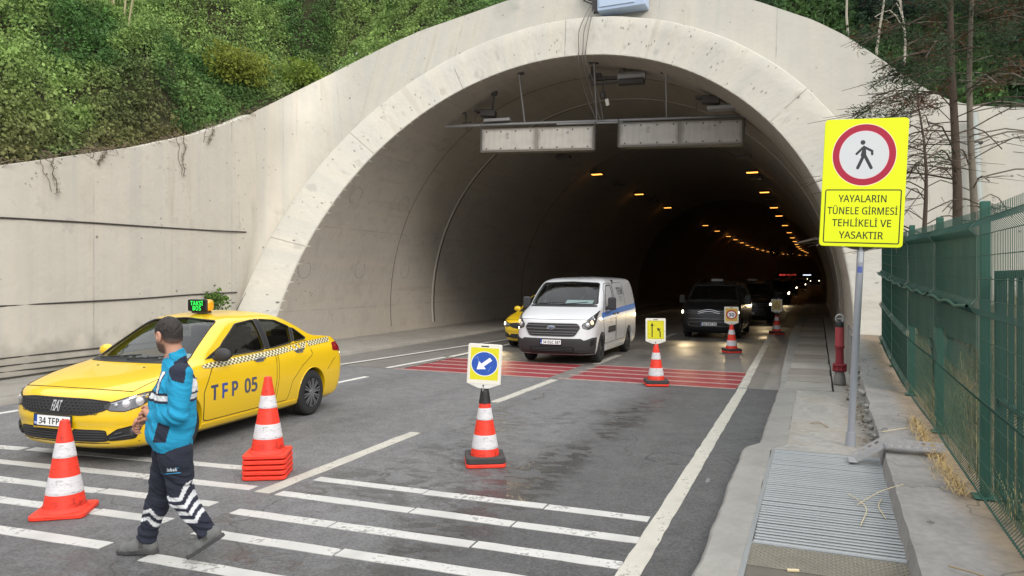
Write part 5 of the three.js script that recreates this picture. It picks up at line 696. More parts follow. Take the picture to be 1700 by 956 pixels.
// ---- the yellow taxi
function buildTaxi() {
  const sh = new Shell({ len: 4.5, m: 2.7,
    front: [[0.17, 0.2], [0.22, 0.07], [0.3, 0.03], [0.42, 0.02], [0.5, 0.0], [0.58, 0.01], [0.66, 0.04], [0.715, 0.07], [0.76, 0.13], [0.80, 0.24], [0.85, 0.42], [0.90, 0.66], [0.935, 0.85], [0.965, 1.0], [0.985, 1.06], [1.1, 1.26], [1.25, 1.52], [1.36, 1.72], [1.41, 1.85], [1.45, 2.04], [1.48, 2.35], [1.495, 2.6]],
    rear: [[0.17, 4.3], [0.25, 4.42], [0.45, 4.49], [0.7, 4.5], [0.9, 4.48], [1.0, 4.45], [1.05, 4.38], [1.075, 4.18], [1.095, 3.96], [1.12, 3.84], [1.25, 3.54], [1.36, 3.28], [1.41, 3.13], [1.45, 2.96], [1.48, 2.78], [1.495, 2.64]],
    width: [[0.17, 0.76], [0.22, 0.83], [0.3, 0.86], [0.45, 0.885], [0.6, 0.895], [0.75, 0.888], [0.85, 0.875], [0.92, 0.85], [0.97, 0.81], [1.0, 0.79], [1.1, 0.755], [1.2, 0.715], [1.3, 0.665], [1.38, 0.61], [1.42, 0.56], [1.45, 0.48], [1.48, 0.33], [1.495, 0.15]],
    cornerF: [[0.17, 0.5], [0.6, 0.52], [0.8, 0.4], [0.95, 0.3], [1.1, 0.26], [1.4, 0.22], [1.495, 0.05]], cornerR: [[0.17, 0.3], [0.8, 0.3], [1.05, 0.28], [1.2, 0.25], [1.4, 0.2], [1.495, 0.05]] });
  const o = thing('taxi', 'yellow taxi with blue door lettering and lit green roof sign, standing behind the walking man', 'taxi');
  const axF = 0.87, axR = 3.51, R = 0.315, well = (d) => [1, -1].map(s => new THREE.CylinderGeometry(0.345, 0.345, 0.5, 40).rotateZ(PI / 2).translate(s * 0.8, R + 0.01, sh.z(d)));
  const winF = [[1.500, 0.985], [1.740, 1.16], [2.080, 1.35], [2.480, 1.385], [2.520, 1.0]], winR = [[2.620, 1.005], [2.590, 1.385], [2.920, 1.355], [3.180, 1.255], [3.140, 1.045]], winQ = [[3.200, 1.055], [3.240, 1.24], [3.390, 1.15], [3.490, 1.085], [3.470, 1.07]];
  const ws = roundPoly([[-0.69, 1.0], [0.69, 1.0], [0.66, 1.08], [0.52, 1.4], [0, 1.43], [-0.52, 1.4], [-0.66, 1.08]], 0.12), rw = roundPoly([[-0.6, 1.13], [0.6, 1.13], [0.5, 1.38], [-0.5, 1.38]], 0.12);
  const prismZ = (poly, d0, d1) => new THREE.ExtrudeGeometry(new THREE.Shape(poly.map(p => new THREE.Vector2(p[0], p[1]))), { depth: d1 - d0, bevelEnabled: false }).translate(0, 0, sh.z(d1));
  const body = cut(sh.body(0.17, 1.495, 84), [...well(axF), ...well(axR), sh.body(0.5, 1.455, 40, { w: 0.05, f: 0.06, fmin: 1.14, r: 0.07, rmax: 3.72 }), ...[winF, winR, winQ].map(w => prismX(roundPoly(w, 0.1), -1.2, 1.2, sh)), prismZ(ws, 0.9, 2.25), prismZ(rw, 2.95, 3.95)]);
  const mY = paint([0.80, 0.52, 0.004]); part('body', body, mY, o);
  part('underside', merge([box(-0.7, 0.7, 0.16, 0.3, -1.9, 1.9), ...[axF, axR].map(d => box(-0.72, 0.72, 0.25, 0.62, sh.z(d) - 0.33, sh.z(d) + 0.33))]), mBlack, o);
  const FR = sh.map('front'), FX = sh.map('frontx'), RX = sh.map('rearx'), SR = sh.map('right'), SL = sh.map('left');
  // glass
  part('windscreen', patch(ws, FX, -0.012, { depth: 0.004 }), mGlass, o); part('rear_window', patch(rw, RX, -0.012, { depth: 0.004 }), mGlassDark, o);
  part('windscreen_trim', trim(ws, FX, 0.011, -0.002), mTrim, o); part('rear_window_trim', trim(rw, RX, 0.011, -0.002), mTrim, o);
  for (const M of [SR, SL]) { [winF, winR, winQ].forEach((w, i) => { const q = roundPoly(w, 0.1); const gl = part('side_window', patch(q, M, -0.012, { depth: 0.004 }), mGlassDark, o); part('window_trim', trim(q, M, 0.011, 0), mTrim, gl); });
    parts('pillar_trim', split([patch([[2.52, 1.0], [2.49, 1.39], [2.58, 1.39], [2.615, 1.0]], M, 0.004), patch([[3.15, 1.05], [3.18, 1.25], [3.235, 1.24], [3.2, 1.06]], M, 0.004)]), mTrim, o); }
  // doors: plates set a little proud over a dark seam
  const doorF = [[1.240, 0.30], [1.220, 0.62], [1.380, 0.88], [1.540, 0.965], [2.710, 0.985], [2.680, 0.6], [2.620, 0.30]], doorR = [[2.570, 0.30], [2.630, 0.6], [2.660, 0.985], [3.500, 1.05], [3.520, 0.85], [3.240, 0.72], [3.000, 0.55], [2.900, 0.30]];
  for (const M of [SR, SL]) [doorF, doorR].forEach((q, i) => { const p = roundPoly(q, 0.1), d = part('door', patch(p, M, 0.004, { depth: 0.006, step: 0.07 }), mY, o); part('door_seam', trim(p, M, 0.006, 0.0005), mSeam, d); const hd = i ? 3.22 : 2.3, hy = i ? 0.93 : 0.90, c = M(hd, hy, 0.028), a = M(hd - 0.1, hy, 0.028), b = M(hd + 0.1, hy + 0.004, 0.028); part('handle', merge([tube([M(hd - 0.11, hy, 0.002), a, c, b, M(hd + 0.11, hy, 0.002)], 0.013, 20, 8), patch(roundPoly([[hd - 0.09, hy - 0.035], [hd + 0.09, hy - 0.035], [hd + 0.09, hy + 0.03], [hd - 0.09, hy + 0.03]], 0.3), M, 0.006)]), i > 5 ? mChrome : mSilver, d); });
  // chequered band, door number
  const mCheq = mat(0xffffff, 0.45, { map: canvasTex(2048, 64, (g, w, h) => { g.fillStyle = '#ddd6b4'; g.fillRect(0, 0, w, h); g.fillStyle = '#5d5636'; for (let i = 0; i < 80; i++) for (let j = 0; j < 3; j++) if ((i + j) % 2) g.fillRect(i * w / 80, j * h / 3, w / 80, h / 3); }) });
  const band = [[1.26, 0.895], [1.22, 0.925], [1.36, 0.945], [2.6, 0.975], [3.45, 1.03], [4.1, 1.055], [4.08, 0.985], [3.45, 0.962], [2.6, 0.91], [1.5, 0.885]];
  const bandUV = g => { const p = g.attributes.position, uv = g.attributes.uv, top = d => interp(d, [1.22, 2.6, 3.45, 4.1], [0.945, 0.975, 1.03, 1.055]); for (let i = 0; i < p.count; i++) { const d = sh.len / 2 - p.getZ(i); uv.setXY(i, (d - 1.2) / 2.92, clamp((p.getY(i) - top(d) + 0.068) / 0.068, 0.01, 0.99)); } return g; };
  for (const M of [SR, SL]) part('chequered_band', bandUV(patch(band, M, 0.0062, { depth: 0.001, step: 0.04 })), mCheq, o);
  const mNum = decal(640, 200, (g, w, h) => { g.clearRect(0, 0, w, h); g.font = 'bold 196px sans-serif'; g.textBaseline = 'middle'; g.textAlign = 'left'; const L = (s, x, c, y) => { g.fillStyle = c; g.save(); g.translate(x, y || 108); g.scale(0.86, 1); g.fillText(s, 0, 0); g.restore(); }; L('T', 8, '#3f4668'); L('F', 128, '#35509a'); L('P', 248, '#4a5070'); L('05', 420, '#4b4f66'); });
  part('door_number', patch([[1.32, 0.49], [2.27, 0.49], [2.27, 0.74], [1.32, 0.74]], SR, 0.0062, { depth: 0, step: 0.06 }), mNum, o); part('door_number', patch([[1.32, 0.49], [2.27, 0.49], [2.27, 0.74], [1.32, 0.74]], SL, 0.0062, { depth: 0, step: 0.06, flip: true }), mNum, o);
  const mFlag = mat([0.04, 0.13, 0.5], 0.4); part('wing_emblem', patch([[0.92, 0.80], [1.12, 0.80], [1.02, 0.86]], SR, 0.004, { depth: 0.001 }), mFlag, o);
  part('wing_emblem', patch([[0.92, 0.80], [1.12, 0.80], [1.02, 0.86]], SL, 0.004, { depth: 0.001 }), mFlag, o);
  // bonnet seam, wipers, badge
  part('bonnet_seam', trim([...Array(25)].map((_, i) => { const u = lerp(-0.62, 0.62, i / 24); return [u, 0.765 - 0.045 * Math.abs(u / 0.62) ** 6 * 0 + 0.02 * (1 - (u / 0.62) ** 2)]; }), FR, 0.005, 0, false), mSeam, o);
  for (const s of [-1, 1]) part('bonnet_seam', trim([...Array(16)].map((_, i) => { const y = lerp(0.765, 0.95, i / 15); return [s * lerp(0.62, 0.80, i / 15), y]; }), FR, 0.004, 0, false), mSeam, o);
  parts('washer_jet', split([-0.35, 0.35].map(x => rbox(0.03, 0.012, 0.02, 0.004, x, 0.935, sh.z(0.86)))), mTrim, o);
  part('cowl', patch(roundPoly([[-0.72, 0.962], [0.72, 0.962], [0.70, 1.0], [-0.70, 1.0]], 0.05), FX, 0.004), mTrim, o);
  parts('wiper', split([tube([FX(-0.1, 0.98, 0.02), FX(0.2, 0.99, 0.03), FX(0.6, 1.03, 0.025)], 0.009, 16, 6), tube([FX(-0.55, 0.98, 0.02), FX(-0.3, 0.99, 0.03), FX(0.05, 1.02, 0.025)], 0.009, 16, 6)]), mTrim, o);
  // grille with honeycomb, headlamps, bumper
  const gr = roundPoly([[-0.44, 0.675], [-0.2, 0.70], [0.2, 0.70], [0.44, 0.675], [0.40, 0.60], [0.2, 0.545], [-0.2, 0.545], [-0.40, 0.60]], 0.18), grille = part('grille', patch(gr, FR, 0.004, { depth: 0.012 }), mTrim, o);
  const hx = []; for (let j = 0; j < 5; j++) for (let i = -12; i <= 12; i++) { const u = (i + (j % 2) * 0.5) * 0.034, y = 0.57 + j * 0.028; const lim = 0.42 - 0.10 * Math.abs(y - 0.66) / 0.08 * (y < 0.62 ? 1 : 0); if (Math.abs(u) > lim || y > 0.69 - 0.05 * Math.abs(u)) continue; const pts = []; for (let k = 0; k < 6; k++) pts.push(FR(u + 0.0165 * Math.cos(k * PI / 3 + 0.52), y + 0.0165 * Math.sin(k * PI / 3 + 0.52), 0.009)); for (let k = 0; k < 6; k++) hx.push(rod(pts[k], pts[(k + 1) % 6], 0.0035, 0.0035, 4)); }
  part('grille_mesh', merge(hx), mPlastic, grille); part('grille_trim', trim(gr, FR, 0.007, 0.004), mTrim, grille);
  part('badge', patch([[-0.024, 0.572], [0.024, 0.572], [0.024, 0.688], [-0.024, 0.688]], FR, 0.014, { depth: 0, step: 0.01 }), decal(256, 192, (g, w, h) => { g.clearRect(0, 0, w, h); g.fillStyle = '#cfd2d4'; g.font = '190px sans-serif'; g.textAlign = 'center'; g.textBaseline = 'middle'; g.save(); g.translate(w / 2, h / 2 + 12); g.scale(0.53, 1.15); g.fillText('FIAT', 0, 0); g.lineWidth = 10; g.strokeStyle = '#cfd2d4'; g.strokeText('FIAT', 0, 0); g.restore(); }, { metalness: 0.5, roughness: 0.3 }), grille);
  for (const s of [-1, 1]) {
    const q = [[0.37, 0.62], [0.40, 0.665], [0.60, 0.715], [0.80, 0.75], [0.95, 0.755], [0.91, 0.68], [0.76, 0.615], [0.60, 0.58], [0.45, 0.59]].map(p => [s * p[0], p[1]]), hl = part('headlight', patch(roundPoly(q, 0.12), FR, 0.001, { depth: 0.01 }), mat([0.16, 0.16, 0.17], 0.3, { metalness: 0.8 }), o);
    for (const [u, r, m] of [[0.76, 0.045, mLampOff], [0.60, 0.042, mLampOff], [0.49, 0.022, mSilver]]) { const c = FR(s * u, 0.665 - (0.74 - u) * 0.08, 0.006), n = FR(s * u, 0.665, 0.02).sub(FR(s * u, 0.665, 0)).normalize(); const b = part('bulb', new THREE.SphereGeometry(r, 18, 12).scale(1, 1, 0.4), m, hl); b.position.copy(c); b.quaternion.setFromUnitVectors(V3(0, 0, 1), n); }
    part('light_strip', trim([[0.44, 0.655], [0.62, 0.695], [0.86, 0.722]].map(p => [s * p[0], p[1]]), FR, 0.006, 0.008, false), mChrome, hl); part('lens', patch(roundPoly(q, 0.12), FR, 0.014, { depth: 0.012 }), mLens, hl); part('lens_seam', trim(roundPoly(q, 0.12), FR, 0.005, 0.002), mSeam, hl);
    const fog = [[0.42, 0.335], [0.52, 0.40], [0.76, 0.44], [0.80, 0.40], [0.74, 0.30], [0.44, 0.29]].map(p => [s * p[0], p[1]]), fg = part('fog_lamp_surround', patch(roundPoly(fog, 0.14), FR, 0.004, { depth: 0.012 }), mTrim, o); part('fog_lamp', new THREE.SphereGeometry(0.045, 16, 12).scale(1, 1, 0.4), mat([0.10, 0.10, 0.10], 0.2, { metalness: 0.6 }), fg).position.copy(FR(s * 0.68, 0.365, 0.004));
    parts('fin', split([tube([FR(s * 0.45, 0.31, 0.012), FR(s * 0.6, 0.335, 0.014), FR(s * 0.75, 0.345, 0.01)], 0.01, 12, 6), tube([FR(s * 0.5, 0.355, 0.012), FR(s * 0.58, 0.37, 0.012)], 0.012, 8, 6)]), mPlastic, fg); part('surround_edge', trim(roundPoly(fog, 0.14), FR, 0.006, 0.004), mSeam, fg);
  }
  const lo = part('lower_intake', patch(roundPoly([[-0.44, 0.275], [0.44, 0.275], [0.40, 0.40], [-0.40, 0.40]], 0.15), FR, 0.003, { depth: 0.012 }), mTrim, o); parts('intake_bar', split([0.30, 0.325, 0.35, 0.375].map(y => tube([-0.4, -0.2, 0, 0.2, 0.4].map(u => FR(u, y, 0.008)), 0.006, 20, 5))), mPlastic, lo);
  numberPlate('34 TFP 05', o, -0.03, 0.475, sh.z(-0.008), -0.05); part('plate_holder', rbox(0.56, 0.02, 0.02, 0.006, -0.03, 0.402, sh.z(0.0)), mat([0.5, 0.3, 0.02], 0.5), o);
  part('bumper_crease', merge([trim([-0.8, -0.4, 0, 0.4, 0.8].map(u => [u, 0.262]), FR, 0.006, 0.0, false)]), mSeam, o);
  for (const s of [1, -1]) { const M = s > 0 ? SR : SL; part('tail_light', patch(roundPoly([[4.06, 0.86], [4.12, 0.97], [4.36, 0.985], [4.34, 0.83]], 0.2), M, 0.004), mTail, o);
    part('bumper_seam', trim([[0.5, 0.66], [0.62, 0.5], [0.66, 0.4]], M, 0.004, 0, false), mSeam, o); part('bumper_seam', trim([[3.9, 0.6], [4.1, 0.74], [4.3, 0.8]], M, 0.004, 0, false), mSeam, o); part('sill', patch(roundPoly([[1.2, 0.22], [3.17, 0.22], [3.15, 0.275], [1.22, 0.275]], 0.1), M, 0.012, { depth: 0.02 }), mY, o);
    const mr = new THREE.Group(); mr.name = 'wing_mirror'; o.add(mr); const c = SR(1.5, 1.0, 0); part('mirror_shell', merge([new THREE.SphereGeometry(0.11, 20, 14).scale(1.05, 0.72, 0.62).translate(s * (c.x + 0.13), 1.03, c.z - 0.02), rod(V3(s * (c.x - 0.02), 0.985, c.z), V3(s * (c.x + 0.08), 1.0, c.z - 0.01), 0.03, 0.035)]), s > 0 ? mPlastic : mY, mr); part('mirror_glass', new THREE.CircleGeometry(0.075, 20).scale(1.1, 0.75, 1).rotateY(PI).translate(s * (c.x + 0.13), 1.03, c.z - 0.091), mChrome, mr);
    part('door_corner', patch([[1.34, 0.985], [1.5, 0.99], [1.7, 1.13]], M, 0.004), mTrim, o); }
  for (const [d, s] of [[axF, 1], [axF, -1], [axR, 1], [axR, -1]]) makeWheel(R, 0.2, 'alloy', o, [s * 0.785, R, sh.z(d)]);
  for (const M of [SR, SL]) for (const d of [axF, axR]) part('arch_edge', trim([...Array(17)].map((_, i) => { const a = lerp(-0.15, PI + 0.15, i / 16); return [d + 0.347 * Math.cos(a), R + 0.01 + 0.347 * Math.sin(a)]; }).filter(p => p[1] > 0.2), M, 0.007, 0, false), mY, o);
  // cabin
  const it = new THREE.Group(); it.name = 'cabin'; o.add(it); part('dashboard', merge([rbox(1.4, 0.16, 0.5, 0.06, 0, 0.9, sh.z(1.44)), rbox(1.4, 0.4, 0.3, 0.05, 0, 0.72, sh.z(1.42))]), mInterior, it);
  for (const x of [-0.36, 0.36]) part('seat', merge([rbox(0.5, 0.16, 0.5, 0.06, x, 0.55, sh.z(2.2)), rbox(0.5, 0.6, 0.14, 0.06, 0, 0, 0).rotateX(0.2).translate(x, 0.85, sh.z(2.5)), rbox(0.27, 0.18, 0.1, 0.04, x, 1.2, sh.z(2.58))]), mSeat, it); part('rear_seat', merge([rbox(1.3, 0.6, 0.16, 0.06, 0, 0, 0).rotateX(0.25).translate(0, 0.82, sh.z(3.35)), rbox(0.26, 0.16, 0.1, 0.04, -0.36, 1.12, sh.z(3.42)), rbox(0.26, 0.16, 0.1, 0.04, 0.36, 1.12, sh.z(3.42))]), mSeat, it);
  part('steering_wheel', new THREE.TorusGeometry(0.18, 0.016, 8, 30).rotateX(-0.45).translate(0.36, 0.92, sh.z(1.78)), mTrim, it); part('rear_view_mirror', rbox(0.22, 0.07, 0.04, 0.02, 0, 1.31, sh.z(1.84)), mTrim, it); part('paper', rbox(0.25, 0.16, 0.01, 0.003, 0, 0, 0).rotateX(-1.0).translate(0.42, 0.99, sh.z(1.38)), mat([0.6, 0.66, 0.72], 0.7), it);
  // roof sign, aerial
  const rs = new THREE.Group(); rs.name = 'roof_sign'; o.add(rs); const mS = paint([0.8, 0.36, 0.006]); part('sign_case', rbox(0.31, 0.15, 0.13, 0.05, 0.01, 1.575, sh.z(2.21), 4), mS, rs); part('sign_foot', rbox(0.24, 0.03, 0.12, 0.01, 0, 1.49, sh.z(2.2)), mTrim, rs);
  part('led_panel', rbox(0.31, 0.155, 0.05, 0.024, -0.01, 1.575, sh.z(2.145), 3), mBlack, rs); const led = canvasTex(320, 144, (g, w, h) => { g.fillStyle = '#000'; g.fillRect(0, 0, w, h); g.fillStyle = '#2cff5a'; g.font = 'bold 84px sans-serif'; g.textAlign = 'center'; g.textBaseline = 'middle'; g.fillText('TAKSİ', w / 2, 44); g.fillText('BOŞ', w / 2, 112); });
  part('led_text', new THREE.PlaneGeometry(0.29, 0.135).translate(-0.01, 1.575, sh.z(2.1185)), new THREE.MeshStandardMaterial({ color: 0x000000, emissive: 0xffffff, emissiveMap: led, emissiveIntensity: 1.3, roughness: 0.4 }), rs);
  part('aerial', rod(V3(0, 1.47, sh.z(2.9)), V3(0, 1.72, sh.z(3.12)), 0.006, 0.003), mTrim, o);
  return o;
}
const taxi = buildTaxi();
taxi.rotation.y = 4.5 * PI / 180; taxi.scale.set(0.985, 1.04, 0.97);
{ const a = taxi.rotation.y, axR = 3.51, k = (4.5 / 2 - axR) * 0.97, L = -7.68, t = 8.55; taxi.position.set(L - k * Math.sin(a), 0.004, -t - k * Math.cos(a)); }

// ---- panel van
function buildVan(name, label, cat, o2) {
  const sh = new Shell(o2.shape), o = thing(name, label, cat), { axF, axR, R } = o2, mB = o2.paint, mLow = o2.low || mPlastic;
  const well = d => [1, -1].map(s => new THREE.CylinderGeometry(R + 0.045, R + 0.045, 0.55, 40).rotateZ(PI / 2).translate(s * 0.88, R + 0.01, sh.z(d)));
  const prismZ = (poly, d0, d1) => new THREE.ExtrudeGeometry(new THREE.Shape(poly.map(p => new THREE.Vector2(p[0], p[1]))), { depth: d1 - d0, bevelEnabled: false }).translate(0, 0, sh.z(d1));
  const [yW, yR] = o2.ws, ws = roundPoly([[-o2.wsx[0], yW], [o2.wsx[0], yW], [o2.wsx[1], yR - 0.03], [0, yR], [-o2.wsx[1], yR - 0.03]], 0.1), wins = o2.wins.map(w => roundPoly(w, 0.1));
  part('body', cut(sh.body(o2.y0, o2.y1, 84), [...well(axF), ...well(axR), sh.body(0.75, o2.y1 - 0.05, 40, { w: 0.05, f: 0.06, fmin: o2.cabin[0], r: 0.06, rmax: o2.cabin[1] }), ...wins.map(w => prismX(w, -1.3, 1.3, sh)), prismZ(ws, o2.wsd[0], o2.wsd[1])]), mB, o);
  part('underside', merge([box(-0.75, 0.75, 0.2, 0.4, -sh.len / 2 + 0.3, sh.len / 2 - 0.4), ...[axF, axR].map(d => box(-0.78, 0.78, 0.25, 0.72, sh.z(d) - 0.38, sh.z(d) + 0.38))]), mBlack, o);
  const FR = sh.map('front'), FX = sh.map('frontx'), SR = sh.map('right'), SL = sh.map('left'), RX = sh.map('rearx');
  part('windscreen', patch(ws, FX, -0.012, { depth: 0.004 }), o2.dark ? mGlassDark : mGlass, o); part('windscreen_trim', trim(ws, FX, 0.016, -0.002), mTrim, o);
  for (const M of [SR, SL]) for (const w of wins) { const g = part('side_window', patch(w, M, -0.012, { depth: 0.004 }), mGlassDark, o); part('window_trim', trim(w, M, 0.014, 0), mTrim, g); }
  for (const M of [SR, SL]) for (const dq of o2.doors) { const q = roundPoly(dq, 0.08), d = part('door', patch(q, M, 0.004, { depth: 0.006, step: 0.1 }), mB, o); part('door_seam', trim(q, M, 0.007, 0.0005), mSeam, d); }
  for (const M of [SR, SL]) for (const [hd, hy] of o2.handles) part('handle', patch(roundPoly([[hd - 0.09, hy - 0.025], [hd + 0.09, hy - 0.025], [hd + 0.09, hy + 0.025], [hd - 0.09, hy + 0.025]], 0.3), M, 0.03, { depth: 0.025 }), mTrim, o);
  // bumper, grille, lamps
  const bp = o2.bumper && part('bumper', patch(o2.bumper, FR, 0.01, { depth: 0.02 }), mLow, o); const gq = roundPoly(o2.grille, 0.16), gr = part('grille', patch(gq, FR, 0.006, { depth: 0.014 }), mTrim, o);
  const bars = o2.bars.map(([y, u, r]) => tube([-1, -0.5, 0, 0.5, 1].map(k => FR(k * u, y, 0.016)), r, 24, 6)); parts('grille_bar', split(bars), o2.barMat || mSilver, gr); part('grille_trim', trim(gq, FR, 0.01, 0.006), o2.barMat || mSilver, gr);
  if (o2.intake) { const li = part('lower_intake', patch(roundPoly(o2.intake, 0.1), FR, 0.016, { depth: 0.02 }), mSeam, o); parts('intake_bar', split([0.25, 0.5, 0.75].map(k => { const y0 = o2.intake[0][1], y1 = o2.intake[2][1]; return tube([-0.9, -0.45, 0, 0.45, 0.9].map(q => FR(q * o2.intake[1][0], lerp(y0, y1, k), 0.02)), 0.009, 16, 5); })), mPlastic, li); }
  for (const s of [-1, 1]) { const q = roundPoly(o2.lamp.map(p => [s * p[0], p[1]]), 0.12), h = part('headlight', patch(q, FR, 0.002, { depth: 0.012 }), mat([0.12, 0.12, 0.125], 0.3, { metalness: 0.8 }), o);
    for (const [u, y, r, on] of o2.bulbs) { const b = part('bulb', new THREE.SphereGeometry(r, 18, 12).scale(1, 1, 0.45), on ? (typeof on === 'object' ? on : mLampOn) : mLampOff, h); b.position.copy(FR(s * u, y, 0.008)); b.quaternion.setFromUnitVectors(V3(0, 0, 1), FR(s * u, y, 0.03).sub(FR(s * u, y, 0)).normalize()); }
    part('lens', patch(q, FR, 0.02, { depth: 0.016 }), mLens, h); part('lens_seam', trim(q, FR, 0.007, 0.003), mSeam, h); if (o2.fog) part('fog_recess', patch(roundPoly(o2.fog.map(p => [s * p[0], p[1]]), 0.15), FR, 0.014, { depth: 0.012 }), mSeam, o); }
  numberPlate(o2.plate[0], o, 0, o2.plate[1], sh.z(sh.F(o2.plate[1]) - 0.022), -0.04);
  part('bonnet_seam', trim([...Array(21)].map((_, i) => { const u = lerp(-o2.seamU, o2.seamU, i / 20); return [u, o2.seamY - 0.02 * (u / o2.seamU) ** 4]; }), FR, 0.006, 0, false), mSeam, o);
  parts('wiper', split([tube([FX(-0.05, yW - 0.005, 0.02), FX(0.3, yW + 0.01, 0.03), FX(0.62, yW + 0.04, 0.025)], 0.011, 16, 6), tube([FX(-0.62, yW, 0.02), FX(-0.3, yW + 0.015, 0.03), FX(0, yW + 0.035, 0.025)], 0.011, 16, 6)]), mTrim, o);
  part('cowl', patch(roundPoly([[-o2.wsx[0], yW - 0.05], [o2.wsx[0], yW - 0.05], [o2.wsx[0], yW - 0.01], [-o2.wsx[0], yW - 0.01]], 0.04), FX, 0.004), mTrim, o);
  for (const s of [1, -1]) { const c = SR(o2.mirror[0], o2.mirror[1], 0), m = new THREE.Group(); m.name = 'wing_mirror'; o.add(m); part('mirror_shell', merge([rbox(0.2, 0.3, 0.12, 0.045, s * (c.x + 0.17), c.y + 0.05, c.z, 3), rod(V3(s * (c.x - 0.02), c.y - 0.08, c.z), V3(s * (c.x + 0.13), c.y - 0.03, c.z), 0.04, 0.05)]), mPlastic, m); part('mirror_glass', new THREE.PlaneGeometry(0.15, 0.24).rotateY(PI).translate(s * (c.x + 0.17), c.y + 0.05, c.z - 0.0615), mChrome, m); }
  for (const M of [SR, SL]) { if (o2.strip) part('side_moulding', patch(roundPoly(o2.strip, 0.08), M, 0.02, { depth: 0.02 }), mPlastic, o); part('sill', patch(roundPoly([[axF + 0.46, o2.y0 + 0.02], [axR - 0.46, o2.y0 + 0.02], [axR - 0.48, o2.y0 + 0.11], [axF + 0.48, o2.y0 + 0.11]], 0.1), M, 0.008, { depth: 0.02 }), mB, o); part('tail_light', patch(roundPoly([[sh.len - 0.16, 1.0], [sh.len - 0.03, 1.0], [sh.len - 0.05, 1.5], [sh.len - 0.16, 1.5]], 0.2), M, 0.004), mTail, o); }
  for (const [d, s] of [[axF, 1], [axF, -1], [axR, 1], [axR, -1]]) makeWheel(R, 0.22, 'steel', o, [s * (o2.track || 0.84), R, sh.z(d)]);
  const it = new THREE.Group(); it.name = 'cabin'; o.add(it); const cd = o2.cabin[0]; part('dashboard', merge([rbox(1.6, 0.2, 0.5, 0.07, 0, yW - 0.08, sh.z(cd + 0.3)), rbox(1.6, 0.5, 0.3, 0.05, 0, yW - 0.35, sh.z(cd + 0.3))]), mInterior, it);
  for (const x of [-0.48, 0.48]) part('seat', merge([rbox(0.5, 0.7, 0.15, 0.06, 0, 0, 0).rotateX(0.15).translate(x, yW + 0.02, sh.z(cd + 1.25)), rbox(0.27, 0.2, 0.1, 0.04, x, yW + 0.42, sh.z(cd + 1.32))]), mSeat, it); part('steering_wheel', new THREE.TorusGeometry(0.2, 0.018, 8, 30).rotateX(-0.7).translate(0.48, yW + 0.08, sh.z(cd + 0.6)), mTrim, it); part('bulkhead', box(-0.85, 0.85, 0.76, o2.y1 - 0.08, sh.z(cd + 1.62), sh.z(cd + 1.58)), mInterior, it); if (o2.papers) part('paper', rbox(0.7, 0.3, 0.01, 0.003, 0, 0, 0).rotateX(-1.2).translate(0.35, yW + 0.04, sh.z(cd + 0.2)), mat([0.55, 0.66, 0.7], 0.7), it);
  return { o, sh, FR, FX, SR, SL };
}
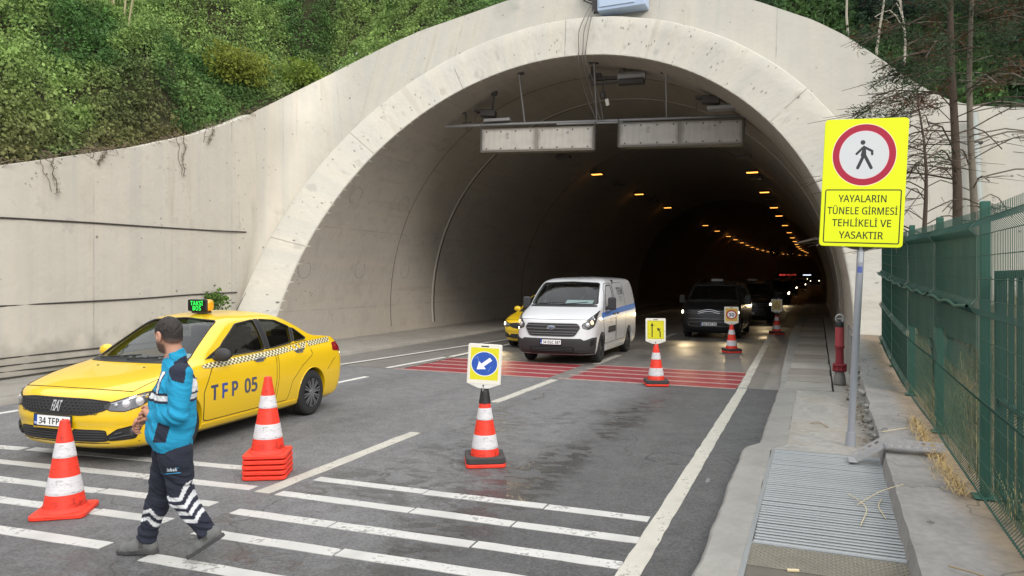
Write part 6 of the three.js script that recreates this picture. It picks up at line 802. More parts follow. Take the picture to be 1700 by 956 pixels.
const van = buildVan('panel_van', 'white panel van with a blue side stripe driving out of the tunnel', 'van', {
  shape: { len: 4.97, m: 2.8, front: [[0.22, 0.2], [0.3, 0.06], [0.42, 0.02], [0.55, 0.0], [0.68, 0.02], [0.85, 0.05], [1.0, 0.09], [1.06, 0.16], [1.12, 0.30], [1.2, 0.54], [1.26, 0.74], [1.30, 0.86], [1.34, 0.92], [1.5, 1.12], [1.7, 1.40], [1.82, 1.60], [1.88, 1.76], [1.93, 2.02], [1.96, 2.4], [1.985, 3.2]],
    rear: [[0.22, 4.9], [0.4, 4.97], [1.0, 4.96], [1.6, 4.90], [1.8, 4.86], [1.9, 4.78], [1.95, 4.5], [1.97, 4.1], [1.985, 3.4]], width: [[0.22, 0.92], [0.35, 0.965], [0.6, 0.99], [0.9, 0.993], [1.15, 0.98], [1.3, 0.96], [1.5, 0.925], [1.7, 0.88], [1.82, 0.84], [1.88, 0.80], [1.93, 0.71], [1.965, 0.5], [1.985, 0.2]],
    cornerF: [[0.22, 0.5], [0.6, 0.56], [1.0, 0.6], [1.2, 0.5], [1.4, 0.42], [1.9, 0.3], [1.985, 0.1]], cornerR: [[0.22, 0.2], [1.8, 0.2], [1.985, 0.1]] },
  paint: paint([0.66, 0.68, 0.70]), y0: 0.22, y1: 1.985, axF: 1.0, axR: 3.93, R: 0.33, ws: [1.33, 1.86], wsx: [0.86, 0.74], wsd: [0.8, 2.2], cabin: [0.98, 4.8], track: 0.86,
  wins: [[[1.30, 1.10], [1.32, 1.26], [1.62, 1.62], [1.78, 1.76], [2.22, 1.78], [2.26, 1.18]]], doors: [[[1.28, 0.42], [1.14, 0.9], [1.16, 1.2], [1.6, 1.70], [1.78, 1.82], [2.34, 1.83], [2.36, 0.42]], [[2.42, 0.42], [2.42, 1.83], [3.55, 1.84], [3.55, 1.0], [3.4, 0.42]]], handles: [[2.2, 1.08], [2.6, 1.08]],
  bumper: [[-0.93, 0.25], [0.93, 0.25], [0.95, 0.62], [0.74, 0.62], [0.5, 0.56], [0.42, 0.60], [-0.42, 0.60], [-0.5, 0.56], [-0.74, 0.62], [-0.95, 0.62]], grille: [[-0.34, 0.93], [0.34, 0.93], [0.40, 0.84], [0.29, 0.65], [-0.29, 0.65], [-0.40, 0.84]], bars: [[0.88, 0.36, 0.014], [0.81, 0.37, 0.014], [0.74, 0.33, 0.014], [0.69, 0.30, 0.014]], barMat: mat([0.10, 0.10, 0.105], 0.5),
  intake: [[-0.3, 0.3], [0.3, 0.3], [0.3, 0.42], [-0.3, 0.42]], lamp: [[0.44, 0.90], [0.54, 1.0], [0.70, 1.09], [0.88, 1.21], [0.88, 1.0], [0.78, 0.86], [0.6, 0.80], [0.46, 0.83]], bulbs: [[0.58, 0.90, 0.055, mLampOff], [0.70, 0.95, 0.05, mLampWarm], [0.78, 1.02, 0.03, mLampOff]], fog: [[0.66, 0.42], [0.84, 0.46], [0.84, 0.58], [0.68, 0.56]], plate: ['34 EGC 587', 0.52], seamU: 0.7, seamY: 1.02, mirror: [1.42, 1.30], strip: [[1.55, 0.66], [2.3, 0.66], [2.3, 0.80], [1.6, 0.80]], papers: true });
{ const { o, SR, SL, FR } = van; o.position.set(-5.67, 0.008, -(15.65 + 4.97 * 0.47)); o.rotation.y = 0.012; o.scale.set(0.97, 1.025, 0.94);
  const mBlue = mat([0.015, 0.17, 0.58], 0.6), mLight = mat([0.35, 0.58, 0.8], 0.4);
  for (const M of [SR, SL]) { part('blue_stripe', patch([[0.94, 1.02], [1.02, 1.15], [2.4, 1.20], [4.9, 1.27], [4.9, 1.12], [2.4, 1.07]], M, 0.0062, { depth: 0.001, step: 0.1 }), mBlue, o); part('light_stripe', patch([[0.96, 0.97], [0.98, 1.01], [2.4, 1.06], [4.9, 1.11], [4.9, 1.05], [2.4, 1.01]], M, 0.0063, { depth: 0.001, step: 0.1 }), mLight, o); }
  part('side_lettering', patch([[2.75, 1.34], [3.5, 1.34], [3.5, 1.76], [2.75, 1.76]], SR, 0.0064, { depth: 0, step: 0.1 }), decal(256, 200, (g, w, h) => { g.clearRect(0, 0, w, h); g.fillStyle = '#4d5157'; g.font = 'bold 120px sans-serif'; g.textAlign = 'center'; g.fillText('TEM', w / 2, 110); g.font = '26px sans-serif'; g.fillText('KONTROL', w / 2, 150); g.fillText('OTOYOL', w / 2, 186); }), o);
  part('door_lettering', patch([[1.6, 0.86], [2.1, 0.86], [2.1, 1.0], [1.6, 1.0]], SR, 0.0064, { depth: 0, step: 0.1 }), decal(256, 90, (g, w, h) => { g.clearRect(0, 0, w, h); g.fillStyle = '#6a5a66'; g.font = '38px sans-serif'; g.textAlign = 'center'; g.fillText('Etüd', w / 2, 36); g.fillText('ve Proje', w / 2, 80); }), o);
  const b = part('badge', new THREE.SphereGeometry(0.1, 24, 12).scale(1, 0.42, 0.12), mat([0.25, 0.3, 0.4], 0.3, { metalness: 0.8 }), o); b.position.copy(FR(0, 0.835, 0.035)); part('badge_ring', new THREE.TorusGeometry(0.1, 0.006, 8, 30).scale(1, 0.42, 1), mChrome, b);
}
// ---- dark van behind, further cars
const dark = buildVan('people_carrier', 'black people carrier with chrome double-chevron grille behind the 30 sign', 'van', {
  shape: { len: 4.95, m: 2.7, front: [[0.2, 0.2], [0.3, 0.05], [0.5, 0.0], [0.7, 0.02], [0.95, 0.08], [1.02, 0.16], [1.1, 0.4], [1.16, 0.7], [1.2, 0.86], [1.26, 0.95], [1.5, 1.28], [1.7, 1.58], [1.78, 1.74], [1.83, 2.0], [1.87, 2.5], [1.885, 3.2]], rear: [[0.2, 4.88], [0.4, 4.95], [1.0, 4.94], [1.6, 4.84], [1.75, 4.78], [1.83, 4.6], [1.87, 4.1], [1.885, 3.4]], width: [[0.2, 0.88], [0.35, 0.93], [0.6, 0.955], [0.9, 0.96], [1.15, 0.945], [1.3, 0.91], [1.5, 0.86], [1.7, 0.80], [1.78, 0.75], [1.83, 0.67], [1.87, 0.45], [1.885, 0.2]], cornerF: [[0.2, 0.55], [0.6, 0.6], [1.0, 0.55], [1.3, 0.4], [1.8, 0.3], [1.885, 0.1]], cornerR: [[0.2, 0.2], [1.885, 0.1]] },
  paint: pmat([0.008, 0.009, 0.011], 0.45, { clearcoat: 0.25, clearcoatRoughness: 0.2 }), low: mat([0.02, 0.02, 0.022], 0.6), dark: true, y0: 0.2, y1: 1.885, axF: 0.95, axR: 3.98, R: 0.33, ws: [1.24, 1.76], wsx: [0.82, 0.68], wsd: [0.75, 2.2], cabin: [1.02, 4.7], track: 0.82,
  wins: [[[1.45, 1.06], [1.9, 1.6], [2.3, 1.66], [2.32, 1.1]], [[2.45, 1.1], [2.45, 1.66], [3.5, 1.66], [3.5, 1.1]]], doors: [[[1.3, 0.42], [1.2, 0.9], [1.3, 1.05], [1.8, 1.6], [2.38, 1.72], [2.38, 0.42]]], handles: [[2.2, 1.0]],
  grille: [[-0.40, 0.42], [0.40, 0.42], [0.46, 0.56], [-0.46, 0.56]], bars: [[0.90, 0.62, 0.014], [0.84, 0.60, 0.014], [0.66, 0.4, 0.022]], barMat: mat([0.2, 0.2, 0.21], 0.35, { metalness: 0.8 }), lamp: [[0.62, 0.80], [0.62, 0.92], [0.78, 0.98], [0.88, 0.98], [0.86, 0.86], [0.76, 0.78]], bulbs: [[0.70, 0.88, 0.055, mLampOn], [0.79, 0.9, 0.035, false]], plate: ['34 VRT 75', 0.5], seamU: 0.7, seamY: 0.99, mirror: [1.5, 1.22] });
{ const { o, FR } = dark; o.position.set(-3.28, 0.006, -(24.3 + 4.95 / 2)); parts('chevron', split([0.845, 0.90].map(y => tube([FR(-0.16, y - 0.01, 0.02), FR(0, y + 0.055, 0.026), FR(0.16, y - 0.01, 0.02)], 0.015, 16, 6))), mChrome, o); part('roof_sign', rbox(0.42, 0.1, 0.14, 0.03, 0, 1.93, 0.2), mat([0.2, 0.2, 0.19], 0.5), o); parts('roof_rail', split([-0.62, 0.62].map(x => tube([V3(x, 1.83, 0.6), V3(x, 1.9, 0.45), V3(x, 1.9, -1.5), V3(x, 1.83, -1.7)], 0.018, 20, 6))), mTrim, o); }
const lampAt = (L, y, t, k = 1.5) => { const l = new THREE.SpotLight(0xffe2b0, k * 3, 60, 0.9, 0.7, 2); l.position.copy(T(L, y, t)); l.target.position.copy(T(L, -0.5, t - 6)); l.castShadow = true; l.shadow.radius = 3; scene.add(l, l.target); };
lampAt(-4.0, 0.86, 24.15); lampAt(-2.6, 0.86, 24.15);
{
  const t2 = dup(taxi, [-7.55, 0.006, -(18.9 + 2.25)], 0.02, 'second yellow taxi, mostly hidden behind the left side of the white van'); t2.children = t2.children.filter(c => !['roof_sign', 'door_number'].includes(c.name));
  t2.traverse(c => { if (c.name === 'headlight') c.children.forEach((b, i) => { if (b.name === 'bulb' && i === 0) b.material = mLampOn; }); }); lampAt(-8.3, 0.66, 18.85, 1);
  const far = [[-2.75, 32.6, 'black van second in line behind the black people carrier'], [-6.3, 47, 'dark van in the left lane deep in the tunnel, nearest of the far headlights'], [-2.9, 58, 'dark vehicle third in line in the right lane'], [-6.2, 74, 'far vehicle with headlights in the left lane, second of its row'], [-3.2, 92, 'far vehicle with headlights in the right lane, fourth in line'], [-6.3, 112, 'far vehicle with headlights in the left lane, third of its row'], [-3.0, 134, 'far vehicle with headlights in the right lane, fifth in line'], [-6.2, 156, 'far vehicle with headlights in the left lane, fourth of its row'], [-3.0, 178, 'farthest vehicle with headlights in the right lane'], [-6.0, 200, 'farthest vehicle with headlights in the left lane']];
  far.forEach(([L, t, label], i) => { const p = T(L, 0.006, t + 2.5), c = dup(dark.o, [p.x, p.y, p.z], -Math.atan((t > 118 ? (t - 118) / 750 : 0)), label, 'dark vehicles queued in the tunnel'); if (t > 44) c.traverse(m => { if (m.name === 'headlight' || m.name === 'lens') m.material = mLampOn; }); if (i < 3) for (const s of [-0.72, 0.72]) lampAt(L + s, 0.86, t - 0.15, 1); });
}
// ---------------------------------------------------------------- the walking man
{
  const ZC = 5.17, U0 = 285, XC = (U0 - 850) / 1200 * ZC, cy = Math.cos(YAW), sy = Math.sin(YAW);
  const man = thing('person', 'man in turquoise and navy work jacket walking left with hands clasped, head turned away', 'person', [XC * cy - ZC * sy, 0.004, -(XC * sy + ZC * cy)], YAW);
  const J = (u, v, z = 0) => { const d = ZC - z; return [(u - 850) / 1200 * d - XC, 2 - (v - 462) / 1200 * d, z]; };
  const cap = (p, a, b, ra, rb) => { const bx = b[0] - a[0], by = b[1] - a[1], bz = b[2] - a[2], px = p[0] - a[0], py = p[1] - a[1], pz = p[2] - a[2]; const h = clamp((px * bx + py * by + pz * bz) / (bx * bx + by * by + bz * bz + 1e-9)); return Math.hypot(px - bx * h, py - by * h, pz - bz * h) - lerp(ra, rb, h); };
  const ell = (p, c, r) => { const x = (p[0] - c[0]) / r[0], y = (p[1] - c[1]) / r[1], z = (p[2] - c[2]) / r[2], k = Math.hypot(x, y, z); return (k - 1) * Math.min(r[0], r[1], r[2]) * (k < 1 ? 1 : 1.0); };
  const smin = (a, b, k) => { const h = Math.max(k - Math.abs(a - b), 0) / k; return Math.min(a, b) - h * h * k * 0.25; };
  const chain = (p, list, k) => { let d = 9; for (const [a, b, ra, rb] of list) d = smin(d, cap(p, a, b, ra, rb), k); return d; };
  function mesh(sdf, lo, hi, cell, colorFn) {
    const c = [0, 1, 2].map(i => (lo[i] + hi[i]) / 2), H = Math.max(...[0, 1, 2].map(i => (hi[i] - lo[i]) / 2)) + cell * 2, N = Math.ceil(2 * H / cell), half = N / 2;
    const mc = new MarchingCubes(N, new THREE.MeshBasicMaterial(), false, false, 400000); mc.isolation = 0;
    const f = mc.field, P3 = [0, 0, 0]; for (let z = 0; z < N; z++) { P3[2] = (z - half) / half * H + c[2]; const oz = P3[2] < lo[2] - cell || P3[2] > hi[2] + cell; for (let y = 0; y < N; y++) { P3[1] = (y - half) / half * H + c[1]; const oy = oz || P3[1] < lo[1] - cell || P3[1] > hi[1] + cell; for (let x = 0; x < N; x++) { P3[0] = (x - half) / half * H + c[0]; f[x + y * N + z * N * N] = oy || P3[0] < lo[0] - cell || P3[0] > hi[0] + cell ? -1 : -sdf(P3); } } }
    mc.update(); const n = mc.count, pos = new Float32Array(n * 3); for (let i = 0; i < n * 3; i++) pos[i] = mc.positionArray[i] * H + c[i % 3];
    let g = new THREE.BufferGeometry(); g.setAttribute('position', new THREE.BufferAttribute(pos, 3)); g = mergeVertices(g, 1e-5); const p = g.attributes.position, nm = new Float32Array(p.count * 3), col = new Float32Array(p.count * 3), e = cell * 0.4;
    for (let i = 0; i < p.count; i++) { const q = [p.getX(i), p.getY(i), p.getZ(i)], d0 = sdf(q), gx = sdf([q[0] + e, q[1], q[2]]) - d0, gy = sdf([q[0], q[1] + e, q[2]]) - d0, gz = sdf([q[0], q[1], q[2] + e]) - d0, l = Math.hypot(gx, gy, gz) || 1; nm.set([gx / l, gy / l, gz / l], i * 3); const cc = colorFn ? colorFn(q, [gx / l, gy / l, gz / l]) : [1, 1, 1]; col.set(cc, i * 3); }
    g.setAttribute('normal', new THREE.BufferAttribute(nm, 3)); g.setAttribute('color', new THREE.BufferAttribute(col, 3));
    // consistent winding with the outward normals
    const ix = g.index.array; for (let i = 0; i < ix.length; i += 3) { const a = V3().fromBufferAttribute(p, ix[i]), b = V3().fromBufferAttribute(p, ix[i + 1]), d = V3().fromBufferAttribute(p, ix[i + 2]); const N2 = b.sub(a).cross(d.sub(a)); if (N2.x * nm[ix[i] * 3] + N2.y * nm[ix[i] * 3 + 1] + N2.z * nm[ix[i] * 3 + 2] < 0) { const t = ix[i + 1]; ix[i + 1] = ix[i + 2]; ix[i + 2] = t; } }
    return g;
  }
  const vm = (r, o = {}) => new THREE.MeshStandardMaterial({ vertexColors: true, roughness: r, ...o });
  // joints
  const neck = J(293, 600), headC = J(279, 557), hipL = J(291, 754, 0.085), hipR = J(281, 754, -0.085), kneeL = J(302, 826, 0.085), kneeR = J(263, 832, -0.08), ankL = J(343, 884, 0.075), ankR = J(243, 893, -0.08);
  const shL = J(300, 622, 0.165), shR = J(288, 620, -0.165), elL = J(295, 690, 0.215), elR = J(276, 682, -0.2), wrL = J(256, 693, 0.095), wrR = J(242, 692, -0.02);
  const chL = J(291, 650, 0.075), chR = J(287, 650, -0.075), beL = J(284, 722, 0.07), beR = J(281, 722, -0.07);
  const handL = J(245, 692, 0.06), handR = J(231, 704, 0.01);
  // --- skin: one body, with finer grids for head and hands
  const ca = Math.cos(26 * PI / 180), sa = Math.sin(26 * PI / 180);       // head turned away: forward = (-ca, 0, -sa), his left = (-sa, 0, ca)
  const toHead = p => { const x = p[0] - headC[0], y = p[1] - headC[1], z = p[2] - headC[2]; const f = -ca * x - sa * z, l = -sa * x + ca * z, t = 0.10; return [f * Math.cos(t) - y * Math.sin(t) * -1 * -1, y * Math.cos(t) + f * Math.sin(t), l]; };   // [forward, up, left]
  const skull = q => smin(ell(q, [-0.012, 0.03, 0], [0.095, 0.092, 0.076]), smin(ell(q, [0.03, -0.055, 0], [0.062, 0.066, 0.058]), cap(q, [0.035, -0.085, 0], [0.062, -0.098, 0], 0.036, 0.024), 0.03), 0.04);
  const headSDF = p => {
    const q = toHead(p); let d = skull(q); const a = [q[0], q[1], Math.abs(q[2])];
    d = smin(d, cap(q, [0.082, 0.012, 0], [0.104, -0.028, 0], 0.009, 0.014), 0.02); d = smin(d, cap(a, [0.078, 0.022, 0.012], [0.066, 0.024, 0.045], 0.012, 0.01), 0.02);
    d = -smin(-d, ell(a, [0.088, 0.002, 0.033], [0.014, 0.012, 0.016]), 0.012); d = smin(d, ell(a, [0.077, 0.002, 0.033], [0.012, 0.011, 0.013]), 0.004);
    d = smin(d, ell(q, [0.088, -0.058, 0], [0.012, 0.007, 0.022]), 0.008); d = smin(d, ell(q, [0.085, -0.07, 0], [0.012, 0.007, 0.018]), 0.008);
    let ear = ell(a, [-0.006, -0.006, 0.082], [0.025, 0.038, 0.013]); ear = Math.max(ear, -ell(a, [-0.002, 0, 0.096], [0.013, 0.022, 0.009])); d = smin(d, ear, 0.008);
    return smin(d, cap(p, [headC[0] + 0.025, headC[1] - 0.05, 0], [neck[0], neck[1] - 0.04, 0], 0.058, 0.07), 0.03);
  };
  const bodyList = [[chL, beL, 0.085, 0.08], [chR, beR, 0.085, 0.08], [shL, shR, 0.05, 0.05], [beL, hipL, 0.068, 0.065], [beR, hipR, 0.068, 0.065], [neck, [neck[0], neck[1] - 0.1, 0], 0.06, 0.09], [shL, elL, 0.048, 0.04], [elL, wrL, 0.04, 0.029], [shR, elR, 0.048, 0.04], [elR, wrR, 0.042, 0.03], [hipL, kneeL, 0.08, 0.052], [kneeL, ankL, 0.052, 0.036], [hipR, kneeR, 0.08, 0.052], [kneeR, ankR, 0.052, 0.036]];
  const bodySDF = p => chain(p, bodyList, 0.03);
  const V = (a, d) => [a[0] + d[0], a[1] + d[1], a[2] + d[2]];
  // hands: palm plus five bent fingers each
  const fingersL = [], fingersR = [];
  { // left hand lies over the right wrist, fingers wrapping down and away
    const kn = [J(241, 681, 0.075), J(237, 686, 0.07), J(235, 692, 0.062), J(236, 698, 0.052)], ln = [0.036, 0.04, 0.037, 0.03];
    kn.forEach((k, i) => { const a = V(k, [-0.022, -0.010, -0.004]), b = V(a, [-0.012, -ln[i] * 0.75, -0.022]), c = V(b, [0.010, -0.018, -0.016]); fingersL.push([k, a, 0.0105, 0.0098], [a, b, 0.0098, 0.009], [b, c, 0.009, 0.0078]); });
    const th0 = J(248, 680, 0.045), th1 = J(241, 675, 0.03), th2 = J(236, 678, 0.012); fingersL.push([J(252, 688, 0.075), th0, 0.014, 0.012], [th0, th1, 0.0115, 0.0105], [th1, th2, 0.0105, 0.009]);
  }
  { // right hand: loose fist in front of the belt
    const kn = [J(226, 698, 0.03), J(224, 703, 0.02), J(224, 708, 0.008), J(226, 712, -0.004)];
    kn.forEach((k, i) => { const a = V(k, [-0.012, -0.024 + i * 0.002, -0.004]), b = V(a, [0.016, -0.020, -0.008]), c = V(b, [0.018, 0.004, -0.004]); fingersR.push([k, a, 0.0108, 0.010], [a, b, 0.0098, 0.009], [b, c, 0.009, 0.008]); });
    const t0 = J(232, 697, 0.035), t1 = J(226, 700, 0.045), t2 = J(222, 706, 0.04); fingersR.push([J(237, 697, 0.02), t0, 0.014, 0.012], [t0, t1, 0.0115, 0.0105], [t1, t2, 0.0105, 0.009]);
  }
  const hand = (p, w, k0, k1, fing) => { let d = smin(cap(p, w, V(w, [(k0[0] - w[0]) * 0.6, (k0[1] - w[1]) * 0.6, (k0[2] - w[2]) * 0.6]), 0.027, 0.022), smin(cap(p, V(w, [-0.005, 0.006, 0.004]), k0, 0.02, 0.014), cap(p, V(w, [-0.005, -0.008, -0.004]), k1, 0.02, 0.013), 0.02), 0.02); let f = 9; for (const s of fing) f = Math.min(f, cap(p, s[0], s[1], s[2], s[3])); return smin(d, f, 0.006); };
  const handLS = p => smin(hand(p, V(wrL, [-0.012, 0, -0.006]), J(240, 682, 0.072), J(238, 697, 0.054), fingersL), cap(p, elL, wrL, 0.04, 0.029), 0.01), handRS = p => smin(hand(p, J(238, 698, 0.0), J(227, 700, 0.026), J(228, 711, 0.0), fingersR), cap(p, elR, J(239, 697, -0.004), 0.042, 0.028), 0.012);
  const skinC = [0.47, 0.25, 0.17];
  const headCol = p => { const q = toHead(p), n = fbm(p[0] * 60, p[1] * 60, 3, 501); let c = skinC.map(x => x * (0.95 + 0.12 * n)); const beard = sstep(0.0, 0.03, -0.035 - q[1] + 0.25 * (q[0] - 0.02)) * sstep(-0.02, 0.01, q[0] + 0.02) * sstep(-0.14, -0.125, q[1]) * (Math.abs(q[2]) < 0.02 && q[1] > -0.078 && q[1] < -0.05 && q[0] > 0.08 ? 0.2 : 1); c = tone(c, [0.035, 0.025, 0.02], 0.86 * beard); const brow = sstep(0.006, 0.001, Math.abs(q[1] - 0.026)) * (q[0] > 0.06 ? 1 : 0) * (Math.abs(q[2]) > 0.012 && Math.abs(q[2]) < 0.05 ? 1 : 0); return tone(c, [0.03, 0.022, 0.018], brow * 0.8); };
  const box3 = (pts, m) => [[0, 1, 2].map(i => Math.min(...pts.map(p => p[i])) - m), [0, 1, 2].map(i => Math.max(...pts.map(p => p[i])) + m)];
  const [hlo, hhi] = box3([headC, [neck[0], neck[1] - 0.02, 0]], 0.13), [b0, b1] = box3(bodyList.flatMap(l => [l[0], l[1]]), 0.13);
  const [l0, l1] = box3([handL, wrL, ...fingersL.map(f => f[1])], 0.04), [r0, r1] = box3([handR, wrR, ...fingersR.map(f => f[1]), J(250, 682, -0.08)], 0.04);
  const handCol = p => { const n = fbm(p[0] * 70, p[1] * 70, 3, 503); return skinC.map((x, i) => x * (0.9 + 0.2 * n) * [1, 0.92, 0.9][i]); };
  const keep = g => { const q = norm(g.toNonIndexed ? g : g), o = new THREE.BufferGeometry(); const s = g.index ? g.toNonIndexed() : g; o.setAttribute('position', s.attributes.position); o.setAttribute('normal', s.attributes.normal); o.setAttribute('color', s.attributes.color); return o; };
  const flat = g => { const s = g.index ? g.toNonIndexed() : g, o = new THREE.BufferGeometry(); for (const k of ['position', 'normal', 'color']) o.setAttribute(k, s.attributes[k]); return o; };
  part('body', mergeGeometries([flat(mesh(bodySDF, b0, b1, 0.013, () => skinC)), flat(mesh(headSDF, hlo, hhi, 0.0042, headCol)), flat(mesh(handLS, l0, l1, 0.0034, handCol)), flat(mesh(handRS, r0, r1, 0.0034, handCol))]), vm(0.6), man);
  // --- hair
  const hairS = p => { const q = toHead(p); let d = ell(q, [-0.014, 0.033, 0], [0.103, 0.097, 0.083]) + 0.014 * (fbm(q[0] * 45, q[1] * 45 + q[2] * 40, 3, 507) - 0.5); d = smin(d, ell(q, [-0.045, -0.03, 0], [0.062, 0.075, 0.071]), 0.02); const lim = interp(q[1], [-0.06, 0.0, 0.03, 0.05, 0.07, 0.1], [0.02, 0.034, 0.044, 0.058, 0.074, 0.09]) + 0.006 * (fbm(q[1] * 90, q[2] * 90, 2, 508) - 0.5); return Math.max(d, (q[0] - lim) * 0.8, (interp(q[0], [-0.11, -0.05, -0.01, 0.02], [-0.058, -0.042, 0.014, 0.004]) - q[1]) * 0.8); };
  part('hair', mesh(hairS, hlo, V(hhi, [0, 0.02, 0]), 0.0045, p => { const k = 0.7 + 0.7 * fbm(p[0] * 110, p[1] * 60 + p[2] * 90, 3, 509); const q = toHead(p), fade = 0.55 * sstep(0.035, 0.0, q[1] - interp(q[0], [-0.11, -0.05, -0.01, 0.02], [-0.058, -0.042, 0.014, 0.004])); return tone([0.022 * k, 0.017 * k, 0.015 * k], [0.16, 0.09, 0.065], fade); }), vm(0.75), man);
  // --- jacket
  const fold = (p, a, s) => a * 1.5 * (fbm(p[0] * 10 + p[2] * 9 + s, p[1] * 22 + p[0] * 14 + p[2] * 6, 3, 511) - 0.5);
  const hem = J(284, 742)[1];
  const torsoS = p => { let d = chain(p, [[chL, beL, 0.118, 0.124], [chR, beR, 0.118, 0.124], [beL, J(288, 756, 0.075), 0.124, 0.128], [beR, J(284, 756, -0.075), 0.124, 0.128], [V(shL, [-0.01, 0, -0.03]), V(shR, [0.0, 0, 0.03]), 0.068, 0.068], [J(297, 640, 0.03), J(296, 700, 0.03), 0.115, 0.108], [J(272, 668, 0), J(270, 715, 0), 0.10, 0.108]], 0.06); d = smin(d, cap(p, J(290, 588), J(292, 615), 0.069, 0.095), 0.035); const hemD = hem - p[1]; d = Math.max(d + 0.006 * sstep(hem + 0.05, hem, p[1]), hemD); const neckHole = cap(p, J(284, 570), J(291, 602), 0.06, 0.058); d = Math.max(d, -neckHole, p[1] - J(0, 584)[1] - 0.55 * (p[0] - neck[0])); return d + fold(p, 0.016, 1); };
  const armLS = p => chain(p, [[shL, elL, 0.078, 0.064], [elL, wrL, 0.063, 0.046]], 0.02) + fold(p, 0.016, 3) + 0.004 * Math.sin(p[1] * 90 + p[0] * 60) * sstep(0.12, 0.03, Math.hypot(p[0] - elL[0], p[1] - elL[1])), armRS = p => chain(p, [[shR, elR, 0.074, 0.06], [elR, [lerp(elR[0], wrR[0], 0.45), lerp(elR[1], wrR[1], 0.45), lerp(elR[2], wrR[2], 0.45)], 0.058, 0.05]], 0.03) + fold(p, 0.012, 5);
  const wl = V(wrL, [0.0, 0, 0]); const dirW = [wrL[0] - elL[0], wrL[1] - elL[1], wrL[2] - elL[2]], lw = Math.hypot(...dirW);
  const cuffL = p => ((p[0] - wl[0]) * dirW[0] + (p[1] - wl[1]) * dirW[1] + (p[2] - wl[2]) * dirW[2]) / lw;
  const jacketS = p => { const t = torsoS(p), a = Math.max(armLS(p), cuffL(p) - 0.03), b = armRS(p); return smin(t, Math.min(a, b), 0.022); };
  const toUV = p => { const d = ZC - p[2]; return [(p[0] + XC) / d * 1200 + 850, 462 - (p[1] - 2) / d * 1200]; };
  const inPoly = (u, v, q) => { let s = false; for (let i = 0, j = q.length - 1; i < q.length; j = i++) if ((q[i][1] > v) !== (q[j][1] > v) && u < (q[j][0] - q[i][0]) * (v - q[i][1]) / (q[j][1] - q[i][1]) + q[i][0]) s = !s; return s; };
  const toLR = p => [toUV([p[0], p[1], 0.12])[0], toUV([p[0], p[1], 0.12])[1]];      // the garment's own side view, so both sides match
  const turq = [0.008, 0.27, 0.47], navy = [0.012, 0.016, 0.034], refl = [0.62, 0.64, 0.66];
  const jacketC = p => { const [u, v] = toLR(p), onArm = armLS(p) < torsoS(p) || armRS(p) < torsoS(p), k = 0.92 + 0.16 * fbm(p[0] * 40, p[1] * 40, 3, 513); let c = turq;
    if (inPoly(u, v, [[283, 604], [298, 592], [318, 606], [318, 634], [300, 628]])) c = navy;
    if (!onArm) { if (v > 652 && v < 668) c = v > 656 && v < 664 ? refl : navy; if (v > 618 && v < 653) { if (Math.abs(u - 266 + (v - 640) * 0.12) < 5.5) c = Math.abs(u - 266 + (v - 640) * 0.12) < 3 ? refl : navy; if (Math.abs(u - 315) < 5.5) c = Math.abs(u - 315) < 3 ? refl : navy; } if (inPoly(u, v, [[272, 692], [294, 690], [285, 731], [263, 731]])) c = navy; if (v > 731) c = turq.map(x => x * 0.85); }
    return c.map(x => x * k); };
  const [j0, j1] = box3([chL, chR, beL, beR, shL, shR, elL, elR, wrL], 0.15); j0[1] = hem - 0.02; j1[1] = J(0, 574)[1];
  part('jacket', mesh(jacketS, j0, j1, 0.006, jacketC), vm(0.85), man);
  part('zip', tube([608, 622, 640, 660, 680, 700, 720, 738].map(v => { let q = J(225, v, 0); for (let i = 0; i < 200 && torsoS(q) > 0.001; i++) q = [q[0] + 0.002, q[1], q[2]]; return V3(...q); }), 0.005, 28, 6), mTrim, man);
  // --- trousers
  const leg = (p, h, k, a, w) => chain(p, [[h, k, 0.108, 0.078], [k, a, 0.079, 0.066]], 0.02) + fold(p, 0.026, w) + 0.006 * Math.sin(p[1] * 120 + p[0] * 40) * sstep(0.14, 0.02, Math.hypot(p[0] - a[0], p[1] - a[1]));
  const trS = p => { let d = smin(leg(p, hipL, kneeL, ankL, 7), leg(p, hipR, kneeR, ankR, 9), 0.02); d = smin(d, chain(p, [[J(284, 705, 0.06), hipL, 0.08, 0.106], [J(282, 705, -0.06), hipR, 0.08, 0.106]], 0.04), 0.05); for (const [k, a] of [[kneeL, ankL], [kneeR, ankR]]) { const dx = a[0] - k[0], dy = a[1] - k[1], l = Math.hypot(dx, dy), s = ((p[0] - a[0]) * dx + (p[1] - a[1]) * dy) / l, near = Math.hypot(p[0] - a[0], p[1] - a[1], p[2] - a[2]) < 0.2; if (near) d = Math.max(d, s - 0.012); } return Math.max(d, p[1] - hem - 0.06); };
  const trC = p => { const k = 0.85 + 0.3 * fbm(p[0] * 35, p[1] * 35, 3, 515), L = leg(p, hipL, kneeL, ankL, 7) < leg(p, hipR, kneeR, ankR, 9), [kn, an] = L ? [kneeL, ankL] : [kneeR, ankR]; let c = [0.013, 0.016, 0.03]; const dx = an[0] - kn[0], dy = an[1] - kn[1], l = Math.hypot(dx, dy), s = ((p[0] - kn[0]) * dx + (p[1] - kn[1]) * dy) / l / l, q = ((p[0] - kn[0]) * dy - (p[1] - kn[1]) * dx) / l * -1;
    const w = L ? s * l - 0.75 * Math.abs(q - 0.02) * -1 - 0.0 : s * l - 0.8 * Math.abs(q + 0.005);
    if (L) { const x = w; if (s > -0.2 && s < 0.72) { const f = ((x + 0.1) / 0.062) % 1; if (x > -0.03 && x < 0.21 && f > 0.5) c = refl; } } else if (w > 0.03 && w < 0.14) { const f = ((w + 0.0) / 0.062) % 1; if (f > 0.52) c = refl; }
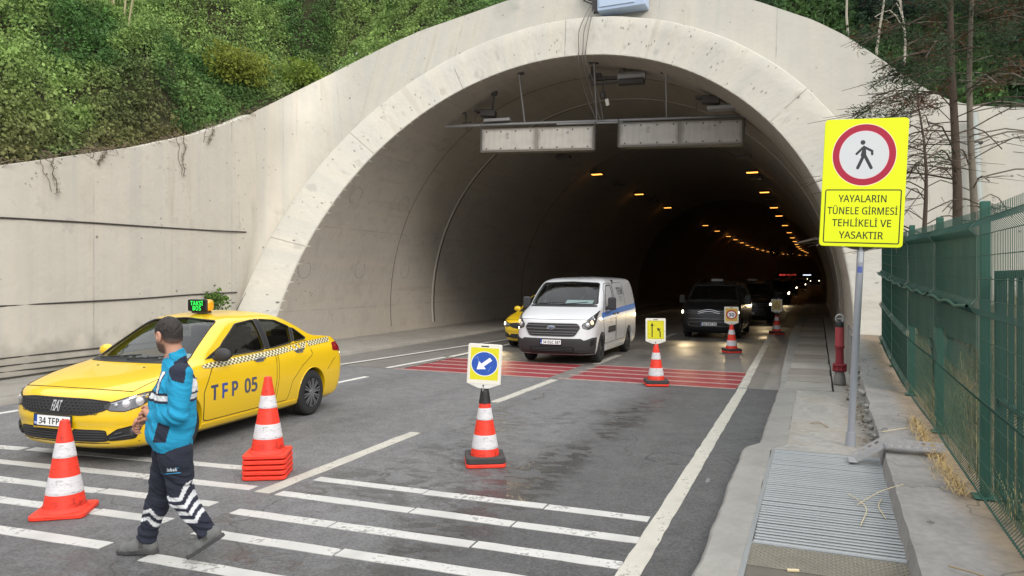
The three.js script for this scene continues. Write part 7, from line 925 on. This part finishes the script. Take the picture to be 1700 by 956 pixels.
    return c.map(x => x * (c === refl ? 0.95 : k)); };
  const [t0, t1] = box3([hipL, hipR, kneeL, kneeR, ankL, ankR, beL], 0.14); t1[1] = hem + 0.14; part('trousers', mesh(trS, t0, t1, 0.0068, trC), vm(0.9), man);
  // pocket flap badge, laid on the thigh
  { const ray = (u, v) => { let z = 0.3; for (; z > -0.1; z -= 0.002) { const q = J(u, v, z); if (trS(q) < 0) break; } const q = J(u, v, z + 0.005); return V3(...q); };
    const t = canvasTex(256, 96, (g, w, h) => { g.fillStyle = '#171b2a'; g.fillRect(0, 0, w, h); g.strokeStyle = '#2f8fbe'; g.lineWidth = 9; g.beginPath(); g.moveTo(8, 20); g.lineTo(10, 60); g.quadraticCurveTo(14, 84, 44, 84); g.lineTo(250, 78); g.stroke(); g.fillStyle = '#c8d2da'; g.font = 'bold 52px sans-serif'; g.textAlign = 'center'; g.fillText('isbak', 140, 58); g.fillStyle = '#2f8fbe'; g.fillRect(190, 20, 40, 6); });
    part('pocket_badge', grid(16, 8, (a, b) => ray(lerp(267, 301, a), lerp(790, 776, b) - 2 * a)), mat(0xffffff, 0.8, { map: t }), man); }
  // --- shoes
  const shoe = (heel, toe, ank, up) => { const d = [toe[0] - heel[0], toe[1] - heel[1], toe[2] - heel[2]], l = Math.hypot(...d), f = d.map(x => x / l), n = up, loc = p => { const q = [p[0] - heel[0], p[1] - heel[1], p[2] - heel[2]]; const a = q[0] * f[0] + q[1] * f[1] + q[2] * f[2], b = q[0] * n[0] + q[1] * n[1] + q[2] * n[2], c = [q[0] - a * f[0] - b * n[0], q[1] - a * f[1] - b * n[1], q[2] - a * f[2] - b * n[2]]; return [a, b, Math.hypot(...c)]; };
    const S = p => { const [a, b, c] = loc(p), q = [a, b, c * 1.05]; let u = smin(cap(q, [0.025, 0.055, 0], [0.07, 0.075, 0], 0.044, 0.046), smin(cap(q, [0.09, 0.055, 0], [0.15, 0.044, 0], 0.047, 0.046), cap(q, [0.16, 0.036, 0], [0.228, 0.03, 0], 0.047, 0.043), 0.03), 0.03); u = Math.max(u, 0.006 - b); const half = interp(a, [-0.022, 0.0, 0.06, 0.12, 0.19, 0.25, 0.276, 0.286], [0.012, 0.034, 0.04, 0.038, 0.05, 0.043, 0.026, 0.0]); const sole = Math.max(c - half, Math.abs(b - 0.013) - 0.013, a - 0.282, -0.022 - a); return smin(smin(u, sole, 0.006), cap(p, V(ank, [0, 0.01, 0]), [heel[0] + f[0] * 0.055 + n[0] * 0.08, heel[1] + f[1] * 0.055 + n[1] * 0.08, heel[2]], 0.05, 0.047), 0.02); };
    const C = p => { const [a, b, c] = loc(p), k = 0.85 + 0.3 * fbm(p[0] * 50, p[1] * 50, 3, 517); if (b < 0.028) return [0.05 * k, 0.05 * k, 0.052 * k]; if (a > 0.06 && a < 0.1 && b > 0.05) return [0.07 * k, 0.07 * k, 0.07 * k]; if (b > 0.1) return [0.3 * k, 0.3 * k, 0.3 * k]; return [0.125 * k, 0.128 * k, 0.125 * k]; };
    const [s0, s1] = box3([heel, toe, ank], 0.07); return mesh(S, s0, s1, 0.0055, C); };
  const hr = J(258, 919, -0.075), tr = J(198, 919, -0.085); hr[1] = 0.003; tr[1] = 0.003;
  part('shoe', shoe(hr, tr, V(ankR, [0.0, 0.01, 0]), [0, 1, 0]), vm(0.8), man);
  const tl = J(309, 921, 0.08), hl = J(369, 893, 0.075); tl[1] = 0.006; const fx = tl[0] - hl[0], fy = tl[1] - hl[1], fl = Math.hypot(fx, fy);
  part('shoe', shoe(hl, tl, V(ankL, [0.0, 0.0, 0]), [-fy / fl * -1, fx / fl * -1, 0].map((x, i) => i === 1 ? Math.abs(x) : (i === 0 ? (fy / fl) * -1 * -1 * (fx < 0 ? 1 : -1) : 0))), vm(0.8), man);
}
scene.traverse(o => { if (o.isMesh) { o.castShadow = true; o.receiveShadow = true; } });
renderer.render(scene, camera);
